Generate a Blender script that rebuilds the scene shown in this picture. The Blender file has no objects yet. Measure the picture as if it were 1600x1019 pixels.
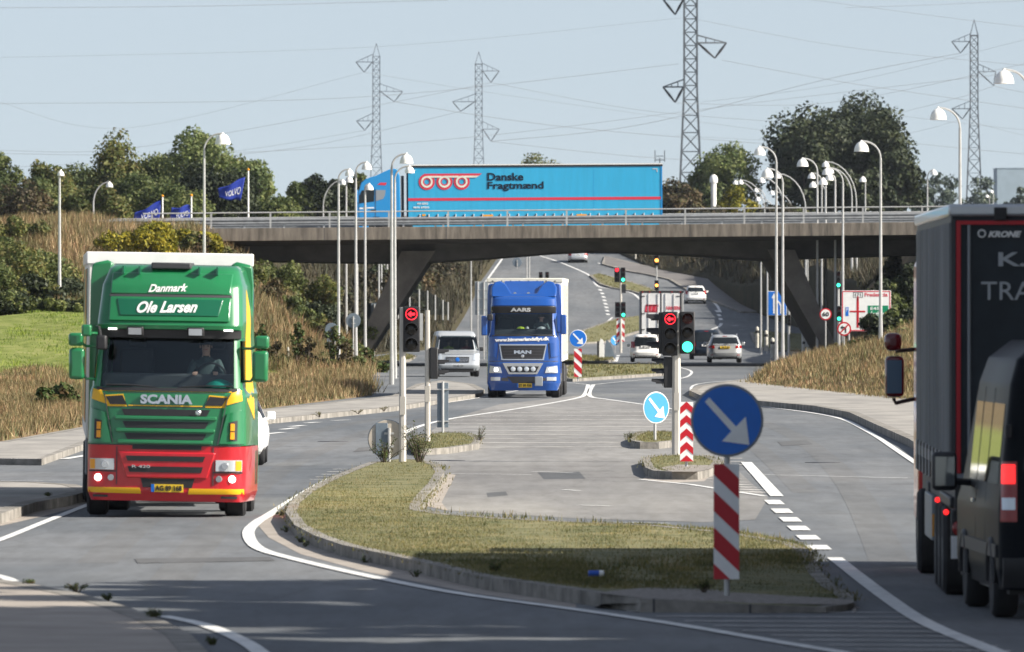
import bpy, bmesh, math, random
import numpy as np
from mathutils import Vector, Matrix
from mathutils.geometry import tessellate_polygon
R = math.radians
random.seed(7); rng = np.random.default_rng(7)
SC = bpy.context.scene
COL = SC.collection

# ------------------------------------------------------------------ camera
F, H, YH = 16000.0, 3.15, 475.0        # focal length in photo pixels, eye height, horizon row
cd = bpy.data.cameras.new('camera'); cam = bpy.data.objects.new('camera', cd); COL.objects.link(cam)
cam.location = (0, 0, H); cam.rotation_euler = (R(90), 0, 0)
cd.sensor_width = 36; cd.lens = 36*F/1600; cd.shift_y = (YH-509.5)/1600
cd.clip_start = 5; cd.clip_end = 20000
cd.dof.use_dof = True; cd.dof.focus_distance = 235; cd.dof.aperture_fstop = 8
SC.camera = cam

# ------------------------------------------------------------------ light
SUN_EL, SUN_AZ = 33, 17                # degrees; azimuth measured from +X towards the camera
w = bpy.data.worlds.new('World'); SC.world = w; w.use_nodes = True
nt = w.node_tree; bg = nt.nodes['Background']
sky = nt.nodes.new('ShaderNodeTexSky'); sky.sky_type = 'NISHITA'; sky.sun_disc = False
sky.sun_elevation = R(SUN_EL); sky.sun_rotation = R(90+SUN_AZ)
sky.altitude = 50; sky.air_density = 1.0; sky.dust_density = 1.6; sky.ozone_density = 2.0
tcw = nt.nodes.new('ShaderNodeTexCoord'); vm = nt.nodes.new('ShaderNodeVectorMath'); vm.operation = 'ADD'; vm.inputs[1].default_value = (0, 0, .10)
nt.links.new(tcw.outputs['Generated'], vm.inputs[0]); nt.links.new(vm.outputs[0], sky.inputs[0])
hs = nt.nodes.new('ShaderNodeHueSaturation'); hs.inputs['Saturation'].default_value = .58; hs.inputs['Value'].default_value = .9
nt.links.new(sky.outputs[0], hs.inputs['Color']); nt.links.new(hs.outputs[0], bg.inputs[0]); bg.inputs[1].default_value = 0.095
sd = bpy.data.lights.new('sun', 'SUN'); sd.energy = 5.0; sd.angle = R(0.5); sd.color = (1, .93, .82)
sun = bpy.data.objects.new('sun', sd); COL.objects.link(sun)
sv = Vector((math.cos(R(SUN_EL))*math.cos(R(SUN_AZ)), -math.cos(R(SUN_EL))*math.sin(R(SUN_AZ)), math.sin(R(SUN_EL))))
sun.rotation_euler = sv.to_track_quat('Z', 'Y').to_euler(); sun.location = (60, -20, 60)
SC.view_settings.view_transform = 'Standard'; SC.view_settings.look = 'None'
SC.view_settings.exposure = 0.95; SC.view_settings.gamma = 1
SC.cycles.max_bounces = 8; SC.cycles.transparent_max_bounces = 16

# ------------------------------------------------------------------ materials
MC = {}
def mat(name, col, rough=.6, metal=0, var=0, vscale=3, col2=None, bump=0, bscale=40, emit=0, spec=.5, coat=0, stretch=None, dirt=None):
    if name in MC: return MC[name]
    m = bpy.data.materials.new(name); m.use_nodes = True; t = m.node_tree; p = t.nodes['Principled BSDF']
    c = (*col, 1)
    p.inputs['Base Color'].default_value = c; p.inputs['Roughness'].default_value = rough
    p.inputs['Metallic'].default_value = metal; p.inputs['Specular IOR Level'].default_value = spec
    if coat: p.inputs['Coat Weight'].default_value = coat; p.inputs['Coat Roughness'].default_value = .05
    if emit: p.inputs['Emission Color'].default_value = c; p.inputs['Emission Strength'].default_value = emit
    tc = t.nodes.new('ShaderNodeTexCoord'); mp = t.nodes.new('ShaderNodeMapping'); t.links.new(tc.outputs['Object'], mp.inputs[0])
    if stretch: mp.inputs['Scale'].default_value = stretch
    if var or col2:
        n = t.nodes.new('ShaderNodeTexNoise'); n.inputs['Scale'].default_value = vscale; n.inputs['Detail'].default_value = 8; n.inputs['Roughness'].default_value = .65
        t.links.new(mp.outputs[0], n.inputs[0])
        r = t.nodes.new('ShaderNodeValToRGB'); r.color_ramp.elements[0].position = .36; r.color_ramp.elements[1].position = .64
        c2 = col2 if col2 else tuple(x*(1-var) for x in col)
        r.color_ramp.elements[0].color = (*c2, 1); r.color_ramp.elements[1].color = c if col2 else (*[min(1, x*(1+var*.6)) for x in col], 1)
        t.links.new(n.outputs[0], r.inputs[0]); t.links.new(r.outputs[0], p.inputs['Base Color'])
    if bump:
        n = t.nodes.new('ShaderNodeTexNoise'); n.inputs['Scale'].default_value = bscale; n.inputs['Detail'].default_value = 6
        t.links.new(tc.outputs['Object'], n.inputs[0]); b = t.nodes.new('ShaderNodeBump'); b.inputs['Strength'].default_value = bump; b.inputs['Distance'].default_value = .03
        t.links.new(n.outputs[0], b.inputs['Height']); t.links.new(b.outputs[0], p.inputs['Normal'])
    MC[name] = m; return m

def leafmat(name, cols, rough=.6, trans=.25, nsc=.35, lo=(.55, .6, .6), hi=(1.25, 1.15, 1)):
    if name in MC: return MC[name]
    m = bpy.data.materials.new(name); m.use_nodes = True; t = m.node_tree; p = t.nodes['Principled BSDF']
    g = t.nodes.new('ShaderNodeNewGeometry'); r = t.nodes.new('ShaderNodeValToRGB')
    e = r.color_ramp.elements
    while len(e) < len(cols): e.new(.5)
    for i, c in enumerate(cols): e[i].position = i/max(1, len(cols)-1); e[i].color = (*c, 1)
    t.links.new(g.outputs['Random Per Island'], r.inputs[0])
    tc = t.nodes.new('ShaderNodeTexCoord'); n = t.nodes.new('ShaderNodeTexNoise'); n.inputs['Scale'].default_value = nsc; n.inputs['Detail'].default_value = 4
    t.links.new(tc.outputs['Object'], n.inputs[0])
    mx = t.nodes.new('ShaderNodeMix'); mx.data_type = 'RGBA'; mx.blend_type = 'MULTIPLY'; mx.inputs[0].default_value = 1
    rr = t.nodes.new('ShaderNodeValToRGB'); rr.color_ramp.elements[0].position = .35; rr.color_ramp.elements[0].color = (*lo, 1); rr.color_ramp.elements[1].position = .65; rr.color_ramp.elements[1].color = (*hi, 1)
    t.links.new(n.outputs[0], rr.inputs[0]); t.links.new(r.outputs[0], mx.inputs[6]); t.links.new(rr.outputs[0], mx.inputs[7])
    t.links.new(mx.outputs[2], p.inputs['Base Color']); p.inputs['Roughness'].default_value = rough; p.inputs['Specular IOR Level'].default_value = .25
    if trans:
        tr = t.nodes.new('ShaderNodeBsdfTranslucent'); t.links.new(mx.outputs[2], tr.inputs[0])
        ms = t.nodes.new('ShaderNodeMixShader'); ms.inputs[0].default_value = trans
        t.links.new(p.outputs[0], ms.inputs[1]); t.links.new(tr.outputs[0], ms.inputs[2]); t.links.new(ms.outputs[0], t.nodes['Material Output'].inputs[0])
    MC[name] = m; return m

def glassmat(name, tint=(.82, .86, .87), refl=.25, rough=.02):
    if name in MC: return MC[name]
    m = bpy.data.materials.new(name); m.use_nodes = True; t = m.node_tree
    t.nodes.remove(t.nodes['Principled BSDF'])
    tr = t.nodes.new('ShaderNodeBsdfTransparent'); tr.inputs[0].default_value = (*tint, 1)
    gl = t.nodes.new('ShaderNodeBsdfGlossy'); gl.inputs['Roughness'].default_value = rough; gl.inputs[0].default_value = (.8, .88, .92, 1)
    fr = t.nodes.new('ShaderNodeLayerWeight'); fr.inputs[0].default_value = .2
    mm = t.nodes.new('ShaderNodeMath'); mm.operation = 'MULTIPLY_ADD'; mm.inputs[1].default_value = .45; mm.inputs[2].default_value = refl*.1
    t.links.new(fr.outputs['Fresnel'], mm.inputs[0])
    ms = t.nodes.new('ShaderNodeMixShader'); t.links.new(mm.outputs[0], ms.inputs[0]); t.links.new(tr.outputs[0], ms.inputs[1]); t.links.new(gl.outputs[0], ms.inputs[2])
    t.links.new(ms.outputs[0], t.nodes['Material Output'].inputs[0]); MC[name] = m; return m

def asphalt(name, base, light, patch=.5):
    m = bpy.data.materials.new(name); m.use_nodes = True; t = m.node_tree; p = t.nodes['Principled BSDF']
    tc = t.nodes.new('ShaderNodeTexCoord')
    def noise(sc, st, det=6):
        mp = t.nodes.new('ShaderNodeMapping'); mp.inputs['Scale'].default_value = st; t.links.new(tc.outputs['Object'], mp.inputs[0])
        n = t.nodes.new('ShaderNodeTexNoise'); n.inputs['Scale'].default_value = sc; n.inputs['Detail'].default_value = det; n.inputs['Roughness'].default_value = .6
        t.links.new(mp.outputs[0], n.inputs[0]); return n
    def mix(a, b, fac, blend='MIX'):
        x = t.nodes.new('ShaderNodeMix'); x.data_type = 'RGBA'; x.blend_type = blend
        if isinstance(fac, float): x.inputs[0].default_value = fac
        else: t.links.new(fac, x.inputs[0])
        for s, v in ((6, a), (7, b)):
            if isinstance(v, tuple): x.inputs[s].default_value = (*v, 1)
            else: t.links.new(v, x.inputs[s])
        return x.outputs[2]
    def ramp(o, a, b, lo=0, hi=1):
        r = t.nodes.new('ShaderNodeValToRGB'); r.color_ramp.elements[0].position = a; r.color_ramp.elements[1].position = b
        r.color_ramp.elements[0].color = (lo, lo, lo, 1); r.color_ramp.elements[1].color = (hi, hi, hi, 1); t.links.new(o, r.inputs[0]); return r.outputs[0]
    big = noise(.12, (1, .25, 1)); mid = noise(3.2, (1, .10, 1), 5); streak = noise(.6, (1, .06, 1)); cross = noise(.25, (.3, 1, 1)); fine = noise(14, (1, .4, 1), 4)
    c = mix(base, light, ramp(big.outputs[0], .38, .62))
    c = mix(c, (.82, .83, .85), ramp(streak.outputs[0], .42, .62, 0, .8), 'MULTIPLY')
    c = mix(c, (.72, .7, .7), ramp(cross.outputs[0], .56, .68, 0, .6), 'MULTIPLY')
    c = mix(c, (.75, .75, .75), ramp(fine.outputs[0], .4, .65, 0, .5), 'MULTIPLY')
    c = mix(c, (.70, .69, .67), ramp(mid.outputs[0], .38, .72, 0, .75), 'MULTIPLY')
    v = t.nodes.new('ShaderNodeTexVoronoi'); v.feature = 'DISTANCE_TO_EDGE'; v.inputs['Scale'].default_value = .16
    mpv = t.nodes.new('ShaderNodeMapping'); mpv.inputs['Scale'].default_value = (1, .22, 1); t.links.new(tc.outputs['Object'], mpv.inputs[0])
    ad = t.nodes.new('ShaderNodeMix'); ad.data_type = 'RGBA'; ad.blend_type = 'ADD'; ad.inputs[0].default_value = .8
    t.links.new(mpv.outputs[0], ad.inputs[6]); t.links.new(noise(1.2, (1, .3, 1)).outputs['Color'], ad.inputs[7]); t.links.new(ad.outputs[2], v.inputs[0])
    c = mix((.55, .53, .5), c, ramp(v.outputs[0], .0, .006)) if False else mix(c, (.5, .5, .5), ramp(v.outputs[0], .0, .006, .3, 0), 'MULTIPLY')
    t.links.new(c, p.inputs['Base Color']); p.inputs['Roughness'].default_value = .85; p.inputs['Specular IOR Level'].default_value = .3
    b = t.nodes.new('ShaderNodeBump'); b.inputs['Strength'].default_value = .25; b.inputs['Distance'].default_value = .01
    t.links.new(fine.outputs[0], b.inputs['Height']); t.links.new(b.outputs[0], p.inputs['Normal'])
    MC[name] = m; return m

M = dict(
 road=asphalt('asphalt', (.122, .134, .147), (.192, .199, .206)),
 pave=mat('pavement_concrete', (.33, .31, .28), .9, col2=(.21, .20, .185), vscale=.7, bump=.3, bscale=20, stretch=(1, .3, 1)),
 paint=mat('road_paint', (.78, .78, .76), .7, col2=(.5, .5, .49), vscale=3),
 worn=mat('worn_road_paint', (.66, .64, .60), .8, col2=(.38, .36, .34), vscale=1.6, stretch=(1, .15, 1)),
 kerb=mat('kerb_stone', (.30, .28, .25), .95, col2=(.13, .12, .105), vscale=1.6, bump=.5, bscale=12),
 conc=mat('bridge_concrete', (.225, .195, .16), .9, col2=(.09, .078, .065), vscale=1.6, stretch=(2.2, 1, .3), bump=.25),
 conc_shade=mat('shaded_concrete', (.095, .09, .085), .9, col2=(.06, .057, .054), vscale=.8, bump=.2),  # darker bridge concrete: the shade under the deck is put into the colour
 galv=mat('galvanised_steel', (.47, .47, .46), .45, metal=.35, var=.15, vscale=2),
 lampw=mat('lamp_white', (.85, .84, .80), .4),
 white=mat('white_paint', (.82, .82, .80), .35, coat=.3, var=.06),
 black=mat('black_plastic', (.018, .018, .02), .5),
 rubber=mat('rubber', (.022, .022, .024), .85, var=.3),
 dark=mat('dark_metal', (.05, .05, .055), .6),
 chrome=mat('bright_metal', (.7, .7, .7), .25, metal=.9),
 green=mat('green_paint', (.014, .165, .058), .28, coat=.6, var=.08, vscale=2),
 dgreen=mat('dark_green_paint', (.004, .105, .05), .3, coat=.6),
 red=mat('red_paint', (.50, .012, .022), .3, coat=.6, var=.1, vscale=2),
 yellow=mat('yellow_paint', (.75, .42, .01), .4),
 plate=mat('plate_yellow', (.75, .5, .03), .5),
 blue=mat('blue_paint', (.008, .066, .29), .25, coat=.7, var=.08, vscale=2),
 cyan=mat('cyan_tarpaulin', (.03, .36, .60), .45, var=.07, vscale=1.5, stretch=(3, 1, .3), bump=.1, bscale=3),
 cyanp=mat('cyan_paint', (.012, .24, .55), .3, coat=.5),
 logor=mat('red_print', (.60, .03, .06), .5),
 glass=glassmat('windscreen_glass'), dglass=mat('dark_glass', (.012, .016, .02), .08, spec=.35), railg=mat('guard_rail_steel', (.30, .31, .32), .5, metal=.4, var=.2),
 lens=mat('headlight_glass', (.62, .66, .70), .12, metal=.3, spec=.8),
 lit=mat('lit_white_lamp', (1, .97, .9), .5, emit=3),
 orange=mat('orange_lens', (.8, .33, .01), .3), taill=mat('tail_light_red', (.30, .008, .008), .25, coat=.3),
 brake=mat('lit_red_lamp', (1, .02, .02), .4, emit=1.0),
 sigred=mat('signal_red_light', (1, .02, .035), .4, emit=1.7), sigredc=mat('signal_red_core', (1, .45, .45), .4, emit=3),
 siggreen=mat('signal_green_light', (.05, 1, .55), .4, emit=1.6), sigamber=mat('signal_amber_light', (1, .35, .06), .4, emit=3),
 offr=mat('unlit_red_lens', (.06, .008, .008), .25), offk=mat('unlit_dark_lens', (.02, .017, .015), .25),
 signb=mat('sign_blue', (.006, .15, .60), .35, var=.05, vscale=6), signw=mat('sign_white', (.82, .82, .80), .45, var=.06, vscale=5), signr=mat('sign_red', (.50, .008, .018), .4),
 signlb=mat('sign_sunlit_blue', (.04, .26, .62), .35),  # lighter sign blue: sun on the turned plates is put into the colour
 signback=mat('sign_back_grey', (.17, .21, .25), .5, metal=.3, var=.15), signbackl=mat('sign_back_pale', (.45, .40, .33), .6, var=.2),
 pole=mat('signal_pole_steel', (.52, .49, .44), .55, metal=.2, var=.2, vscale=2, stretch=(1, 1, .3)),
 greytarp=mat('grey_tarpaulin', (.17, .18, .19), .75, spec=.15, col2=(.09, .10, .11), vscale=1.2, stretch=(1, .4, .2), bump=.1, bscale=2),
 greydoor=mat('charcoal_door', (.034, .042, .05), .5, spec=.25, var=.2, vscale=1.5),
 grey=mat('grey_paint', (.25, .27, .29), .5), silver=mat('silver_paint', (.52, .54, .56), .3, metal=.4, coat=.5),
 vanblk=mat('black_van_paint', (.006, .008, .011), .42, coat=0, spec=.08), navy=mat('navy_car_paint', (.010, .018, .032), .5, spec=.2),
 skin=mat('skin', (.66, .40, .30), .6), jacket=mat('dark_jacket', (.06, .09, .09), .8), vest=mat('yellow_vest', (.55, .7, .03), .8),
 redsh=mat('red_shirt', (.5, .03, .03), .8), hair=mat('brown_hair', (.05, .03, .02), .8), teal=mat('teal_cloth', (.0, .35, .25), .7, var=.4, vscale=8),
 flag=mat('flag_blue', (.006, .03, .30), .7, var=.2, vscale=2), wire=mat('wire_grey', (.30, .32, .34), .6), pylon=mat('pylon_steel', (.085, .10, .115), .6),
 post=mat('weathered_post', (.5, .48, .42), .8, var=.3), lettering=mat('pale_lettering', (.42, .45, .47), .6), goods=mat('grey_goods', (.3, .3, .3), .8),
 sgreen=mat('sign_green', (.0, .22, .10), .4), bark=mat('bark', (.09, .07, .05), .9, var=.3, bump=.4), trailw=mat('trailer_white', (.78, .77, .73), .5, var=.08, vscale=1.5),
 cream=mat('cream_curtain', (.70, .68, .58), .5, var=.12, vscale=2), bld=mat('pale_blue_cladding', (.30, .38, .44), .7, var=.1, vscale=.3),
 inter=mat('cab_interior', (.10, .105, .11), .8), leg=mat('leg_concrete', (.17, .155, .135), .9, col2=(.10, .09, .08), vscale=.8, bump=.2), hillpath=mat('brown_path', (.15, .14, .135), .95, var=.2, vscale=.5), seat=mat('seat_fabric', (.05, .055, .06), .9), litterb=mat('litter_blue', (.02, .1, .5), .5),
)
TREES = dict(
 olive=leafmat('olive_leaves', [(0.056, 0.081, 0.027), (0.112, 0.150, 0.050), (0.188, 0.213, 0.075), (0.075, 0.106, 0.031), (0.250, 0.263, 0.112)], trans=.35),
 autumn=leafmat('autumn_leaves', [(.06, .09, .028), (.12, .15, .045), (.17, .18, .05), (.08, .11, .035), (.17, .14, .05), (.22, .23, .09)], trans=.35),
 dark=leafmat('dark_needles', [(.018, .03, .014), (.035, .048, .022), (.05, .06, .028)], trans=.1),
 light=leafmat('light_leaves', [(0.112, 0.163, 0.056), (0.175, 0.225, 0.088), (0.237, 0.263, 0.112)], trans=.35),
 yellow=leafmat('yellow_leaves', [(.12, .14, .02), (.26, .24, .02), (.36, .30, .03), (.08, .10, .02)]),
 brown=leafmat('brown_scrub', [(.07, .05, .03), (.12, .09, .05), (.07, .08, .03), (.15, .10, .06)]),
 far=leafmat('haze_tinted_leaves', [(.05, .075, .07), (.08, .11, .09), (.10, .13, .10)]),  # bluish distance haze is mixed into these leaf colours
 dry=leafmat('dry_grass_blades', [(.15, .12, .07), (.30, .23, .14), (.10, .11, .05), (.44, .36, .24), (.09, .10, .035), (.20, .11, .07), (.07, .08, .03), (.15, .08, .05)], trans=.15, nsc=.45, lo=(.5, .62, .42), hi=(1.55, 1.3, 1.15)),
 scrub=leafmat('dark_scrub', [(.035, .03, .02), (.06, .05, .03), (.03, .038, .018), (.075, .055, .035)], trans=.1),
 turf=leafmat('turf_blades', [(.09, .11, .03), (.16, .16, .05), (.24, .21, .10), (.08, .11, .03), (.30, .25, .15)], trans=.2, nsc=1.3, lo=(.5, .55, .5), hi=(1.25, 1.1, 1)),
 weed=leafmat('weed_leaves', [(.04, .08, .02), (.08, .12, .03), (.10, .06, .03)], trans=.2),
)

# ------------------------------------------------------------------ tagging
def tag(o, label=None, cat=None, group=None, kind=None):
    if label: o['label'] = label
    if cat: o['category'] = cat
    if group: o['group'] = group
    if kind: o['kind'] = kind
    return o
def thing(name, loc, label, cat, group=None, rz=0, ry=0):
    o = bpy.data.objects.new(name, None); o.empty_display_size = .3; COL.objects.link(o); o.location = loc; o.rotation_euler = (0, ry, rz)
    return tag(o, label, cat, group)
def kids(o): return [c for c in bpy.data.objects if c.parent == o]
def copy_tree(o, parent=None):
    c = o.copy(); COL.objects.link(c); c.parent = parent
    for ch in kids(o): copy_tree(ch, c)
    return c

# ------------------------------------------------------------------ mesh builder
class MB:
    def __init__(s): s.v = []; s.f = []; s.mi = []
    def add(s, vs, fs, mi=0):
        b = len(s.v); s.v += [tuple(p) for p in vs]; s.f += [[b+i for i in f] for f in fs]; s.mi += [mi]*len(fs); return s
    def box(s, x0, x1, y0, y1, z0, z1, mi=0):
        vs = [(x, y, z) for x in (x0, x1) for y in (y0, y1) for z in (z0, z1)]
        return s.add(vs, [(0, 1, 3, 2), (4, 6, 7, 5), (0, 4, 5, 1), (2, 3, 7, 6), (0, 2, 6, 4), (1, 5, 7, 3)], mi)
    def prism(s, poly, a0, a1, axis='y', mi=0):
        n = len(poly)
        f = {'y': lambda p, a: (p[0], a, p[1]), 'x': lambda p, a: (a, p[0], p[1]), 'z': lambda p, a: (p[0], p[1], a)}[axis]
        vs = [f(p, a0) for p in poly]+[f(p, a1) for p in poly]
        tri = tessellate_polygon([[Vector((p[0], p[1], 0)) for p in poly]])
        fs = [tuple(t) for t in tri]+[tuple(i+n for i in reversed(t)) for t in tri]+[(i, (i+1) % n, (i+1) % n+n, i+n) for i in range(n)]
        return s.add(vs, fs, mi)
    def tube(s, p0, p1, r0, r1=None, n=8, mi=0): return s.path([p0, p1], [r0, r0 if r1 is None else r1], n, mi)
    def path(s, pts, r, n=8, mi=0):
        pts = [Vector(p) for p in pts]
        if not isinstance(r, (list, tuple)): r = [r]*len(pts)
        vs = []; up = None
        for i, p in enumerate(pts):
            d = (pts[min(i+1, len(pts)-1)]-pts[max(i-1, 0)]).normalized()
            if up is None: up = Vector((0, 0, 1)) if abs(d.z) < .9 else Vector((0, 1, 0))
            a = d.cross(up).normalized(); b = a.cross(d).normalized(); up = b
            for k in range(n):
                t = 2*math.pi*(k+.5)/n; vs.append(p+a*math.cos(t)*r[i]+b*math.sin(t)*r[i])
        L = len(pts); fs = [(i*n+k, i*n+(k+1) % n, (i+1)*n+(k+1) % n, (i+1)*n+k) for i in range(L-1) for k in range(n)]
        fs += [tuple(range(n))[::-1], tuple((L-1)*n+k for k in range(n))]
        return s.add(vs, fs, mi)
    def lathe(s, prof, c=(0, 0, 0), axis='z', n=16, mi=0):
        vs = []
        for r, h in prof:
            for k in range(n):
                t = 2*math.pi*k/n; a, b = r*math.cos(t), r*math.sin(t)
                p = {'z': (a, b, h), 'y': (a, h, b), 'x': (h, a, b)}[axis]; vs.append((c[0]+p[0], c[1]+p[1], c[2]+p[2]))
        L = len(prof); fs = [(i*n+k, i*n+(k+1) % n, (i+1)*n+(k+1) % n, (i+1)*n+k) for i in range(L-1) for k in range(n)]
        fs += [tuple(range(n))[::-1], tuple((L-1)*n+k for k in range(n))]
        return s.add(vs, fs, mi)
    def patch(s, fn, c, off=.01, thick=.02, n=8, m=4, mi=0):
        """c = four (u,v) corners; fn(u,v,off)->xyz; a solid plate lying on that surface"""
        (a, b, cc, d) = c; vs = []
        for L in (off, off-thick):
            for j in range(m+1):
                for i in range(n+1):
                    u, v = i/n, j/m
                    x = (a[0]*(1-u)+b[0]*u)*(1-v)+(d[0]*(1-u)+cc[0]*u)*v
                    z = (a[1]*(1-u)+b[1]*u)*(1-v)+(d[1]*(1-u)+cc[1]*u)*v
                    vs.append(fn(x, z, L))
        N = (n+1)*(m+1); fs = []
        for j in range(m):
            for i in range(n):
                q = j*(n+1)+i; fs.append((q, q+1, q+n+2, q+n+1)); fs.append((q+N, q+N+n+1, q+N+n+2, q+N+1))
        ring = [i for i in range(n+1)]+[j*(n+1)+n for j in range(1, m+1)]+[m*(n+1)+i for i in range(n-1, -1, -1)]+[j*(n+1) for j in range(m-1, 0, -1)]
        for k in range(len(ring)): p, q = ring[k], ring[(k+1) % len(ring)]; fs.append((p, p+N, q+N, q))
        return s.add(vs, fs, mi)
    def build(s, name, mats, parent=None, bevel=0, sharp=38, segs=2, label=None):
        if not isinstance(mats, (list, tuple)): mats = [mats]
        me = bpy.data.meshes.new(name); me.from_pydata(s.v, [], s.f); 
        for m in mats: me.materials.append(m)
        for p, i in zip(me.polygons, s.mi): p.material_index = i
        bm = bmesh.new(); bm.from_mesh(me); bmesh.ops.recalc_face_normals(bm, faces=bm.faces); bm.to_mesh(me); bm.free()
        me.polygons.foreach_set('use_smooth', [True]*len(me.polygons)); me.set_sharp_from_angle(angle=R(sharp))
        o = bpy.data.objects.new(name, me); COL.objects.link(o); o.parent = parent
        if bevel:
            b = o.modifiers.new('bevel', 'BEVEL'); b.width = bevel; b.segments = segs; b.limit_method = 'ANGLE'; b.angle_limit = R(40)
        if label: o['label'] = label
        return o

def npmesh(name, V, Fq, m, parent=None):
    """V (n,3) array, Fq (k,c) face array"""
    me = bpy.data.meshes.new(name); k, c = Fq.shape
    me.vertices.add(len(V)); me.vertices.foreach_set('co', V.astype(np.float32).ravel())
    me.loops.add(k*c); me.loops.foreach_set('vertex_index', Fq.astype(np.int32).ravel())
    me.polygons.add(k); me.polygons.foreach_set('loop_start', np.arange(0, k*c, c, dtype=np.int32)); me.polygons.foreach_set('loop_total', np.full(k, c, dtype=np.int32))
    me.update(calc_edges=True); me.materials.append(m)
    o = bpy.data.objects.new(name, me); COL.objects.link(o); o.parent = parent; return o

def text(s, parent, name, body, m, fn, u0, u1, v0, v1, off=.012, shear=0, bold=0, depth=None, mirror=False, tilt=0):
    depth = off if depth is None else depth
    """lettering fitted into u0..u1, v0..v1 and laid on surface fn"""
    cu = bpy.data.curves.new('lettering', 'FONT'); cu.body = body; cu.size = 1; cu.shear = shear; cu.offset = bold; cu.resolution_u = 3; cu.extrude = .5
    o = bpy.data.objects.new('lettering', cu); COL.objects.link(o)
    bpy.context.view_layer.update()
    me = bpy.data.meshes.new_from_object(o.evaluated_get(bpy.context.evaluated_depsgraph_get()))
    bpy.data.objects.remove(o); bpy.data.curves.remove(cu)
    n = len(me.vertices); a = np.empty(n*3); me.vertices.foreach_get('co', a); a = a.reshape(-1, 3)
    lo, hi = a.min(0), a.max(0); b = (a-lo)/np.maximum(hi-lo, 1e-6)
    if mirror: b[:, 0] = 1-b[:, 0]
    out = np.array([fn(u0+(u1-u0)*p[0], v0+(v1-v0)*p[1]+tilt*p[0], off-depth*(1-p[2])) for p in b])
    me.vertices.foreach_set('co', out.ravel()); me.materials.clear(); me.materials.append(m); me.name = name; me.update()
    o = bpy.data.objects.new(name, me); COL.objects.link(o); o.parent = parent; return o

flat = lambda y: (lambda u, v, off: (u, y-off, v))      # a vertical wall facing the camera side (-Y)

# ------------------------------------------------------------------ terrain
def hill(Y):
    Y = np.asarray(Y, float)
    a = np.clip(Y-667, 0, 293); return 1.03e-4*a*a+.004*np.clip(Y-960, 0, 4000)
def P(px, py, z=0.0):
    """photo pixel -> the ground point seen there (flat plane at height z, or the rising road beyond the bridge)"""
    if py > 551: s = (py-YH)/(H-z); return Vector(((px-800)/s, F/s, z))
    lo, hi = 640., 1000.
    for _ in range(40):
        m = (lo+hi)/2; yy = YH-(float(hill(m))+z-H)*F/m
        if yy > py: lo = m
        else: hi = m
    s = F/lo; return Vector(((px-800)/s, lo, float(hill(lo))+z))
def at(px, py, s): return Vector(((px-800)/s, F/s, H-(py-YH)/s))
_l = np.array([(60, -13.5), (150, -13), (234, -11.7), (265, -10.9), (305, -7.6), (352, -4.8), (420, -6), (521, -7.2), (600, -9.5), (660, -7.5), (700, -5.2), (803, -3.9), (890, -2.7), (935, -1.3), (1000, 2), (1300, 8)])
_r = np.array([(60, 10.5), (120, 10.5), (200, 13), (250, 13.5), (317, 12.4), (390, 9), (420, 10.3), (480, 13), (521, 15.3), (560, 17), (640, 22), (760, 23), (836, 18.8), (893, 17), (911, 12.8), (940, 10), (1000, 7), (1300, 14)])
XL = lambda Y: np.interp(Y, _l[:, 0], _l[:, 1])
XR = lambda Y: np.interp(Y, _r[:, 0], _r[:, 1])
def sm(x): x = np.clip(x, 0, 1); return x*x*(3-2*x)
def wob(X, Y): return .5*np.sin(X*.31+Y*.043)+.3*np.sin(X*.77-Y*.11+1)+.2*np.sin(X*1.7+Y*.23)
def T(X, Y):
    X = np.asarray(X, float); Y = np.asarray(Y, float)
    dl = np.maximum(0, XL(Y)-X); dr = np.maximum(0, X-XR(Y))
    n = wob(X, Y)
    lawn = 2.7*sm((Y-290)/150)*sm((dl-1.2)/6.5)*sm((-9.8-X)/5)*(1-sm((Y-470)/50))
    bank = 6.9*np.clip(dl/8.6, 0, 1)*sm((Y-440)/78)*(1-sm((Y-550)/70))
    far = np.minimum(7.5, .62*dl)*sm((Y-640)/70)
    zl = np.maximum(np.maximum(lawn, bank), far)+.10+np.minimum(dl*.15, .25)*n
    rn = np.minimum(2.3, .27*dr)*sm((Y-300)/60)*(1-sm((Y-520)/40))
    rb = 7.0*np.clip((X-17)/6, 0, 1)*sm((Y-484)/26)*(1-sm((Y-556)/90)*.3)
    rf = np.minimum(8, .42*dr)*sm((Y-620)/80)
    zr = np.maximum(np.maximum(rn, rb), rf)+.10+np.minimum(dr*.15, .2)*n
    out = hill(Y)+np.where(dl > 0, zl, np.where(dr > 0, zr, -.15))
    return np.where(Y > 560, np.minimum(out, 3.0+.0076*np.minimum(Y, 1500)+.3*n), out)
def Tz(x, y): return float(T(x, y))

offs = [900, 400, 200, 120, 80, 60, 45, 36, 30, 25, 21, 18, 15.5, 13.5, 12, 10.5, 9.3, 8.3, 7.3, 6.3, 5.3, 4.4, 3.6, 2.8, 2.1, 1.5, 1, .6, .3, .02]
Ys = np.concatenate([np.arange(40, 700, 3.), np.arange(700, 1000, 6), np.arange(1000, 1400, 20), [1500, 1800, 2400, 3500, 5000, 7000]])
cols = []
for o_ in offs: cols.append(XL(Ys)-o_)
for k in range(0, 9): cols.append(XL(Ys)+.02+(XR(Ys)-XL(Ys)-.04)*k/8)
for o_ in offs[::-1]: cols.append(XR(Ys)+o_)
GX = np.array(cols).T; GY = np.repeat(Ys[:, None], GX.shape[1], 1)
fade = np.clip((4000-GY)/2500, 0, 1)
GZ = T(GX, np.minimum(GY, 1200))+.0*fade
ny, nx = GX.shape
V = np.stack([GX, GY, GZ], -1).reshape(-1, 3)
idx = np.arange(ny*nx).reshape(ny, nx)
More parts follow.
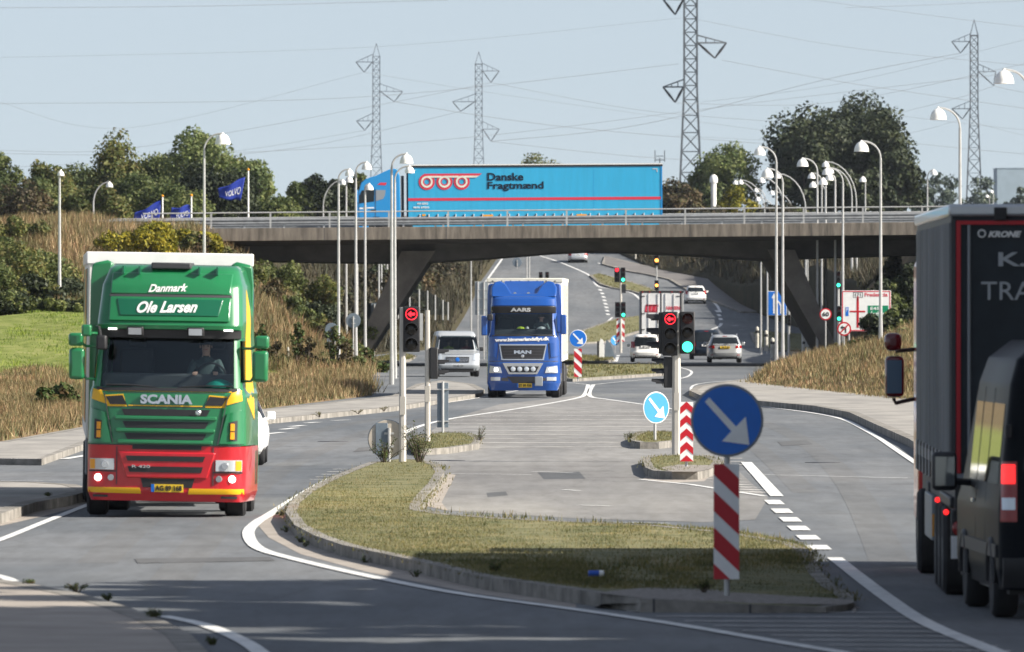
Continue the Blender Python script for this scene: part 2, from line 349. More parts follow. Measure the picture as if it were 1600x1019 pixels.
Fq = np.stack([idx[:-1, :-1], idx[:-1, 1:], idx[1:, 1:], idx[1:, :-1]], -1).reshape(-1, 4)
gm = bpy.data.materials.new('rough_grass_ground'); gm.use_nodes = True
def _gm():
    t = gm.node_tree; p = t.nodes['Principled BSDF']; p.inputs['Roughness'].default_value = .95; p.inputs['Specular IOR Level'].default_value = .1
    tc = t.nodes.new('ShaderNodeTexCoord')
    def nz(sc, det=7, st=(1, 1, 1)):
        mp = t.nodes.new('ShaderNodeMapping'); mp.inputs['Scale'].default_value = st; t.links.new(tc.outputs['Object'], mp.inputs[0])
        n = t.nodes.new('ShaderNodeTexNoise'); n.inputs['Scale'].default_value = sc; n.inputs['Detail'].default_value = det; n.inputs['Roughness'].default_value = .7; t.links.new(mp.outputs[0], n.inputs[0]); return n.outputs[0]
    def rp(o, st):
        r = t.nodes.new('ShaderNodeValToRGB'); e = r.color_ramp.elements
        while len(e) < len(st): e.new(.5)
        for i, (q, c) in enumerate(st): e[i].position = q; e[i].color = (*c, 1)
        t.links.new(o, r.inputs[0]); return r.outputs[0]
    dry = rp(nz(.5, 10, (1, .4, 1.5)), [(.3, (.05, .05, .02)), (.42, (.12, .10, .045)), (.5, (.20, .145, .085)), (.58, (.14, .095, .06)), (.7, (.09, .09, .03))])
    as_ = t.nodes.new('ShaderNodeAttribute'); as_.attribute_name = 'scrub'; y_ = t.nodes.new('ShaderNodeMix'); y_.data_type = 'RGBA'
    t.links.new(as_.outputs['Fac'], y_.inputs[0]); t.links.new(dry, y_.inputs[6]); t.links.new(rp(nz(.7, 8), [(.35, (.025, .028, .014)), (.55, (.06, .05, .03)), (.7, (.04, .045, .02))]), y_.inputs[7]); dry = y_.outputs[2]
    gr = rp(nz(1.2, 9, (1, .3, 1)), [(.35, (.11, .14, .03)), (.5, (.18, .21, .055)), (.66, (.26, .26, .10))])
    at_ = t.nodes.new('ShaderNodeAttribute'); at_.attribute_name = 'lawn'
    x = t.nodes.new('ShaderNodeMix'); x.data_type = 'RGBA'; t.links.new(at_.outputs['Fac'], x.inputs[0]); t.links.new(dry, x.inputs[6]); t.links.new(gr, x.inputs[7])
    t.links.new(x.outputs[2], p.inputs['Base Color'])
    b = t.nodes.new('ShaderNodeBump'); b.inputs['Strength'].default_value = .8; b.inputs['Distance'].default_value = .15; t.links.new(nz(3, 8), b.inputs['Height']); t.links.new(b.outputs[0], p.inputs['Normal'])
_gm()
def lawnmask(X, Y):
    dl = np.maximum(0, XL(Y)-X); e = Y+6*np.sin(X*1.3)+4*np.sin(X*.5+2)
    return np.maximum(sm((e-325)/25)*(1-sm((e-452)/15))*sm((-10.3-X+.4*np.sin(Y*.2))/1.2), .8*sm((e-395)/15)*(1-sm((e-448)/12))*sm((dl-.8)/1))
ground = npmesh('ground', V, Fq, gm); tag(ground, kind='structure')
ground.data.polygons.foreach_set('use_smooth', [True]*len(ground.data.polygons))
def scrubmask(X, Y):
    dl = np.maximum(0, XL(Y)-X); dr = np.maximum(0, X-XR(Y)); return np.maximum(sm((Y-585)/30), sm((Y-455)/30)*sm((wob(X*1.3+3, Y*.5)+.15)/.5)*.75)
sa = ground.data.attributes.new('scrub', 'FLOAT', 'POINT'); sa.data.foreach_set('value', scrubmask(V[:, 0], V[:, 1]).astype(np.float32))
la = ground.data.attributes.new('lawn', 'FLOAT', 'POINT'); la.data.foreach_set('value', lawnmask(V[:, 0], V[:, 1]).astype(np.float32))

# ---- ground sheets from outlines read off the photograph, laid on the real ground
def bands(poly, step=3.0):
    ys = sorted(set([p[1] for p in poly])); y0, y1 = ys[0], ys[-1]
    ys = sorted(set(ys+list(np.arange(y0, y1, step)))); ys = [y for i, y in enumerate(ys) if i == 0 or y-ys[i-1] > 1e-4]
    out = []
    for a, b in zip(ys[:-1], ys[1:]):
        mid = (a+b)/2; xs = []
        for (p, q) in zip(poly, poly[1:]+poly[:1]):
            if (p[1]-mid)*(q[1]-mid) < 0:
                fx = lambda y: p[0]+(q[0]-p[0])*(y-p[1])/(q[1]-p[1])
                xs.append((fx(mid), fx(a), fx(b)))
        xs.sort()
        for i in range(0, len(xs)-1, 2): out.append((a, b, xs[i], xs[i+1]))
    return out
def sheet(name, poly, z, m, parent=None, kind='structure', step=3.0):
    mb = MB()
    for a, b, l, r in bands(poly, step):
        mb.add([P(l[1], a, z), P(r[1], a, z), P(r[2], b, z), P(l[2], b, z)], [(0, 1, 2, 3)])
    o = mb.build(name, m, parent, sharp=180)
    me = o.data; bm = bmesh.new(); bm.from_mesh(me); bmesh.ops.remove_doubles(bm, verts=bm.verts, dist=.0005)
    for f in bm.faces:
        if f.normal.z < 0: f.normal_flip()
    bm.to_mesh(me); bm.free()
    if kind: tag(o, kind=kind)
    return o
def smooth_poly(pts, k=4, closed=True):
    out = []; n = len(pts)
    for i in range(n if closed else n-1):
        p0 = pts[(i-1) % n] if closed or i > 0 else pts[0]; p1 = pts[i]; p2 = pts[(i+1) % n]; p3 = pts[(i+2) % n] if closed or i < n-2 else pts[-1]
        for j in range(k):
            t = j/k
            out.append(tuple(.5*((2*p1[c])+(-p0[c]+p2[c])*t+(2*p0[c]-5*p1[c]+4*p2[c]-p3[c])*t*t+(-p0[c]+3*p1[c]-3*p2[c]+p3[c])*t**3) for c in range(2)))
    if not closed: out.append(tuple(pts[-1]))
    return out
def island(name, poly, h=.15, top=None, rim=.14, z0=-.02, joints=0):
    """kerbed island: a stone kerb ring and a slightly domed top inside it; outline given at its top edge"""
    if name is None: return
    W = [P(x, y, h) for x, y in poly]; n = len(W)
    ar = sum(W[i].x*W[(i+1) % n].y-W[(i+1) % n].x*W[i].y for i in range(n))
    if ar < 0: W = W[::-1]
    inn = []
    for i in range(n):
        d1 = (W[i]-W[i-1]); d2 = (W[(i+1) % n]-W[i]); d = (d1.normalized()+d2.normalized()); d.z = 0
        if d.length < 1e-6: d = d1
        d.normalize(); inn.append(W[i]+Vector((-d.y, d.x, 0))*rim)
    mb = MB(); base = lambda p: (p.x, p.y, p.z-h+z0)
    for i in range(n):
        j = (i+1) % n
        mb.add([base(W[i]), base(W[j]), W[j], W[i]], [(0, 1, 2, 3)])
        mb.add([W[i], W[j], inn[j], inn[i]], [(0, 1, 2, 3)])
    kb = mb.build(name, M['kerb'], None, sharp=30); tag(kb, kind='structure')
    if joints:
        jn = MB(); acc = 0
        for i in range(n):
            A, B = W[i], W[(i+1) % n]; L_ = (B-A).length; d = (B-A)/max(L_, 1e-6); t = joints-acc; nr = Vector((-d.y, d.x, 0))
            while t < L_:
                q = A+d*t; o1 = q-nr*.003; hw = d*.011
                jn.add([base(o1-hw), base(o1+hw), o1+hw+Vector((0, 0, .003)), o1-hw+Vector((0, 0, .003)), q+nr*rim+hw+Vector((0, 0, .003)), q+nr*rim-hw+Vector((0, 0, .003))], [(0, 1, 2, 3), (3, 2, 4, 5)]); t += joints
            acc = (acc+L_) % joints
        jn.build('kerb_joints', M['dark'], kb)
    mb = MB(); tri = tessellate_polygon([[Vector((p.x, p.y, 0)) for p in inn]])
    mb.add([(p.x, p.y, p.z-.004) for p in inn], [tuple(t) for t in tri])
    tp = mb.build('pavement' if top is M['pave'] else 'island_top', top, kb)
    for f in tp.data.polygons:
        pass
    return kb, inn
def line(pts, width, m=None, z=.012, mb=None, smooth=True):
    q = smooth_poly(pts, 5, False) if smooth and len(pts) > 2 else pts
    W0 = [P(x, y, z) for x, y in q]; W = [None]*len(W0)
    for i in range(len(W0)):
        d = W0[min(i+1, len(W)-1)]-W0[max(i-1, 0)]; d.z = 0; d.normalize(); nrm = Vector((-d.y, d.x, 0))*width/2
        W[i] = (W0[i]-nrm, W0[i]+nrm)
    for a, b in zip(W[:-1], W[1:]): mb.add([a[0], b[0], b[1], a[1]], [(0, 1, 2, 3)])
# ------------------------------------------------------------------ road and pavements
rows = np.concatenate([np.arange(40, 660, 10.), np.arange(660, 1012, 6.)])
mb = MB()
for a, b in zip(rows[:-1], rows[1:]):
    xa = np.linspace(XL(a)-.6, XR(a)+.6, 9); xb = np.linspace(XL(b)-.6, XR(b)+.6, 9); za, zb = float(hill(a)), float(hill(b))
    for i in range(8): mb.add([(xa[i], a, za), (xa[i+1], a, za), (xb[i+1], b, zb), (xb[i], b, zb)], [(0, 1, 2, 3)])
road = mb.build('road', M['road'], sharp=180); tag(road, kind='structure')
bm = bmesh.new(); bm.from_mesh(road.data); bmesh.ops.remove_doubles(bm, verts=bm.verts, dist=.001); bmesh.ops.recalc_face_normals(bm, faces=bm.faces)
for f in bm.faces:
    f.normal_update()
    if f.normal.z < 0: f.normal_flip()
bm.to_mesh(road.data); bm.free()
# paler worn surfacing in the middle of the junction
sheet('worn_road_surface', [(560, 742), (640, 722), (700, 700), (650, 690), (700, 655), (780, 632), (905, 618), (1010, 634), (1060, 650), (1120, 700), (1160, 742), (1200, 778), (1180, 812), (1100, 816), (900, 810), (700, 798), (660, 790), (690, 740)], .004,
      asphalt('pale_asphalt', (.205, .20, .193), (.285, .278, .267)))
gravel = mat('gravel', (.34, .31, .28), .95, col2=(.15, .13, .11), vscale=14, bump=.6, bscale=30)
dirt = mat('dusty_tarmac', (.36, .32, .28), .95, col2=(.26, .23, .20), vscale=.8, bump=.3)
turf = mat('turf_soil', (.21, .185, .085), .95, col2=(.085, .095, .03), vscale=1.3, bump=.7, bscale=30)
MAIN = [(446, 800), (452, 786), (466, 774), (481, 764), (520, 744), (555, 730), (577, 722), (620, 717), (660, 718), (686, 726), (694, 737), (684, 755), (668, 772), (658, 786), (656, 796), (700, 803), (790, 810), (900, 815), (1020, 820), (1150, 832), (1238, 848), (1262, 858), (1285, 885), (1305, 903), (1326, 914), (1334, 921), (1334, 927), (1322, 932), (1290, 935), (1160, 935), (1000, 934), (900, 921), (753, 900), (647, 875), (534, 851), (490, 836), (460, 820)]
ISL = [
 (MAIN, .15, turf),
 ([(984, 681), (1000, 675), (1035, 674), (1075, 676), (1075, 686), (1030, 691), (1000, 691), (986, 688)], .15, turf),
 ([(1003, 716), (1018, 712), (1060, 711), (1110, 713), (1128, 720), (1120, 730), (1090, 737), (1050, 737), (1020, 735), (1008, 730)], .15, turf),
 ([(640, 690), (655, 680), (690, 675), (735, 677), (752, 684), (748, 693), (700, 700), (655, 702), (642, 699)], .13, turf),
 ([(880, 571), (930, 568), (1000, 568), (1045, 570), (1057, 576), (1040, 583), (960, 588), (895, 592), (878, 590)], .12, turf),
 ([(850, 556), (900, 554), (950, 556), (962, 560), (950, 564), (900, 566), (855, 565)], .12, turf),
 ([(911, 515), (932, 508), (959, 498), (1000, 493), (1040, 495), (1030, 510), (1000, 517), (980, 523), (950, 533), (915, 535), (895, 530)], .12, turf),
 ([(921, 430), (935, 427), (962, 433), (990, 441), (1018, 450), (1040, 462), (1030, 466), (1005, 460), (985, 454), (955, 449), (936, 443)], .12, turf),
 ([(1172, 519), (1192, 517), (1230, 520), (1310, 524), (1310, 545), (1215, 547), (1187, 543), (1176, 531)], .12, turf),
 ([(-300, 690), (0, 690), (140, 665), (405, 640), (612, 618), (650, 600), (690, 594), (740, 600), (757, 608), (752, 614), (720, 620), (615, 636), (409, 656), (300, 671), (140, 691), (65, 717), (0, 716), (-300, 716)], .13, M['pave']),
 ([(-300, 757), (0, 752), (60, 753), (120, 757), (146, 765), (110, 775), (75, 781), (54, 785), (0, 803), (-300, 860)], .15, M['pave']),
 ([(-400, 880), (0, 905), (60, 914), (130, 928), (200, 948), (262, 972), (300, 992), (325, 1019), (345, 1070), (380, 1300), (-400, 1300)], .06, dirt),
 ([(1077, 610), (1088, 603), (1120, 598), (1175, 590), (1260, 590), (1600, 620), (1900, 640), (1900, 900), (1560, 780), (1421, 686), (1364, 661), (1327, 644), (1273, 634), (1183, 626), (1130, 622), (1095, 618)], .17, M['pave']),
 ([(575, 562), (600, 556), (632, 553), (650, 556), (640, 562), (600, 566)], .12, turf),
 ([(980, 408), (1005, 414), (1050, 420), (1100, 432), (1135, 448), (1160, 466), (1200, 480), (1240, 486), (1157, 487), (1118, 472), (1090, 460), (1070, 451), (1045, 436), (1010, 428), (980, 423), (940, 412), (945, 400)], .12, M['hillpath']),
]
TOPS = []
for i, (poly, h, top) in enumerate(ISL):
    kb, inn = island('pavement' if top in (M['pave'], M['hillpath'], dirt) else 'traffic_island', poly, h, top, rim=.16 if i < 4 else (.25 if i != 14 else .3), joints=1.0 if i in (0, 1, 2, 3, 10, 12) else 0)
# gravelly rim and patches of bare ground
sheet('gravel_strip', [(930, 926), (1010, 916), (1100, 914), (1200, 916), (1300, 922), (1338, 927), (1322, 932), (1160, 933), (1000, 933)], .153, gravel)
sheet('gravel_strip', [(1030, 731), (1060, 726), (1115, 727), (1112, 732), (1090, 737), (1050, 737)], .153, gravel)
sheet('road_dirt', [(404, 822), (412, 812), (428, 802), (445, 796), (447, 806), (453, 819), (534, 855), (647, 895), (753, 918), (900, 944), (900, 950), (740, 927), (570, 893), (470, 866), (420, 840)], .003, dirt)
sheet('road_dirt', [(950, 945), (1060, 940), (1330, 945), (1345, 950), (1200, 958), (1000, 955)], .003, dirt)
sheet('road_dirt', [(1010, 742), (1060, 738), (1112, 742), (1100, 752), (1040, 755), (1004, 750)], .006, dirt)
sheet('road_dirt', [(662, 790), (672, 775), (700, 740), (712, 742), (690, 785), (700, 798)], .006, dirt)
sheet('road_dirt', [(100, 770), (146, 766), (146, 785), (70, 806), (0, 822), (0, 812), (60, 792)], .003, dirt)
# ------------------------------------------------------------------ painted markings
mk = MB()
L = lambda pts, w_, z=.012, s=True: line(pts, w_, None, z, mk, s)
L([(560, 733), (517, 748), (471, 773), (421, 804), (401, 816), (388, 833), (404, 856), (460, 873), (577, 900), (718, 927), (900, 952), (1062, 976), (1225, 1004), (1322, 1020)], .17)
L([(-60, 888), (0, 900), (20, 908)], .15); L([(253, 962), (316, 975), (372, 997), (410, 1022), (440, 1060)], .17)
L([(-60, 862), (0, 843), (70, 815), (143, 786)], .13); L([(-100, 716), (65, 717)], .12, .137); L([(100, 717), (143, 710)], .2); L([(0, 751), (140, 750)], .09)
L([(1166, 722), (1214, 775)], .22); L([(1304, 871), (1381, 930), (1450, 974), (1565, 1021), (1640, 1050)], .19)
for (x, y, wd) in ((1210, 784.5, 29), (1222, 798, 32), (1235, 811.5, 33), (1248, 825, 34), (1263, 839.5, 36), (1279, 855, 38)):
    q = [P(x-wd/2-2, y-3.4, .012), P(x+wd/2-6, y-3.4, .012), P(x+wd/2+2, y+3.4, .012), P(x-wd/2+6, y+3.4, .012)]
    mk.add(q, [(3, 2, 1, 0)])
L([(1080, 614), (1100, 625), (1191, 635), (1302, 651), (1356, 674), (1413, 711), (1500, 770)], .14); L([(1170, 741), (1420, 747)], .1, s=False)
for a, b in (((478, 661), (498, 659.5)), ((455, 666.5), (474, 664.5)), ((440, 671), (462, 668.5)), ((415, 678), (442, 675.5)), ((408, 662), (428, 661)), ((520, 657), (545, 656))): L([a, b], .22, s=False)
L([(440, 655), (520, 648), (615, 640), (720, 626), (800, 612), (880, 596)], .1)
L([(610, 688), (650, 668), (700, 655), (780, 643), (860, 630), (905, 621), (915, 614), (919, 601)], .16); L([(1150, 648), (1080, 643), (1006, 632), (950, 624), (924, 620), (921, 612), (927, 601)], .16)
L([(927, 601), (985, 595), (1060, 590)], .1); L([(919, 601), (890, 598), (860, 597)], .1)
L([(1062, 574), (1080, 580), (1075, 588), (1055, 593)], .12); L([(1080, 614), (1090, 600), (1180, 592)], .1)
for x0, x1, y in ((830, 898, 738), (880, 905, 766), (905, 955, 790), (960, 1045, 817), (700, 830, 741)): L([(x0, y-1), (x1, y+.5)], .12, s=False)
L([(1000, 749), (1080, 757), (1195, 775)], .12, s=False)
# far side of the junction and the road going up the hill
L([(838, 398), (870, 408), (895, 418), (922, 431), (934, 447), (960, 452), (985, 457), (1000, 468), (1002, 480)], .2); L([(934, 411), (970, 421), (1000, 428)], .18)
for k in range(8):
    t = k/7; x = 938+12*t**.7; y = 452+38*t; L([(x-1.5, y), (x+1.5, y+2.2)], .28, s=False)
L([(930, 511), (945, 505), (957, 496)], .16); L([(1105, 463), (1119, 476), (1126, 488)], .22)
for k in range(3): L([(1119+3*k, 485+6*k), (1123+2*k, 488+6*k)], .3, s=False)
L([(1127, 505), (1124, 510), (1112, 515)], .25); L([(962, 565), (966, 555)], .2); L([(1145, 509), (1152, 508.5)], .25, s=False); L([(1155, 515), (1170, 514.5)], .25, s=False)
L([(785, 404), (770, 425), (748, 455)], .18)
tag(mk.build('road_markings', M['paint'], sharp=180), kind='structure')
mk = MB()
for y in (644, 650, 656, 661.5, 667, 673, 679, 685, 691.5, 698.5):
    xl = np.interp(y, [640, 655, 668, 690, 700], [775, 705, 660, 720, 700]); xr = np.interp(y, [640, 660, 672, 680, 692, 700], [1045, 1060, 1010, 982, 980, 985])
    L([(xl, y+.5), (xr, y-.5)], .5, .009, False)
for k, y in enumerate((748, 753, 757, 761, 765, 769)): L([(1110+k*10, y-1), (1150+k*9, y+.5)], .3, .009, False)
for k, y in enumerate((716, 721, 726)): L([(1125, y), (1160+k*3, y)], .4, .009, False)
for k in range(9):
    y = 956+k*7.5; L([(980+k*45, y-1), (1405+k*22, y+1)], .16, .009, False)
for k in range(5): L([(543-k*9, 733+k*4), (520-k*9, 733+k*4)], .25, .009, False)
tag(mk.build('worn_road_markings', M['worn'], sharp=180), kind='structure')

# ------------------------------------------------------------------ grass and plants
def blades(name, X, Y, Z, hgt, wid, m, per=5, spread=.15):
    n = len(X); k = n*per; cx = np.repeat(X, per)+rng.normal(0, spread, k); cy = np.repeat(Y, per)+rng.normal(0, spread, k); cz = np.repeat(Z, per)-.03
    a = rng.uniform(0, np.pi, k); h = np.repeat(hgt, per)*rng.uniform(.5, 1.2, k); w_ = wid*rng.uniform(.6, 1.4, k)
    dx, dy = np.cos(a)*w_/2, np.sin(a)*w_/2; lx, ly = rng.normal(0, .28, k)*h, rng.normal(0, .28, k)*h
    V = np.stack([np.stack([cx-dx, cy-dy, cz], -1), np.stack([cx+dx, cy+dy, cz], -1), np.stack([cx+lx, cy+ly, cz+h], -1)], 1).reshape(-1, 3)
    return tag(npmesh(name, V, np.arange(3*k).reshape(-1, 3), m), kind='stuff')
def inpoly(px, py, poly):
    c = np.zeros(len(px), bool)
    for (x1, y1), (x2, y2) in zip(poly, poly[1:]+poly[:1]):
        c ^= ((y1 > py) != (y2 > py)) & (px < (x2-x1)*(py-y1)/(y2-y1+1e-9)+x1)
    return c
def polyblades(name, poly, n, h, z, m, wid=.012, per=4, spread=.05):
    xs = [p[0] for p in poly]; ys = [p[1] for p in poly]
    px = rng.uniform(min(xs), max(xs), n*4); py = rng.uniform(min(ys), max(ys), n*4); k = inpoly(px, py, poly); px, py = px[k][:n], py[k][:n]
    P_ = np.array([P(a, b, z) for a, b in zip(px, py)]).reshape(-1, 3); q_ = wob(P_[:, 0]*4+2, P_[:, 1]*1.6)+.5*wob(P_[:, 0]*9, P_[:, 1]*4+5); P_ = P_[rng.random(len(P_)) < np.clip(.75+.75*q_, .12, 1)]; z = None
    return blades(name, P_[:, 0], P_[:, 1], P_[:, 2], h*(.75+.5*rng.random(len(P_))), wid, m, per, spread)
shr = lambda poly, f=.97: [(sum(p[0] for p in poly)/len(poly)*(1-f)+x*f, sum(p[1] for p in poly)/len(poly)*(1-f)+y*f) for x, y in poly]
MTURF = [(x, min(y, 922) if x > 900 else y) for x, y in MAIN]; MTURF = [(x+4 if x < 520 else x-3 if x > 1200 else x, y-3 if y > 815 and x < 1250 else y+1) for x, y in MTURF]
polyblades('short_grass', MTURF, 34000, .052, .147, TREES['turf'], .016, 5, .09)
polyblades('short_grass', [(x+(3 if x < 600 else 0), y+2) for x, y in MAIN[8:14]]+[(660, 790), (700, 797), (900, 811), (1150, 828), (1240, 846), (1235, 853), (1150, 838), (900, 821), (700, 809), (640, 790), (665, 745), (650, 724)], 1100, .09, .14, TREES['turf'], .02, 4, .1)
for i, (poly, h, top) in enumerate(ISL[1:]):
    if top is turf: polyblades('short_grass', shr(poly), 1500 if i < 3 else 900, .07 if i < 3 else .14, h-.01, TREES['turf'], .018 if i < 3 else .05, 4, .07)
def scatter(n, ylo, yhi, dlo, dhi, side, cond=None):
    Y = rng.uniform(ylo, yhi, n); d = rng.uniform(dlo, dhi, n); X = XL(Y)-d if side < 0 else XR(Y)+d
    k = (np.abs(X)/Y < .058)
    if cond is not None: k &= cond(X, Y, d)
    X, Y = X[k], Y[k]; return X, Y, T(X, Y)
nolawn = lambda X, Y, d: (lawnmask(X, Y) < .6)
def dry(n, ylo, yhi, dlo, dhi, side, hh, wid, cond=None, m='dry', per=5, spread=.2):
    X, Y, Z = scatter(n, ylo, yhi, dlo, dhi, side, cond); ht = hh*(.55+.45*sm((wob(X*2.1, Y*.7)+.6)/1.2)+.25*rng.random(len(X)))
    blades('dry_grass', X, Y, Z, ht, wid, TREES[m], per, spread)
dry(34000, 225, 350, 0, 12, -1, .30, .025, nolawn); dry(16000, 340, 455, 0, 16, -1, .40, .035, nolawn)
dry(22000, 440, 525, 0, 22, -1, .7, .05); dry(11000, 310, 400, 0, 9, 1, .28, .03); dry(20000, 400, 522, 0, 14, 1, .5, .04)
dry(4000, 200, 320, 0, 5, 1, .3, .03); dry(9000, 640, 960, .3, 26, -1, 1.1, .09, m='scrub'); dry(10000, 620, 980, .3, 26, 1, 1.0, .09, m='scrub')
X, Y, Z = scatter(9000, 325, 455, .5, 14, -1, lambda X, Y, d: lawnmask(X, Y) > .2)
blades('lawn_grass', X, Y, Z, np.full(len(X), .12), .03, leafmat('lawn_blades', [(.10, .17, .02), (.18, .26, .03), (.26, .31, .06)], trans=.2), 4, .1)

def leaves(cent, rad, n, size, shape=(1, 1, 1), up=.0):
    """n leaf cards over the shells of clumps"""
    cent = np.asarray(cent, float); rad = np.asarray(rad, float); k = rng.choice(len(cent), n, p=rad**2/np.sum(rad**2))
    d = rng.normal(0, 1, (n, 3)); d /= np.linalg.norm(d, axis=1)[:, None]; rr = rad[k]*rng.uniform(.35, 1.12, n)**.6
    c = cent[k]+d*rr[:, None]*np.array(shape)
    nrm = d*.7+rng.normal(0, .6, (n, 3)); nrm[:, 2] += .25; nrm /= np.linalg.norm(nrm, axis=1)[:, None]
    t = np.cross(nrm, rng.normal(0, 1, (n, 3))); t /= np.linalg.norm(t, axis=1)[:, None]; b = np.cross(nrm, t)
    s = size*rng.uniform(.5, 1.25, n)[:, None]; t *= s*.5; b *= s*.32
    V = np.stack([c-t, c-b, c+t, c+b], 1).reshape(-1, 3); return V, np.arange(4*n).reshape(-1, 4)
def tree(name, label, x, y, z, hgt, wid, m, n=3500, size=.4, trunk=.25, cat='tree', group=None, clumps=26, depth=None, low=.12, ragged=.25, parts=True):
    """x,y,z base; crown wid wide"""
    r = thing(name, (x, y, z), label, cat, group)
    R_ = wid/2; cz = hgt*(.5+low/2); rz = hgt*(.5-low/2); C = []; RR = []
    for i in range(clumps):
        while True:
            p = rng.uniform(-1, 1, 3)
            if .12 < np.dot(p, p) < 1: break
        f = 1-.25*max(0, p[2]); q = rng.uniform(.17, .34)*(1+ragged*rng.normal())
        C.append((p[0]*R_*.8*f, p[1]*(depth or R_)*.8*f, cz+p[2]*rz*.82)); RR.append(max(.12, abs(q))*min(R_, rz*1.1))
    V, Fq = leaves(C, RR, n, size)
    V[:, 2] = np.maximum(V[:, 2], .05)
    npmesh('crown', V, Fq, TREES[m], r)
    t = MB(); lim = MB(); th = hgt*.6; bx, by = rng.normal(0, .04*hgt, 2)
    t.path([(0, 0, -.4), (bx*.3, by*.3, th*.35), (bx*.7, by*.7, th*.7), (bx, by, th)], [trunk, trunk*.8, trunk*.55, trunk*.25], 7)
    order = sorted(range(clumps), key=lambda i: -RR[i])[:9]
    for i in order:
        f = .3+.6*random.random(); s0 = (bx*f, by*f, th*f*.9); c = C[i]
        t.path([s0, ((s0[0]+c[0])/2, (s0[1]+c[1])/2, (s0[2]+c[2])/2-.04*hgt), c], [trunk*.45, trunk*.3, trunk*.1], 5)
    t.build('trunk', M['bark'], r); return r
def ptree(name, label, px, top, s, wpx, m, **k):
    x = (px-800)/s; y = F/s; z = Tz(x, min(y, 1190)); h = H+(YH-top)/s-z
    return tree(name, label, x, y, z, max(1.0, h), wpx/s, m, **k)
G1 = 'trees beyond the bridge on the left'
for (nm, lb, px, top, s, wp, m, n) in (
 ('leafy_tree', 'olive green tree cut off by the left photo edge', 0, 237, 21, 58, 'olive', 3000),
 ('leafy_tree', 'tree with thin top just right of the tree at the left photo edge', 74, 248, 22, 62, 'autumn', 3200),
 ('leafy_tree', 'broad dark olive tree behind the small distant street lamp on the left', 128, 262, 20, 80, 'olive', 3600),
 ('leafy_tree', 'tall wispy autumn tree with sky showing through its crown', 182, 211, 21, 72, 'autumn', 3000),
 ('leafy_tree', 'dull green tree between the wispy autumn tree and the tall green one', 240, 243, 20, 70, 'olive', 3600),
 ('leafy_tree', 'tallest green tree of the left row, rising over the lone lamp', 312, 188, 21, 88, 'light', 5200),
 ('leafy_tree', 'autumn tinted tree behind the raised blue flag', 360, 235, 20, 70, 'autumn', 3600),
 ('leafy_tree', 'last green tree of the left row beside the open sky', 396, 248, 21, 56, 'light', 3000),
 ('leafy_tree', 'low brown tree in front of the left row, above the rail end', 35, 292, 23, 90, 'brown', 2400),
 ('leafy_tree', 'low olive tree behind the two lower blue flags', 265, 290, 23, 110, 'olive', 3600),
 ('leafy_tree', 'low bushy tree at the foot of the left row, left of the flags', 150, 296, 23, 130, 'autumn', 3800),
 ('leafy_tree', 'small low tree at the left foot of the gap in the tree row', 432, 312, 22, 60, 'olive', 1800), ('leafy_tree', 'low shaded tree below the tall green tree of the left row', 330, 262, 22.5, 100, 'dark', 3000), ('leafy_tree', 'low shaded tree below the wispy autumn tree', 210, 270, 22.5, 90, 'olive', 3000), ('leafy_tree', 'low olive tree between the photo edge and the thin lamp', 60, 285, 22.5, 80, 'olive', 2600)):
    ptree(nm, lb, px, top-6, s, wp*1.45, m, n=int(n*3.0), size=.3, group=G1, low=.0, clumps=60, ragged=.4)
G2 = 'trees behind the cyan lorry'
for (lb, px, top, s, wp, m, n, k) in (
 ('dark tree behind the arched street lamp left of the cyan lorry cab', 505, 275, 20, 82, 'dark', 3600, 0), ('dark low tree left of the arched street lamp', 470, 292, 20, 60, 'olive', 2200, 0),
 ('dark autumn tree just behind the cyan lorry cab', 560, 268, 19, 62, 'autumn', 2600, 0),
 ('rounded tree top showing above the cyan trailer', 846, 233, 13, 106, 'autumn', 4200, 0),
 ('brown bushy tree just right of the cyan trailer', 1060, 286, 17, 70, 'brown', 2400, 0),
 ('pale green tree right of the big pylon', 1136, 226, 15, 96, 'light', 5000, 0), ('low green tree behind the white mast', 1098, 262, 15, 60, 'olive', 2400, 0), ('yellowish low tree at the foot of the pale green tree', 1150, 300, 16, 60, 'yellow', 1800, 0)):
    ptree('leafy_tree', lb, px, top-5, s, wp*1.3, m, n=int(n*2.6), size=.36, group=G2, low=.0, clumps=44)
ptree('pine_tree', 'huge dark pine crown towering above the right end of the bridge', 1322, 146, 15, 250, 'dark', n=20000, size=.5, low=.2, clumps=80, ragged=.4, trunk=.45)
ptree('pine_tree', 'left shoulder of the great dark pine group, slightly lower', 1268, 182, 15.2, 150, 'dark', n=9000, size=.5, low=.05, clumps=44, group='dark pines', ragged=.4)
ptree('pine_tree', 'right shoulder of the great dark pine group, slightly lower', 1382, 170, 15.2, 130, 'dark', n=9000, size=.5, low=.05, clumps=44, group='dark pines', ragged=.4)
ptree('pine_tree', 'dark pine filling in below and left of the huge pine crown', 1262, 222, 15.5, 110, 'dark', n=6000, size=.55, low=.0, clumps=36, group='dark pines')
ptree('pine_tree', 'dark pine on the right flank of the huge pine crown', 1400, 228, 15.5, 96, 'dark', n=6000, size=.55, low=.0, clumps=36, group='dark pines')
ptree('pine_tree', 'low dark pine in the middle below the huge pine crown', 1335, 262, 16, 150, 'dark', n=6000, size=.55, low=.0, clumps=36, group='dark pines')
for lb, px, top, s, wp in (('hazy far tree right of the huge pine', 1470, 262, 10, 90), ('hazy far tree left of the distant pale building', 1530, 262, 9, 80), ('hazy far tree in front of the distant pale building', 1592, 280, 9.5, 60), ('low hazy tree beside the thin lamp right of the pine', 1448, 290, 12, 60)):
    ptree('leafy_tree', lb, px, top, s, wp, 'far', n=3000, size=.7, group='far hazy trees', low=.0)
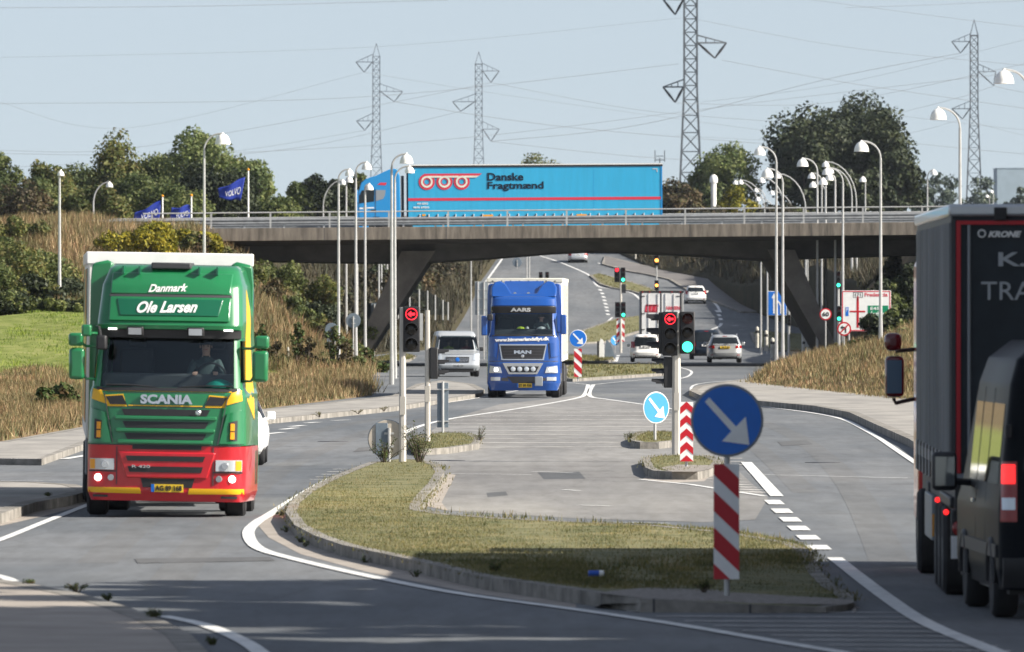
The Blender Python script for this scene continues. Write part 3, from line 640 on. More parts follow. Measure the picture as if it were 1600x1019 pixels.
def bush(label, px, top, s, wpx, m, n=1500, size=.22, group=None, depth=None, base=None):
    x = (px-800)/s; y = F/s; z = Tz(x, y) if base is None else base; h = max(.6, H+(YH-top)/s-z)
    r = thing('bush', (x, y, z), label, 'bush', group); C = []; RR = []; w_ = wpx/s/2
    for i in range(16):
        a = rng.uniform(0, 6.28); q = rng.uniform(0, .8)**.7; C.append((math.cos(a)*q*w_, math.sin(a)*q*w_, h*rng.uniform(.2, .78)*(1-.35*q))); RR.append(min(w_, h)*rng.uniform(.2, .42))
    V, Fq = leaves(C, RR, n, size); V[:, 2] = np.maximum(V[:, 2], .02); npmesh('foliage', V, Fq, TREES[m], r)
    st = MB()
    for c in C[:8]: st.path([(c[0]*.15, c[1]*.15, -.2), (c[0]*.5, c[1]*.5, c[2]*.5), c], [.05, .035, .015], 5)
    st.build('stem', M['bark'], r)
GB = 'bushes on the left embankment'
for a in (('big yellow flecked bush at the left photo edge above the lawn', 8, 350, 35, 110, 'autumn', 4200), ('tall leafy bush left of the thin lamp post above the lawn', 55, 372, 34.5, 80, 'olive', 3200),
          ('dark rounded bush around the foot of the thin lamp post', 100, 440, 35, 76, 'dark', 3200), ('low dark bush behind the wing mirror of the green lorry', 128, 455, 34, 50, 'olive', 1600), ('bush at the top of the bank at the left photo edge', 20, 345, 32, 80, 'autumn', 2600),
          ('bright yellow green bush above the roof of the green lorry', 245, 348, 32.5, 100, 'yellow', 4200), ('yellow green bush right of the brightest bush on the bank', 300, 362, 32, 66, 'yellow', 2400), ('yellow green bush left of the brightest bush on the bank', 195, 366, 32.5, 70, 'yellow', 2400),
          ('brown bush under the left end of the bridge beam', 360, 385, 32, 50, 'brown', 1500), ('green bush under the bridge right of the green lorry', 430, 402, 31.5, 70, 'olive', 2600), ('olive bush under the bridge beside the nearest left lamp posts', 490, 410, 31.5, 70, 'autumn', 2800),
          ('small dark bush hanging on the bank below the bridge', 485, 470, 32.5, 60, 'dark', 2000), ('fresh green bush low on the bank behind the lamp posts', 560, 495, 31, 40, 'olive', 1200), ('leafy bush at the foot of the left lamp posts', 545, 545, 33.5, 60, 'weed', 1700), ('small bush by the verge right of the left lamp posts', 590, 560, 34, 34, 'weed', 900),
          ('tuft of green leaves on the bank below the bridge', 500, 550, 35, 44, 'weed', 1000), ('low weedy bush in the dry grass left of the green lorry', 90, 632, 55, 50, 'weed', 1200)):
    bush(a[0], a[1], a[2]-4, a[3], a[4]*1.4, a[5], n=int(a[6]*1.7), size=.2, group=GB)
GR = 'scrub on the right bank'
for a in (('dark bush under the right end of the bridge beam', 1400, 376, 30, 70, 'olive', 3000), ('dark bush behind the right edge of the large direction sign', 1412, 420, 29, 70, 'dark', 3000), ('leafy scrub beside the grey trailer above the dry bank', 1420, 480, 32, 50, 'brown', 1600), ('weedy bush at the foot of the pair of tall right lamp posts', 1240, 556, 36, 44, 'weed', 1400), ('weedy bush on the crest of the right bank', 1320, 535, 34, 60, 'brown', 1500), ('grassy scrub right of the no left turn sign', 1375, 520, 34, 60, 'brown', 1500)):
    bush(*a[:6], n=a[6], size=.22, group=GR)
GH = 'dark scrub on the banks beyond the bridge'
hb = [('left', -1), ('right', 1)]
HP = ('at the foot of the hill', 'low on the hill', 'halfway up the hill', 'high on the hill', 'near the hill crest', 'at the hill crest')
for i in range(24):
    Y = 660+i*13; d = 2.5+rng.uniform(0, 3); x = float(XL(Y))-d; s = F/Y
    bush(('brown', 'dark', 'tangled', 'ragged')[i % 4]+' scrub left of the far road, '+HP[i//4], 800+x*s, YH-(Tz(x, Y)+rng.uniform(1.6, 3.2)-H)*s, s, rng.uniform(60, 110), ['scrub', 'dark', 'scrub', 'brown'][i % 4], n=1400, size=.35, group=GH+' on the left')
for i in range(24):
    Y = 650+i*14; d = 4+rng.uniform(0, 7); x = float(XR(Y))+d; s = F/Y
    bush(('brown', 'olive', 'tangled', 'dark')[i % 4]+' scrub right of the far road, '+HP[i//4], 800+x*s, YH-(Tz(x, Y)+rng.uniform(1.2, 2.6)-H)*s, s, rng.uniform(60, 110), ['scrub', 'olive', 'scrub', 'dark'][i % 4], n=1400, size=.35, group=GH+' on the right')
def weed(label, px, py, h, w_, z=.15, m='weed', n=300, stems=12, group='weeds in the kerb joints', size=.014):
    p = P(px, py, z); r = thing('weed', tuple(p), label, 'weed', group); C = []; RR = []; st = MB()
    for i in range(stems):
        a = rng.uniform(0, 6.28); q = rng.uniform(.1, 1)*w_; hh = h*rng.uniform(.4, 1); e = (math.cos(a)*q, math.sin(a)*q, hh)
        st.path([(e[0]*.1, e[1]*.1, -.03), (e[0]*.5, e[1]*.5, hh*.55), e], [.008, .006, .003], 5)
        for f in (.4, .6, .8, 1): C.append((e[0]*f, e[1]*f, hh*f)); RR.append(.06*h+.02)
    V, Fq = leaves(C, RR, n, size*1.6); V[:, 2] = np.maximum(V[:, 2], 0); npmesh('foliage', V, Fq, TREES[m], r); st.build('stem', M['bark'], r)
weed('tall red stemmed weeds around the foot of the left signal post', 655, 722, .75, .42, n=1500, stems=34, size=.02, group='weeds on the median'); weed('low weeds left of the foot of the left signal post', 600, 722, .45, .4, n=900, stems=22, size=.02, group='weeds on the median')
for a in (('large weed tuft in the bottom left pavement joint', 121, 923, .08, .15, .06), ('small weed right of the large tuft in the pavement joint', 169, 937, .05, .08, .06), ('weed tuft at the start of the bottom left white line', 241, 964, .07, .12, .06), ('weed at the bottom photo edge by the white line', 331, 1008, .08, .1, .0), ('small dark weed at the left end of the bottom pavement joint', 47, 912, .04, .07, .06),
          ('small weed on the left pavement near the lorry', 75, 775, .05, .06, .15), ('grass tuft on the island edge left of the sunlit blue arrow sign', 985, 688, .25, .2, .1), ('leggy weed at the right end of the small left island', 748, 690, .35, .2, .1), ('green weed tuft on the near median above its gravel edge', 1100, 921, .1, .15, .15), ('green tuft on the shaded part of the median', 772, 893, .1, .1, .15)): weed(*a)
for i, (x, y) in enumerate(((440, 806), (448, 832), (470, 848), (476, 855), (530, 866), (570, 880), (650, 902))): weed('small weed at the curved median kerb, '+('highest on the curve', 'at the tip of the curve', 'just past the tip', 'beside another past the tip', 'where the kerb straightens', 'left of the kerb middle', 'nearest the kerb middle')[i], x, y, .09, .09, 0, n=120, stems=6, group='small weeds along the median kerb')
for i, (x, y) in enumerate(((185, 697), (205, 694), (235, 690), (260, 686), (285, 682), (500, 650), (560, 645), (600, 641), (630, 634))): weed('low grass tuft on the left kerb, '+('leftmost by the lorry', 'second from the lorry', 'third from the lorry', 'hidden behind the lorry', 'just behind the lorry cab', 'right of the lorry', 'midway to the signal post', 'left of the signal post', 'at the signal post')[i], x, y, .12, .25, .1, m='turf', n=200, stems=6, group='grass tufts along the left kerb')

# ------------------------------------------------------------------ motorway bridge
zdk = lambda x: .009*(x)
def shear(mb): mb.v = [(x, y, z+zdk(x)) for x, y, z in mb.v]; return mb
br = thing('motorway_bridge', (0, 513, 0), 'weathered concrete motorway bridge on slanted legs spanning the road', 'bridge'); BY = 521
hx = [-24, -15, -9, -5, -1, 2, 4, 6, 9.5, 13, 17, 22, 30]; hz = [5.6, 5.5, 5.35, 5.28, 5.5, 5.72, 5.8, 5.75, 5.55, 5.28, 5.4, 5.5, 5.6]
def sof(x): return float(np.interp(x, hx, hz))
mb = MB(); xs = np.linspace(-22, 27, 60)
for a, b in zip(xs[:-1], xs[1:]):
    pr = lambda x: [(x, .6, 6.45), (x, 3.4, 6.2), (x, 4.0, sof(x)), (x, 27.0, sof(x)), (x, 27.6, 6.2), (x, 30.4, 6.45), (x, 30.4, 6.9), (x, .6, 6.9)]
    A, B = pr(a), pr(b); mb.add(A+B, [(i, (i+1) % 8, (i+1) % 8+8, i+8) for i in range(8)])
shear(mb).build('deck', M['conc_shade'], br, sharp=30)
for y0, y1 in ((0, .7), (30.3, 31)):
    mb = MB(); mb.prism([(y0, 6.42), (y1, 6.42), (y1, 7.06), (y0, 7.06)], -22, 27, 'x'); shear(mb).build('edge_beam', M['conc'], br, bevel=.02)
mb = MB(); mb.box(-60, 60, .7, 30.3, 6.9, 6.93); shear(mb).build('carriageway', M['road'], br)
for pts in ([(630, 393), (682, 393), (575, 556), (552, 556)], [(1194, 391), (1236, 391), (1303, 548), (1284, 552)]):
    q = [((x-800)/30.6, H-(y-YH)/30.6) for x, y in pts]
    for (a, b) in ((3.0, 27.0),):
        MB().prism(q, a, b, 'y').build('slanted_leg', M['leg'], br, bevel=.03)
for x0, x1 in ((-19, -16.2), (22.0, 25)):
    MB().box(x0, x1, 1, 30, 3, 6.4).build('abutment', M['conc'], br)
for x in np.arange(-15.5, 24, 6.1): shear(MB().box(x, x+.025, -.004, .02, 6.42, 7.05)).build('joint', M['dark'], br)
def railing(name, label, y, z0, h, xa, xb, step, x0):
    r = thing(name, (0, y, 0), label, 'railing', 'bridge railings'); k = MB()
    k.tube((xa, 0, z0+h+zdk(xa)), (xb, 0, z0+h+zdk(xb)), .035, n=6); k.build('top_rail', M['galv'], r)
    x = x0
    while x < xb:
        MB().box(x-.045, x+.045, -.03, .03, z0+zdk(x), z0+h-.03+zdk(x)).build('post', M['galv'], r); x += step
railing('railing', 'pale steel railing along the near edge of the bridge', 513.3, 7.0, .84, -18.5, 24, 2.97, -18.05)
railing('railing', 'pale steel railing along the far edge of the bridge', 543.6, 7.0, .84, -30, 30, 3.02, -29.3)
def guard(label, y, z0, xa, xb):
    r = thing('guard_rail', (0, y, 0), label, 'guard rail', 'guard rails on the bridge'); k = MB()
    prof = [(-.0, .0), (-.06, .05), (-.06, .10), (0, .155), (-.06, .21), (-.06, .26), (0, .31), (.012, .31), (-.045, .255), (-.045, .215), (.012, .155), (-.045, .1), (-.045, .05), (.012, 0)]
    k.prism([(a, b+z0+.32) for a, b in prof], xa, xb, 'x'); shear(k).build('beam', M['railg'], r)
    x = xa
    while x < xb: MB().box(x, x+.1, .02, .12, z0+zdk(x), z0+.6+zdk(x)).build('post', M['galv'], r); x += 2
guard('near guard rail behind the railing on the bridge', 514.4, 6.93, -21.5, 26); guard('guard rail on the near side of the bridge central reserve', 527.0, 6.93, -42, 34); guard('guard rail on the far side of the bridge central reserve', 529.0, 6.93, -42, 34)
guard('far guard rail on the bridge', 541.5, 6.93, -40, 34)

# ------------------------------------------------------------------ lamps, pylons, wires
def lamp(label, px, s, hx_, top, hw, arc=False, group='street lamps', basez=None, tilt=0):
    x = (px-800)/s; y = F/s; z = (Tz(x, y) if basez is None else basez); zt = H-(top-YH)/s; h = zt-z; dx = (hx_-px)/s; rr = hw/s/2
    r = thing('street_lamp', (x, y, z), label, 'street lamp', group); k = MB(); ax = dx
    b = min(abs(dx)*.9, .9) if not arc else abs(dx); bh = b if not arc else b*1.3
    k.path([(0, 0, -.3), (0, 0, .4), (0, 0, 1.6), (0, 0, h-bh-.02)], [.10, .10, .075, .05], 8)
    k.build('pole', M['galv'], r)
    k = MB(); sg = 1 if dx >= 0 else -1; pts = [(sg*b*(1-math.cos(t)), 0, h-bh-.02+bh*math.sin(t)) for t in np.linspace(0, math.pi/2, 8)]
    pts.append((dx+.001*sg, 0, h)); k.path(pts, .038 if not arc else .045, 7); k.build('arm', M['galv'], r)
    k = MB(); hgt = rr*1.35; prof = [(.03, .05), (.05, .0)]+[(rr*math.sin(t), -hgt+hgt*math.cos(t)*.98) for t in np.linspace(.22, math.pi/2, 7)]+[(rr*1.03, -hgt-.015), (rr*.97, -hgt-.02), (rr*.85, -hgt+.03), (.02, -hgt+.04)]
    k.lathe(prof, (dx, 0, h-.02), n=16); k.build('lamp_shade', M['lampw'], r, sharp=50); return r
LP = [
 ('nearest dome street lamp on the left, right of the concrete leg', 612, 40, 635, 240, 21, 0), ('street lamp just behind the nearest left one, its head touching the trailer corner', 617, 37, 640, 259, 15, 0),
 ('dome street lamp second from the left in the left cluster', 529, 35.5, 546, 264, 14, 0), ('dome street lamp third from the left in the left cluster', 556, 34.5, 573, 253, 16, 0), ('low dome street lamp in front of the cyan cab', 570.5, 33, 577, 287, 13, 0),
 ('arched lamp left of the cyan cab standing beyond the bridge', 505, 21, 536, 281, 10, 1), ('street lamp whose head hangs by the cyan cab window', 558, 28, 587, 292, 12, 1), ('street lamp with a small head left of the third left lamp', 541, 28, 546, 276, 12, 0),
 ('street lamp whose pole rises behind the green lorry', 319, 38, 348, 208, 24, 0), ('thin street lamp seen edge on above the left bushes', 93, 36, 95, 266, 11, 0), ('small distant street lamp above the bank on the left', 146, 26, 171, 284, 11, 1),
 ('dome street lamp in front of the large direction sign', 1376, 38, 1346, 220, 23, 0), ('tall street lamp right of the bridge, its base behind the grey trailer', 1500, 44, 1466, 168, 26, 0), ('street lamp at the right photo edge with only its head in view', 1606, 53, 1569, 108, 31, 0),
 ('tallest of the right lamp pair beside the silver estate car', 1213, 35.5, 1187, 229, 18, 0), ('lower lamp of the right pair beside the silver estate car', 1223, 35, 1199, 263, 19, 0), ('street lamp with a flat arm left of the speed limit sign', 1277, 31, 1254, 247, 18, 0),
 ('street lamp just right of the speed limit sign with a head-on dome', 1290, 30.5, 1286, 278, 14, 0), ('street lamp in front of the no left turn sign', 1305, 31, 1296, 272, 13, 0), ('highest headed lamp of the crowded right cluster, in front of the sign edge', 1317, 32, 1292, 262, 15, 0),
 ('outermost tall arched lamp of the right cluster', 1338, 22, 1290, 252, 12, 1), ('inner tall arched lamp of the right cluster', 1331, 22.5, 1297, 262, 12, 1), ('small head-on street lamp right of the arched pair', 1352, 21, 1348, 276, 11, 0),
 ('small street lamp beside the hazy trees on the right', 1449, 22, 1459, 265, 11, 1), ('arched lamp reaching left behind the tall right pair', 1259, 23, 1215, 271, 10, 1), ('small lamp with its dome left of the tall right pair', 1224, 24, 1190, 277, 11, 1), ('small lamp whose dome hangs left of the flat armed lamp', 1284, 24, 1268, 270, 12, 0), ('lower small lamp left of the flat armed lamp', 1290, 24, 1270, 284, 12, 0),
 ('far arched lamp with twin-like pale head above the bridge rail', 1195, 18, 1157, 281, 9, 1), ('far arched lamp with the leftmost head above the bridge rail', 1187, 17, 1149, 282, 8, 1), ('small far lamp low above the rail near the tall right pair', 1196, 17, 1181, 294, 8, 1), ('smallest far lamp lowest above the rail near the tall right pair', 1215, 17, 1184, 308, 8, 1), ('far arched lamp right of the tall right pair low above the rail', 1242, 17, 1206, 298, 8, 1),
 ('tiny far lamp right of the right hand pylon', 1552, 11, 1549, 297, 6, 0), ('tiny far lamp in front of the right hand pylon foot', 1546, 11, 1542, 304, 6, 0)]
for lb, px, s, hx_, top, hw, arc in LP: lamp(lb, px, s, hx_, top, hw, bool(arc))
def bare(label, px, s, top, group='bare steel poles under the bridge', r_=.06):
    x = (px-800)/s; y = F/s; z = Tz(x, y); h = H-(top-YH)/s-z; r = thing('steel_pole', (x, y, z), label, 'pole', group)
    MB().path([(0, 0, -.2), (0, 0, h*.5), (0, 0, h)], [r_*1.2, r_, r_*.8], 7).build('shaft', M['galv'], r); MB().lathe([(r_, 0), (r_*.5, .04)], (0, 0, h)).build('cap', M['dark'], r)
for lb, px, s, top in (('leftmost of the four pale poles behind the concrete leg', 592, 23, 330), ('second of the four pale poles behind the concrete leg', 596, 22.5, 330), ('third of the four pale poles behind the concrete leg', 600.5, 22, 330), ('rightmost of the four pale poles behind the concrete leg', 605, 21.5, 330), ('lone pale pole on the scrub bank left of the blue lorry', 736, 21, 392),
    ('left one of the pole pair behind the blue lorry roof', 823, 19, 340), ('right one of the pole pair behind the blue lorry roof', 827, 18.6, 340), ('left grey pole left of the blue lane sign', 1189, 25, 410), ('right grey pole left of the blue lane sign', 1199, 24.5, 410), ('pale pole left of the speed limit sign under the bridge', 1232, 24, 430),
    ('pale pole between the concrete leg and the speed limit sign', 1262, 22, 400), ('first of three poles right of the direction sign lamp under the bridge', 1333, 21, 340), ('second of three poles right of the direction sign lamp under the bridge', 1341, 21, 340), ('third of three poles right of the direction sign lamp under the bridge', 1353, 21, 340)): bare(lb, px, s, top)
def pylon(label, cx, s, top, sh, wt, yb, wb, ymid, arms, rm=.09):
    x0 = (cx-800)/s; y0 = F/s; zz = lambda y: H-(y-YH)/s; zb = zz(yb); r = thing('pylon', (x0, y0, zb), label, 'pylon', 'lattice pylons'); X_ = lambda x: (x-cx)/s; Z_ = lambda y: zz(y)-zb
    k = MB(); lv = []; y = yb; hw = lambda y: (wt if y < ymid else wt+(wb-wt)*(y-ymid)/(yb-ymid))/2/s
    while y > sh: lv.append(y); y -= max(6, 2.6*hw(y)*s*.8)
    lv.append(sh)
    for a, b in zip(lv[:-1], lv[1:]):
        wa, wb_ = hw(a), hw(b); ca = [(-wa, -wa), (wa, -wa), (wa, wa), (-wa, wa)]; cb = [(-wb_, -wb_), (wb_, -wb_), (wb_, wb_), (-wb_, wb_)]
        for i in range(4):
            j = (i+1) % 4; A = (*ca[i], Z_(a)); B = (*cb[i], Z_(b)); A2 = (*ca[j], Z_(a)); B2 = (*cb[j], Z_(b))
            k.tube(A, B, rm*1.3, n=4); k.tube(A, B2, rm*.7, n=4); k.tube(A2, B, rm*.7, n=4); k.tube(B, B2, rm*.6, n=4)
    w_ = hw(sh)
    for sx in (-1, 1):
        for sy in (-1, 1): k.tube((sx*w_, sy*w_, Z_(sh)), (0, 0, Z_(top)), rm, n=4)
    k.build('tower', M['pylon'], r)
    for tx, ty, vx, vy in arms:
        k = MB(); sd_ = 1 if tx > cx else -1; w_ = hw(ty); tip = (X_(tx), 0, Z_(ty)); rise = 12/s
        for sy in (-1, 1):
            k.tube((sd_*w_, sy*w_, Z_(ty)), tip, rm, n=4); k.tube((sd_*w_, sy*w_, Z_(ty)+rise), tip, rm*.8, n=4)
            for f in (.3, .6): k.tube((sd_*w_+(tip[0]-sd_*w_)*f, sy*w_*(1-f), Z_(ty)), (sd_*w_+(tip[0]-sd_*w_)*f, sy*w_*(1-f), Z_(ty)+rise*(1-f)), rm*.6, n=4)
        k.build('arm', M['pylon'], r)
        for ex in (tip[0], sd_*w_+.1*sd_):
            MB().path([(ex, 0, Z_(ty)), ((ex+X_(vx))/2, 0, (Z_(ty)+Z_(vy))/2), (X_(vx), 0, Z_(vy))], [rm*.9, rm*1.5, rm*.8], 5).build('insulator', M['dark'], r)
pylon('tall dark pylon behind the bridge, cut off by the top photo edge', 1079, 11, -60, -25, 20, 345, 38, 140, [(1036, -1, 1055, 23), (1135, 67, 1117, 91), (1036, 136, 1055, 160)], .135)
pylon('grey pylon furthest left, above the cyan cab', 588, 7.7, 68, 88, 11, 300, 19, 190, [(556, 97, 569, 113), (629, 143, 616, 159), (557, 189, 570, 204)], .075)
pylon('grey pylon above the middle of the cyan trailer', 748, 7.7, 81, 100, 11, 300, 18, 190, [(780, 111, 767, 129), (707, 159, 720, 174), (780, 202, 767, 221)], .075)
pylon('grey pylon on the right above the grey trailer', 1522, 8, 31, 55, 12, 345, 26, 170, [(1487, 65, 1501, 83), (1556, 112, 1553, 134), (1487, 170, 1504, 186)], .09)
WR = [[(0, 90), (590, 73), (1066, 28)], [(1091, 31), (1326, 74), (1620, 104)], [(1128, 94), (1322, 129), (1620, 172)], [(1602, 62), (1322, 129), (1094, 160)], [(1600, 100), (1300, 160), (1056, 161)],
      [(0, 162), (560, 152), (1060, 100)], [(0, 160), (200, 200), (569, 113)], [(0, 235), (200, 232), (560, 170), (767, 129)], [(616, 159), (900, 200), (1400, 240)], [(570, 204), (300, 245), (0, 262)], [(720, 174), (500, 225), (300, 250), (0, 290)],
      [(767, 221), (1000, 245), (1300, 262)], [(569, 113), (800, 150), (1200, 205)], [(767, 129), (1000, 172), (1240, 192)], [(1501, 83), (1300, 122), (1000, 195), (767, 221)], [(1504, 186), (1420, 208), (1300, 222), (1056, 212)], [(1553, 134), (1500, 152), (1400, 178)], [(1553, 134), (1620, 148)], [(1504, 186), (1620, 216)],
      [(0, 240), (300, 241), (720, 216), (1200, 158), (1600, 112)], [(1430, 224), (1620, 242)], [(400, 0), (680, -4)], [(1180, -12), (1500, 30), (1620, 44)], [(0, 12), (200, 11), (400, 8), (700, 0)], [(1400, 180), (1620, 205)], [(1320, 12), (1620, 0)]]
def wdesc(x, y):
    for px_, nm in ((1055, 'dark'), (1128, 'dark'), (1091, 'dark'), (569, 'leftmost'), (616, 'leftmost'), (767, 'trailer side'), (720, 'trailer side'), (1503, 'right hand'), (1553, 'right hand')):
        if abs(x-px_) < 14: return 'the '+nm+' pylon '+('top' if y < 105 else 'middle' if y < 165 else 'lower arm')
    return ('the left edge' if x < 5 else 'the right edge' if x > 1590 else 'the left sky' if x < 700 else 'the right sky')+(' near the top' if y < 60 else ' high up' if y < 120 else ' at mid height' if y < 190 else ' low down')
seen = {}
for k_, pts in enumerate(WR):
    q = smooth_poly(pts, 12, False) if len(pts) > 2 else [(pts[0][0]+(pts[1][0]-pts[0][0])*t, pts[0][1]+(pts[1][1]-pts[0][1])*t+4*t*(1-t)) for t in np.linspace(0, 1, 10)]
    s = 10+.3*(k_ % 5); m_ = MB().path([at(x, y, s) for x, y in q], .022+.006*(k_ % 3), 5).build('power_line', M['wire'])
    lb = 'wire from '+wdesc(*pts[0])+' to '+wdesc(*pts[-1]); seen[lb] = seen.get(lb, 0)+1
    tag(m_, ('second ' if seen[lb] > 1 else '')+lb, 'power line', 'power lines strung between the pylons')
# white mast, aerial, far building
r = thing('vent_mast', at(1115, 340, 17), 'thick white mast with a wider cap beyond the bridge', 'mast')
MB().lathe([(.25, -2), (.25, 3.0), (.24, 3.2)]).build('shaft', M['lampw'], r); MB().lathe([(.36, 3.2), (.38, 3.5), (.32, 3.75), (.12, 3.95)]).build('cap', M['lampw'], r)
r = thing('aerial', at(1031, 262, 15), 'small forked aerial above the right end of the cyan trailer', 'aerial'); MB().tube((0, 0, -6), (0, 0, 1.0), .06).build('mast', M['pylon'], r)
k = MB(); k.tube((-.5, 0, .8), (.5, 0, .8), .05); [k.tube((d, 0, .6), (d, 0, 1.8), .05) for d in (-.5, .5)]; k.tube((-.4, 0, 1.2), (.4, 0, 1.2), .04); k.build('crossbar', M['pylon'], r)
r = thing('building', at(1600, 345, 6), 'large plain pale blue building far away at the right edge', 'building'); MB().box(-7, 16, 0, 20, -4, 13.6).build('wall', M['bld'], r); MB().box(-7.1, 16.1, -.1, 20.1, 13.6, 13.8).build('roof', M['bld'], r)

# flags
def flagpole(label, px, top, s, base, pts, txt, flat_l):
    x, y = (px-800)/s, F/s; zt = H-(top-YH)/s; z = H-(base-YH)/s
    r = thing('flagpole', (x, y, z), label, 'flagpole', 'white flagpoles'); MB().path([(0, 0, -1.5), (0, 0, zt-z)], [.06, .045], 7).build('pole', M['lampw'], r); MB().lathe([(.03, 0), (.08, .05), (.08, .1), (.02, .15)], (0, 0, zt-z)).build('finial', M['orange'], r)
    q = [((a-px)/s, (base-b)/s) for a, b in pts]; fl = thing('flag', (x, y-.05, z), flat_l, 'flag', 'blue flags')   # corners: near top, far top, far bottom, near bottom
    def fn(u, v, off): return ((q[0][0]*(1-u)+q[1][0]*u)*v+(q[3][0]*(1-u)+q[2][0]*u)*(1-v), -off+.12*math.sin(u*7+v*2)*u-.06*math.sin(v*5+u*3), (q[0][1]*(1-u)+q[1][1]*u)*v+(q[3][1]*(1-u)+q[2][1]*u)*(1-v)+.05*math.sin(u*8))
    MB().patch(fn, [(0, 0), (1, 0), (1, 1), (0, 1)], 0, .01, 22, 8).build('cloth', M['flag'], fl, sharp=180)
    text(None, fl, 'lettering', txt, M['signw'], fn, .08, .72, .25, .6, .03, mirror=True)
flagpole('tallest white flagpole with the raised blue flag', 388, 267, 25, 345, [(383, 277), (340, 296), (343, 310), (376, 314)], 'VOLVO', 'blue flag flying highest, with mirrored white letters')
flagpole('white flagpole of the leftmost blue flag', 254, 308, 25, 345, [(252, 313), (210, 334), (208, 346), (249, 345)], 'VOLVO', 'leftmost blue flag with mirrored white letters, low behind the rail')
flagpole('white flagpole of the middle blue flag', 299, 307, 25, 345, [(297, 320), (268, 326), (265, 345), (297, 345)], 'VOLVO', 'middle blue flag between the leftmost and the highest one')

GS = 'unseen trees added to shade the foreground'  # out-of-view trees, added so their shadows fall across the foreground
for i, (x, y, h) in enumerate(((13, 56, 17), (14, 64, 18), (13, 72, 17), (13.6, 80, 18.5), (13, 88, 17.5), (13.6, 96, 18), (13, 104, 16), (12.6, 110, 11.5), (17, 52, 19), (17.5, 60, 20), (17, 68, 19.5), (17.6, 76, 20), (17, 84, 20), (17.4, 92, 19.5), (17, 100, 18))):
    tree('leafy_tree', ('nearest', 'second nearest', 'third nearest', 'fourth nearest', 'fifth nearest', 'sixth nearest', 'second farthest', 'farthest', 'rear row nearest', 'rear row second', 'rear row third', 'rear row middle', 'rear row fifth', 'rear row sixth', 'rear row farthest')[i]+' added shade tree right of the road, out of view', x, y, .1, h, 9, 'olive', n=14000, size=.6, group=GS, low=.04, clumps=34)

for i in range(9):
    bush(('olive', 'autumn', 'brown', 'green')[i % 4]+' bush on the left bank, '+('under the beam end', 'just below the beam end', 'left of the leftmost post', 'behind the leftmost post', 'between the lamp posts', 'above the round sign back', 'behind the round sign back', 'above the lamp post feet', 'by the concrete leg foot')[i], 385+i*22+rng.uniform(-6, 6), 396+i*16+rng.uniform(-8, 8), 32+i*.15, 46, ['olive', 'autumn', 'brown', 'olive'][i % 4], n=1500, size=.2, group='leafy bushes on the bank edge by the bridge')
for i in range(8):
    bush(('tall leafy', 'tall olive', 'tall yellowish')[i % 3]+' bush of the upper thicket, '+('at the photo edge', 'next to the photo edge', 'left of the thin lamp post', 'by the thin lamp post', 'behind the thin lamp post', 'right of the thin lamp post', 'toward the green lorry', 'just left of the green lorry')[i], -4+i*14, 348+8*(i % 3)+max(0, i-3)*14, 34, 95, ['autumn', 'olive', 'autumn'][i % 3], n=4200, size=.2, group='upper thicket above the lawn')
for i in range(8):
    bush('dense '+('olive', 'autumn', 'dark', 'deep green')[i % 4]+' bush edging the lawn, '+('at the photo edge', 'near the photo edge', 'left of the lamp post', 'in front of the lamp post', 'at the lamp post foot', 'right of the lamp post', 'toward the lorry', 'beside the lorry mirror')[i], 0+i*18, 404+12*(i % 3)+i*6, 36, 95, ['olive', 'autumn', 'dark', 'dark'][(i+i//4) % 4], n=3200, size=.2, group='lower thicket edging the lawn')
for i in range(9):
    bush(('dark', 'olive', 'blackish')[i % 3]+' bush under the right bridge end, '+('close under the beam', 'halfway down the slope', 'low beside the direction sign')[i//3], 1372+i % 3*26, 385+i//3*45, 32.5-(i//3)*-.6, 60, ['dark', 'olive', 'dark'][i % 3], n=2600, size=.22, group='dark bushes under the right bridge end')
for i in range(5):
    bush(('orange brown', 'brown', 'yellowish')[i % 3]+' bush above the left beam end, '+('furthest left', 'left', 'middle', 'right', 'furthest right')[i]+' of five', 300+i*16, 352+i*5, 32.2, 44, ['autumn', 'brown', 'yellow'][i % 3], n=1600, size=.2, group='bushes at the left bridge end')
tm = MB()
for pts, wd in (([(690, 650), (560, 680), (430, 740), (330, 830), (250, 930)], .5), ([(640, 648), (500, 672), (370, 720), (240, 800), (150, 880)], .5), ([(1120, 640), (1240, 680), (1330, 760), (1400, 900)], .5), ([(1060, 640), (1170, 690), (1260, 770)], .45)): line(pts, wd, None, .002, tm)
tag(tm.build('tyre_tracks', asphalt('tyre_darkened_asphalt', (.125, .132, .138), (.185, .187, .188)), sharp=180), kind='structure')
pm = asphalt('patched_asphalt', (.10, .105, .11), (.15, .15, .15))
for q in ([(270, 690), (330, 683), (340, 688), (280, 696)], [(560, 700), (590, 697), (585, 704), (552, 706)], [(840, 738), (905, 737), (915, 748), (850, 749)], [(1215, 690), (1260, 688), (1270, 694), (1222, 697)], [(760, 770), (790, 768), (794, 774), (762, 777)], [(210, 873), (420, 870), (430, 876), (215, 880)]): sheet('asphalt_patch', q, .0055, pm)
mh = MB()
for x, y in ((700, 720), (1285, 723), (520, 690)): p = P(x, y, 0); mh.lathe([(.35, .0), (.35, .009), (.3, .012)], (p.x, p.y, 0), n=20)
tag(mh.build('road_covers', M['dark']), kind='structure')

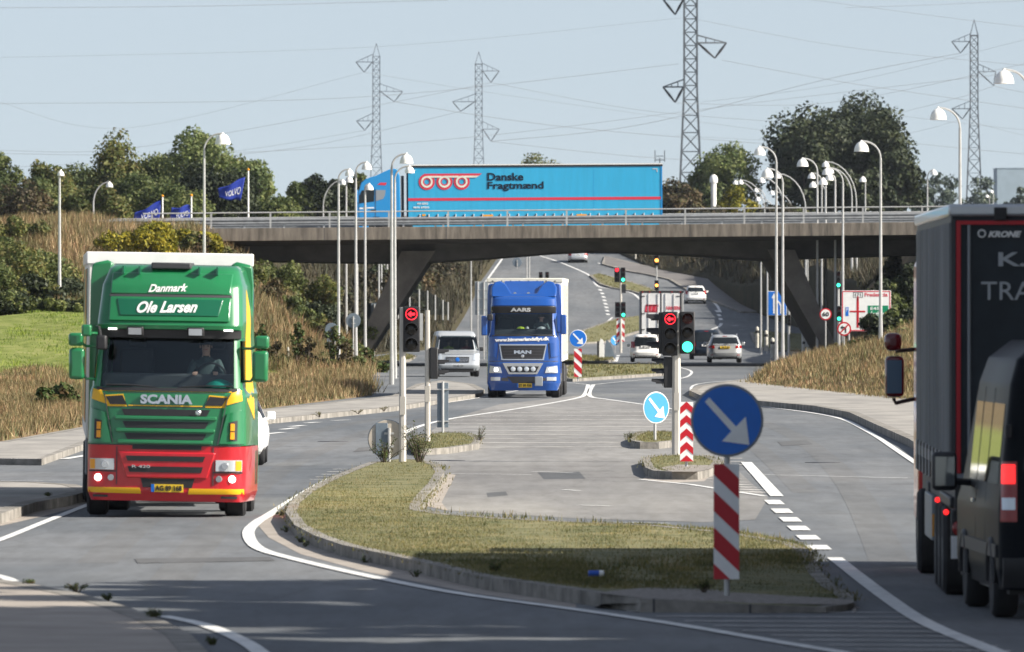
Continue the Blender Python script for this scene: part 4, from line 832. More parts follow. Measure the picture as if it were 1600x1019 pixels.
for i in range(8):
    bush('low '+('dark', 'olive', 'deep green')[i % 3]+' bush on the very edge of the lawn, '+('at the photo edge', 'near the photo edge', 'left of the lamp', 'just left of the lamp', 'below the lamp post foot', 'right of the lamp', 'nearing the lorry', 'touching the lorry mirror')[i], 2+i*18, 446+4*(i % 3)+i*5, 37.2, 80, ['dark', 'olive', 'dark'][i % 3], n=3000, size=.18, group='low bushes on the lawn edge')
for i in range(6):
    bush(('weedy', 'leafy', 'brown')[i % 3]+' clump in the dry grass of the right bank, '+('at its left foot', 'behind the lamp pair', 'below the limit sign', 'below the direction sign', 'right of the direction sign', 'beside the grey trailer')[i], 1228+i*38, 566-i*11, 36, 40, ['weed', 'brown', 'olive'][i % 3], n=1000, size=.16, group='clumps on the right bank')
for i in range(9):
    bush(('leafy', 'brown', 'green')[i % 3]+' clump in the dry grass of the left bank, '+('highest', 'second highest', 'third highest', 'left of the middle', 'in the middle', 'right of the middle', 'third lowest', 'second lowest', 'lowest by the pavement')[i], 408+i*19, 470+(i*37) % 110, 36, 34, ['weed', 'brown', 'olive'][i % 3], n=900, size=.15, group='clumps on the left bank')
k = MB(); xs_ = list(np.linspace(930, 1338, 40))
for a_, b_ in zip(xs_[:-1], xs_[1:]):
    e = lambda x: math.sin((x-930)/408*math.pi)**.5
    tp = lambda x: P(x, 934 if x > 1000 else 928+6*(x-930)/70, .15)+Vector((0, -.02, -.15+.02+.11*e(x)))
    bt = lambda x: P(x, 944+8*e(x)+2*math.sin(x*.13), .004)
    k.add([bt(a_), bt(b_), tp(b_), tp(a_)], [(0, 1, 2, 3)])
tag(k.build('gravel_bank', gravel), kind='structure')

for o in list(COL.objects):       # the near end of the median sinks towards the road
    if o.type == 'MESH' and o.name.split('.')[0] in ('traffic_island', 'island_top', 'kerb_joints', 'short_grass', 'gravel_strip', 'gravel_bank'):
        n_ = len(o.data.vertices); v_ = np.empty(n_*3, np.float32); o.data.vertices.foreach_get('co', v_); v_ = v_.reshape(-1, 3)
        v_[:, 2] -= (.085*sm((v_[:, 0]-.8)/2.4)*sm((123-v_[:, 1])/8))*(v_[:, 2] > .03); o.data.vertices.foreach_set('co', v_.ravel()); o.data.update()
M['darkred'] = mat('dark_red_paint', (.10, .006, .01), .2, coat=.8)
M['skyglass'] = mat('mirror_glass', (.05, .12, .20), .12, spec=.6)
# ------------------------------------------------------------------ signs
def wallfn(y): return flat(y)
def arrow_sign(label, cx, cy, rpx, s, base, mblue='signb', board=None, yaw=0, border=True, group='blue round keep right signs'):
    p = at(cx, base, s); z0 = p.z; y = p.y; r = thing('keep_right_sign', (p.x, y, z0), label, 'road sign', group, rz=R(yaw)); zc = (H-(cy-YH)/s)-z0; q = rpx/s
    MB().path([(0, .04, -.1), (0, .04, zc+q*.5)], [.032, .032], 8).build('post', M['galv'], r)
    MB().lathe([(q, -.012), (q*1.02, 0), (q, .015)], (0, 0, zc), 'y', 40).build('plate', M['signw'] if border else M['grey'], r)
    k = MB(); k.lathe([(q*.95, -.017), (q*.95, -.011)], (0, 0, zc), 'y', 40); k.build('blue_face', M[mblue], r)
    ar = [(-.62, .52), (-.50, .64), (.25, -.17), (.52, .10), (.62, -.68), (-.14, -.58), (.12, -.30)]
    ar = [(a*q, b*q+zc) for a, b in ar]; MB().prism(ar, -.024, -.016, 'y').build('arrow', M['signw'], r)
    for zz in (.4, -.4): MB().box(-.05, .05, .015, .07, zc+q*zz-.02, zc+q*zz+.02).build('clamp', M['galv'], r)
    if board:
        x0, x1, y0, y1, kind = board; chev_board(r, (x0-cx)/s, (x1-cx)/s, (base-y1)/s, (base-y0)/s, kind)
    return r
def chev_board(r, x0, x1, z0, z1, kind):
    k = MB().box(x0, x1, -.03, -.005, z0, z1).build('marker_board', [M['signw']], r); w_ = x1-x0; st = MB(); xm = (x0+x1)/2
    def clip(poly):
        out = poly
        for lim, sg in ((z0, 1), (z1, -1)):
            n_ = []
            for a, b in zip(out, out[1:]+out[:1]):
                ia, ib = (a[1]-lim)*sg >= 0, (b[1]-lim)*sg >= 0
                if ia: n_.append(a)
                if ia != ib: t = (lim-a[1])/(b[1]-a[1]); n_.append((a[0]+(b[0]-a[0])*t, lim))
            out = n_
            if len(out) < 3: return None
        return out
    def add(poly):
        c = clip(poly)
        if c: st.prism(c, -.036, -.029, 'y')
    if kind == 'diag':
        d = w_*.95; per = w_*1.42
        z = z0-d*1.3+per*.08
        while z < z1+d:
            add([(x0, z+d), (x1, z), (x1, z+per*.55), (x0, z+d+per*.55)]); z += per
    else:
        d = w_*.45; per = w_*1.02; z = z0-per*.5
        while z < z1:
            add([(x0, z), (xm, z+d), (xm, z+d+per*.52), (x0, z+per*.52)]); add([(xm, z+d), (x1, z), (x1, z+per*.52), (xm, z+d+per*.52)]); z += per
    st.build('stripes', M['signr'], k)
arrow_sign('large blurred blue keep right sign nearest the camera with a red and white striped board', 1136, 657, 56, 150, 930, board=(1115, 1155, 725, 905, 'diag'), border=False)
arrow_sign('sunlit light blue keep right sign turned sideways on the middle island', 1025, 637, 24.5, 71, 690, 'signlb', yaw=34)
arrow_sign('blue keep right sign with striped board right of the blue lorry', 903, 529, 13.5, 38.7, 592, board=(897, 909, 545, 589, 'diag'))
arrow_sign('small far light blue keep right sign beside the far chevron board', 961, 532, 8, 24.5, 549, 'signlb', yaw=30, border=False)
def board_post(label, x0, x1, y0, y1, s, base, name='chevron_marker'):
    p = at((x0+x1)/2, base, s); r = thing(name, tuple(p), label, 'road sign', 'red and white chevron boards'); w_ = (x1-x0)/2/s
    MB().path([(0, .03, -.1), (0, .03, (base-y0)/s-.05)], [.03, .03], 8).build('post', M['galv'], r); chev_board(r, -w_, w_, (base-y1)/s, (base-y0)/s, 'chev')
board_post('red and white chevron board beside the central signal post', 1062.5, 1083, 628, 721, 84.8, 731)
board_post('far chevron board under the distant signal heads', 963.5, 976, 498, 534, 24.5, 549)

# ------------------------------------------------------------------ traffic signals
def head(parent, x, y, z0, h, w_, lit, mode='front', arrow=False, name='signal_head'):
    """signal head with three lenses; lit 0 red, 1 amber, 2 green; front faces the camera"""
    k = MB(); k.box(-w_/2, w_/2, -.09, .09, 0, h); o = k.build(name, M['black'], parent, bevel=.02); o.location = (x, y, z0)
    if mode == 'left': o.rotation_euler = (0, 0, R(-90))
    if mode == 'right': o.rotation_euler = (0, 0, R(90))
    if mode == 'back': o.rotation_euler = (0, 0, R(180))
    q = w_*.36
    for i in range(3):
        zc = h*(5/6-i/3); on = lit == i
        m_ = M[('sigred', 'sigamber', 'siggreen')[i]] if on else (M['offr'] if i == 0 else M['offk'])
        if on and arrow: m_ = M['black']
        MB().lathe([(q, -.10), (q*.97, -.108), (q*.5, -.118), (.001, -.12)], (0, 0, zc), 'y', 20).build('lens', m_, o)
        if on and arrow:
            g = MB()
            for t in range(28):
                a0, a1 = 2*math.pi*t/28, 2*math.pi*(t+1)/28; f = lambda r_, a: (r_*math.cos(a), -.124, zc+r_*math.sin(a))
                g.add([f(q*1.0, a0), f(q*1.0, a1), f(q*.86, a1), f(q*.86, a0)], [(0, 1, 2, 3)])
            g.prism([(-q*.66, zc), (-q*.05, zc+q*.55), (-q*.05, zc+q*.2), (q*.6, zc+q*.2), (q*.6, zc-q*.2), (-q*.05, zc-q*.2), (-q*.05, zc-q*.55)], -.128, -.121); g.build('arrow_light', M['sigred'], o)
        vs = MB(); n = 14; R1 = q*1.12
        pr = [(math.cos(t)*R1, math.sin(t)*R1) for t in np.linspace(-.25, math.pi+.25, n)]; pr2 = [(a*.93, b*.93) for a, b in pr]
        A = [(a, -.09, zc+b) for a, b in pr]; B = [(a, -.09-(.24 if 1 < j < n-2 else .15), zc+b) for j, (a, b) in enumerate(pr)]; C_ = [(a, -.09, zc+b) for a, b in pr2]; D = [(a, -.09-(.24 if 1 < j < n-2 else .15), zc+b) for j, (a, b) in enumerate(pr2)]
        vs.add(A+B+C_+D, [(j, j+1, n+j+1, n+j) for j in range(n-1)]+[(2*n+j, 3*n+j, 3*n+j+1, 2*n+j+1) for j in range(n-1)]+[(n+j, n+j+1, 3*n+j+1, 3*n+j) for j in range(n-1)]); vs.build('visor', M['black'], o)
    return o
def sigpost(label, px, base, s, top, rad=.085, group='traffic signal posts', sides=8):
    p = at(px, base, s); r = thing('traffic_signal', tuple(p), label, 'traffic light', group); h = (base-top)/s
    MB().path([(0, 0, -.1), (0, 0, .5), (0, 0, h*.55), (0, 0, h)], [rad, rad, rad*.92, rad*.8], sides).build('post', M['pole'], r, sharp=25); MB().box(-.05, .05, -rad-.012, -rad, .9, 1.25).build('access_door', M['pole'], r)
    def hd(xc, y0, y1, w_, lit, mode='front', arrow=False, yo=0): 
        o = head(r, (xc-px)/s, yo, (base-y1)/s, (y1-y0)/s, w_/s, lit, mode, arrow)
        for zz in (.12, .88): 
            if mode in ('front', 'back'): MB().box(min(0, (px-xc)/s), max(0, (px-xc)/s), .02, .06, (y1-y0)/s*zz-.02, (y1-y0)/s*zz+.02).build('bracket', M['pole'], o)
        return o
    return r, hd
r, hd = sigpost('signal post at the median tip with a red left arrow beside the silver van', 629, 722, 82, 480, .075); hd(643, 479, 550, 26, 0, arrow=True)
r, hd = sigpost('signal post on the small left island with a black head seen from the side', 668, 692, 71, 485, .07); hd(678, 543, 592, 14, -1, 'right'); MB().box(-.17, -.10, -.03, .03, 2.25, 2.85).build('back_panel', M['galv'], r)
r, hd = sigpost('tall central signal post with a red left arrow head and a green head', 1057, 712, 78.5, 488, .1)
hd(1047, 487, 556, 24, 0, arrow=True); hd(1074, 487, 553, 23, 2); o = head(r, (1036-1057)/78.5, .1, (712-553)/78.5, 65/78.5, .26, -1, 'left'); o = head(r, (1044-1057)/78.5, .06, (712-606)/78.5, 48/78.5, .2, -1, 'left')
r, hd = sigpost('distant signal post with two pairs of heads, one red and two green lamps lit', 970, 549, 24.5, 420, .09); hd(964, 418, 441, 8, 0); hd(973.5, 418, 441, 7.5, 2); hd(965, 472, 496, 8, -1); hd(974, 472, 496, 7.5, 2); hd(975, 444, 458, 6, -1, 'back')
def simple_sig(label, px, s, y0, y1, w_, lit, top=None, group='far traffic signals', basey=None):
    x = (px-800)/s; y = F/s; z = Tz(x, y); r = thing('traffic_signal', (x, y, z), label, 'traffic light', group); Zf = lambda yy: H-(yy-YH)/s-z
    MB().path([(0, .1, -.2), (0, .1, Zf(top or y0))], [.07, .055], 7).build('post', M['galv'], r); head(r, 0, 0, Zf(y1), Zf(y0)-Zf(y1), w_/s, lit); return r, Zf
r, Zf = simple_sig('distant signal with two stacked heads both showing amber', 1026, 21, 399, 415, 8, 1); head(r, 0, 0, Zf(454), 16/21, 6.5/21, 1)
simple_sig('distant signal showing green under the bridge, above the other green one', 1310, 34, 424, 450, 8, 2); simple_sig('distant signal showing green behind the edge of the direction sign', 1311, 34.3, 478, 502, 8, 2)
simple_sig('far dark signal post left of the concrete right leg', 1233, 26, 492, 509, 5, -1, top=460); simple_sig('tiny signal with a green lamp beside the right concrete leg', 1254, 25, 485, 500, 6, 2)
simple_sig('tiny signal with a red lamp below the right concrete leg', 1262, 25, 499, 515, 6, 0); simple_sig('left black head of the pair above the blue lorry roof', 845, 22, 425, 440, 6, -1, group='black signal heads above the lorry roof'); simple_sig('right black head of the pair above the blue lorry roof', 855, 22, 425, 440, 6, -1, group='black signal heads above the lorry roof')

# ---- sign backs and other posts
def back_round(label, cx, cy, rpx, s, base, extra=None, m='signback', post_x=None, group='round signs seen from behind'):
    p = at(cx, base, s); r = thing('round_sign', tuple(p), label, 'road sign', group); zc = (base-cy)/s; q = rpx/s; dx = ((post_x or cx)-cx)/s
    MB().lathe([(q, .012), (q*1.02, 0), (q, -.012)], (0, 0, zc), 'y', 36).build('plate', M[m], r); MB().lathe([(q*1.05, .014), (q*1.05, -.02), (q*.97, -.02)], (0, 0.02, zc), 'y', 36).build('rim', M['signback'], r)
    MB().path([(dx, -.05, -.1), (dx, -.05, zc+q*.6)], [.03, .03], 8).build('post', M['galv'], r)
    for zz in (.3, -.4): MB().box(dx-.09, dx+.09, -.05, -.014, zc+q*zz-.02, zc+q*zz+.02).build('clamp', M['galv'], r)
    if extra: x0, x1, y0, y1 = extra; MB().box((x0-cx)/s, (x1-cx)/s, -.035, -.02, (base-y1)/s, (base-y0)/s).build('under_plate', M['signback'], r, bevel=.004)
    return r
back_round('low round sign seen from behind with a grey marker board, at the median tip', 605, 686, 29, 82, 720, (587, 606, 661, 711), 'signbackl', 608)
back_round('leftmost round sign back with a square plate, on the bank by the lamp posts', 518, 515, 10, 35, 572, (511, 526, 525, 534), post_x=523); back_round('round sign back between the left lamp posts', 552, 501, 11, 35, 560, post_x=552)
back_round('far round sign back above the blue lorry', 808, 410, 7, 17.5, 442); back_round('far round sign back above the right part of the road', 929, 397, 5, 17, 424)
p = at(692, 676, 66.5); r = thing('marker_board', tuple(p), 'tall narrow grey marker board seen from behind on the small left island', 'road sign')
MB().box(-.135, .13, .0, .015, .12, 1.17).build('board', M['signback'], r, bevel=.004); MB().path([(0, -.035, -.1), (0, -.035, 1.2)], [.032, .032], 8).build('post', M['galv'], r)
for z_ in (.25, 1.0): MB().box(-.14, .14, -.04, 0, z_, z_+.03).build('clamp', M['galv'], r)
p = at(752, 492, 27.5); r = thing('direction_sign', (p.x, p.y, Tz(p.x, p.y)), 'rectangular sign board seen from behind beside the blue lorry', 'road sign'); z1 = H+(YH-440)/27.5-Tz(p.x, p.y); z0 = z1-52/27.5
MB().box(-.36, .6, 0, .03, z0, z1).build('board', mat('pale_board_back', (.34, .38, .41), .5, metal=.2, var=.15), r); [MB().tube((d, -.04, -.2), (d, -.04, z1), .035).build('post', M['galv'], r) for d in (-.2, .15)]; [MB().box(-.33, .6, -.03, 0, z0+f, z0+f+.04).build('rail', M['galv'], r) for f in (.3, .9, 1.4)]
for lb, cx, s in (('left one of two grey sign backs behind the left lamp posts', 574, 29.5), ('right one of two grey sign backs behind the left lamp posts', 585, 29)):
    p = at(cx, 475, s); z = Tz(p.x, p.y); r = thing('direction_sign', (p.x, p.y, z), lb, 'road sign', 'grey sign backs by the leg'); MB().box(-.2, .2, 0, .03, H-z-.8, H-z+.05).build('board', M['signback'], r); MB().tube((0, -.04, -.2), (0, -.04, H-z), .03).build('post', M['galv'], r)

def rectsign(name, label, x0, x1, y0, y1, s, base=None, m='signw', legs=(.15, .85)):
    p = at(x0, y1, s); z = Tz((x0-800)/s, F/s); r = thing(name, (p.x, p.y, z), label, 'road sign'); W_, h0, h1 = (x1-x0)/s, p.z-z, p.z-z+(y1-y0)/s
    MB().box(0, W_, 0, .04, h0, h1).build('board', M['signw'], r, bevel=.01); MB().box(.05*W_*.3, W_-.05*W_*.3, -.008, .0, h0+.03, h1-.03).build('face', M[m], r)
    for f in legs: MB().tube((W_*f, .08, -.3), (W_*f, .08, h1), .05).build('post', M['galv'], r)
    fx = lambda px: (px-x0)/s; fz = lambda py: h0+(y1-py)/s; return r, fx, fz, W_, h0, h1
r, fx, fz, W_, h0, h1 = rectsign('direction_sign', 'large white direction sign with a red cross of roads on the right bank', 1315, 1392, 454, 518, 33.5)
bd = MB(); t_ = .045
for a in ((.02, W_-.02, h1-.02-t_, h1-.02), (.02, W_-.02, h0+.02, h0+.02+t_), (.02, .02+t_, h0+.02, h1-.02), (W_-.02-t_, W_-.02, h0+.02, h1-.02)): bd.box(a[0], a[1], -.014, -.007, a[2], a[3])
bd.build('border', M['logor'], r); bd = MB(); bd.box(fx(1338.6), fx(1342), -.016, -.007, fz(512), fz(466)); bd.box(fx(1328), fx(1352), -.018, -.007, fz(488), fz(485.6)); bd.box(fx(1339.4), fx(1341.4), -.016, -.007, fz(470), fz(463)); bd.build('road_diagram', M['signr'], r)
MB().box(fx(1356), fx(1388), -.016, -.007, fz(495.5), fz(477.5)).build('green_panel', M['sgreen'], r)
text(None, r, 'lettering', 'E45', M['signw'], flat(0), fx(1360), fx(1374), fz(484.5), fz(479.5), .024, bold=.02); text(None, r, 'lettering', 'Aarhus', M['signw'], flat(0), fx(1359), fx(1382), fz(494), fz(486.5), .024, bold=.02)
text(None, r, 'lettering', 'Fredericia', M['logor'], flat(0), fx(1351), fx(1387), fz(463.5), fz(457.5), .016, bold=.02); text(None, r, 'lettering', '171', M['dark'], flat(0), fx(1336), fx(1345), fz(463.5), fz(458.5), .016, bold=.02)
bd = MB()
for a in ((1333, 1348, 456.6, 457.3), (1333, 1348, 464.6, 465.3), (1333, 1333.8, 457, 465), (1347.2, 1348, 457, 465)): bd.box(fx(a[0]), fx(a[1]), -.014, -.007, fz(a[3]), fz(a[2]))
bd.build('route_frame', M['dark'], r); MB().box(fx(1321), fx(1326), -.014, -.007, fz(494), fz(480)).build('parking_symbol', M['signb'], r)
text(None, r, 'lettering', 'P', M['signw'], flat(0), fx(1322), fx(1325), fz(487), fz(481), .02)
r, fx, fz, W_, h0, h1 = rectsign('lane_sign', 'blue lane sign with white lane lines, behind the tall right lamp pair', 1200, 1229, 455, 493, 25, m='signb', legs=(.5,))
k = MB(); k.prism([(fx(1208), fz(490)), (fx(1210.4), fz(490)), (fx(1210.4), fz(466)), (fx(1213), fz(466)), (fx(1209.2), fz(458)), (fx(1205.6), fz(466)), (fx(1208), fz(466))], -.016, -.006); k.box(fx(1219), fx(1221.4), -.016, -.006, fz(490), fz(478)); k.prism([(fx(1219), fz(478)), (fx(1221.4), fz(478)), (fx(1218.5), fz(472)), (fx(1213.5), fz(468)), (fx(1213), fz(470.5)), (fx(1216.5), fz(473.5))], -.016, -.006); k.build('arrows', M['signw'], r)
def limit(label, cx, cy, rpx, s, kind):
    p = at(cx, cy, s); z = Tz(p.x, p.y); r = thing('round_sign', (p.x, p.y, z), label, 'road sign'); zc = p.z-z; q = rpx/s
    MB().tube((0, .05, -.2), (0, .05, zc+q*.5), .035).build('post', M['galv'], r); MB().lathe([(q, -.012), (q, .012)], (0, 0, zc), 'y', 32).build('red_rim', M['signr'], r); MB().lathe([(q*.78, -.02), (q*.78, -.011)], (0, 0, zc), 'y', 32).build('face', M['signw'], r)
    if kind == '60': text(None, r, 'lettering', '60', M['black'], flat(0), -q*.55, q*.55, zc-q*.36, zc+q*.36, .03, bold=.03)
    else:
        k = MB(); k.prism([(.12*q, zc-.55*q), (.3*q, zc-.55*q), (.3*q, zc+.3*q), (-.2*q, zc+.3*q), (-.2*q, zc+.5*q), (-.55*q, zc+.2*q), (-.2*q, zc-.08*q), (-.2*q, zc+.12*q), (.12*q, zc+.12*q)], -.03, -.021); k.build('arrow', M['black'], r)
        k = MB(); k.prism([(-.62*q, zc-.5*q), (-.5*q, zc-.62*q), (.62*q, zc+.5*q), (.5*q, zc+.62*q)], -.036, -.031); k.build('red_bar', M['signr'], r)
limit('speed limit 60 sign on a lamp post by the right concrete leg', 1290, 491, 9.5, 34, '60'); limit('no left turn sign below the large direction sign', 1319, 514, 11, 35.5, 'noleft')
def bollard(label, px, base, s, h, w_, m='post', group='marker posts'):
    x = (px-800)/s; y = F/s; z = Tz(x, y) if XL(y) > x or x > XR(y) else P(px, base).z
    r = thing('bollard', (x, y, z), label, 'bollard', group); MB().lathe([(w_*.9, -.1), (w_, 0), (w_, h*.85), (w_*.8, h*.95), (w_*.3, h)], n=10).build('post', M[m], r); MB().lathe([(w_*1.03, h*.66), (w_*1.03, h*.8)], n=10).build('band', M['black'], r)
for a in (('white marker post at the corner left of the two grey poles', 1183, 525, 28, 1.1, .1), ('white marker post between the two grey poles', 1197, 531, 27.5, 1.1, .1), ('white marker post left of the tall right lamp pair', 1207, 545, 27, 1.1, .12), ('slim white reflector post on the left bank beside the green lorry mirror', 450, 562, 35, .9, .05), ('far white post on the right scrub bank', 993, 406, 18, 1.0, .07), ('white marker post below the bridge leg on the right', 1256, 545, 27, 1.1, .08), ('second white marker post below the bridge leg on the right', 1267, 540, 27, 1.1, .08)): bollard(*a)
p = P(939, 562); r = thing('marker_bollard', tuple(p), 'pale upright plate with a black edge on the island behind the striped sign', 'bollard'); s = 27.7
MB().prism([(-.1, 0), (.18, 0), (.18, .75), (.12, 1.1), (-.02, 1.2), (-.1, .9)], 0, .12).build('panel', M['signw'], r, bevel=.01); MB().box(-.22, -.1, 0, .12, 0, 1.05).build('side', M['black'], r, bevel=.01); MB().prism([(.2, 0), (.85, 0), (.55, .9), (.3, 1.15)], .6, .75).build('rear_plate', M['signback'], r)
r = thing('small_lamp', (at(1147, 475, 17).x, F/17, Tz(at(1147, 475, 17).x, F/17)), 'short flat topped lamp on the far right bank under the bridge', 'street lamp'); zt = H+(YH-404)/17-Tz(at(1147, 475, 17).x, F/17)
MB().tube((0, 0, -.2), (0, 0, zt), .05).build('pole', M['galv'], r); MB().lathe([(.1, zt-.25), (.28, zt), (.3, zt+.05), (.08, zt+.12)]).build('lamp_shade', M['lampw'], r)
# mesh fence on the far left
r = thing('mesh_fence', (0, 0, 0), 'grey mesh fence stepping down behind the concrete leg on the left', 'fence'); fm = glassmat('fence_mesh', (.62, .66, .68), .1, .5)
pts = [(604, 462), (622, 460), (640, 455), (655, 453), (668, 455), (680, 462), (692, 470), (700, 473)]; s = 23
for (a, b), (c, d) in zip(pts[:-1], pts[1:]):
    A, B, C_, D = at(a, 492, s), at(c, 492, s), at(c, d, s), at(a, b, s); k = MB(); k.add([A, B, C_, D]+[q+Vector((0, .03, 0)) for q in (A, B, C_, D)], [(0, 1, 2, 3), (7, 6, 5, 4), (0, 4, 5, 1), (2, 6, 7, 3)]); k.build('mesh_panel', fm, r)
    MB().tube(at(c, d-1, s), at(c, 500, s), .05).build('post', M['galv'], r)
p = P(932, 901, .15); k = MB(); k.lathe([(.02, -.09), (.035, -.085), (.035, .05), (.02, .08), (.012, .085)], (0, 0, 0), 'x', 10); k.v = [(x+p.x, y+p.y, z+p.z+.035) for x, y, z in k.v]; o = k.build('litter', [M['litterb']]); tag(o, 'small blue and white crushed drink can lying on the shaded median', 'litter')
MB().lathe([(.036, .03), (.037, .07), (.03, .082)], (0, 0, .0), 'x', 10).build('label_band', M['signw'], None).parent = o; kids(o)[0].location = (p.x, p.y, p.z+.035)

# ------------------------------------------------------------------ vehicle bodies: horizontal rings (z, half width, y front, y rear, corner radius, bow)
class Body:
    def __init__(s, lv): s.lv = lv; s.z = [l[0] for l in lv]
    def g(s, z): return [float(np.interp(z, s.z, [l[i] for l in s.lv])) for i in range(1, 6)]
    def fr(s, x, z, off=0):
        w_, y0, y1, r_, bow = s.g(z); ax = abs(x); y = y0+bow*(ax/w_)**2; d = ax-(w_-r_)
        if d > 0: y += r_-math.sqrt(max(0, r_*r_-min(d, r_*.98)**2))
        return (x, y-off, z)
    def rt(s, y, z, off=0): return (s.g(z)[0]+off, y, z)
    def lf(s, y, z, off=0): return (-s.g(z)[0]-off, y, z)
    def ring(s, z):
        w_, y0, y1, r_, bow = s.g(z); P_ = []
        for x in np.linspace(-(w_-r_), w_-r_, 11): P_.append((x, y0+bow*(x/w_)**2, z))
        for t in np.linspace(0, math.pi/2, 6)[1:]: P_.append((w_-r_+r_*math.sin(t), y0+bow+r_-r_*math.cos(t)-.0, z))
        r2 = min(.12, r_)
        for t in np.linspace(0, math.pi/2, 4): P_.append((w_-r2+r2*math.cos(t), y1-r2+r2*math.sin(t), z))
        L = len(P_); right = P_[11:]
        for p in right[::-1]: P_.append((-p[0], p[1], z))
        return P_
    def mesh(s, z0, z1, step=.08, opening=None, top=True, bottom=True):
        zs = sorted(set([z0, z1]+[z for z in s.z if z0 < z < z1]+list(np.arange(z0+step, z1-step*.4, step)))); k = MB(); rings = [s.ring(z) for z in zs]; n = len(rings[0]); vs = [p for r_ in rings for p in r_]; fs = []
        for i in range(len(zs)-1):
            for j in range(n):
                q = (i*n+j, i*n+(j+1) % n, (i+1)*n+(j+1) % n, (i+1)*n+j)
                if opening and opening(*[sum(vs[a][c] for a in q)/4 for c in range(3)]): continue
                fs.append(q)
        if bottom: fs.append(tuple(range(n))[::-1])
        if top: fs.append(tuple((len(zs)-1)*n+j for j in range(n)))
        return k.add(vs, fs)
def wheel(parent, x, y, rad, w_, rim='silver', side=1, dual=False, name='wheel'):
    o = MB().lathe([(rad*.62, -w_/2), (rad*.9, -w_/2), (rad*.99, -w_/2+.04), (rad, 0), (rad*.99, w_/2-.04), (rad*.9, w_/2), (rad*.62, w_/2)], (0, 0, 0), 'x', 28).build(name, M['rubber'], parent); o.location = (x, y, rad)
    MB().lathe([(rad*.6, side*(w_/2-.005)), (rad*.55, side*(w_/2-.06)), (rad*.3, side*(w_/2-.09 if not dual else w_/2-.16)), (rad*.26, side*(w_/2+.0)), (.02, side*(w_/2+.0))], (0, 0, 0), 'x', 20).build('rim', M[rim], o); return o
def quad(b, name, m, par, x0, x1, z0, z1, off=.012, thick=.03, n=8, mm=3, skew=0, face=None, bevel=0):
    """plate on the front of a body: corners x0..x1, z0..z1; skew pulls the bottom corners inwards"""
    return MB().patch(face or b.fr, [(x0+skew, z0), (x1-skew, z0), (x1, z1), (x0, z1)], off, thick, n, mm).build(name, m if not isinstance(m, str) else M[m], par, bevel=bevel)
def q4(b, name, m, par, c, off=.012, thick=.03, n=6, mm=3, face=None): return MB().patch(face or b.fr, c, off, thick, n, mm).build(name, M[m], par)
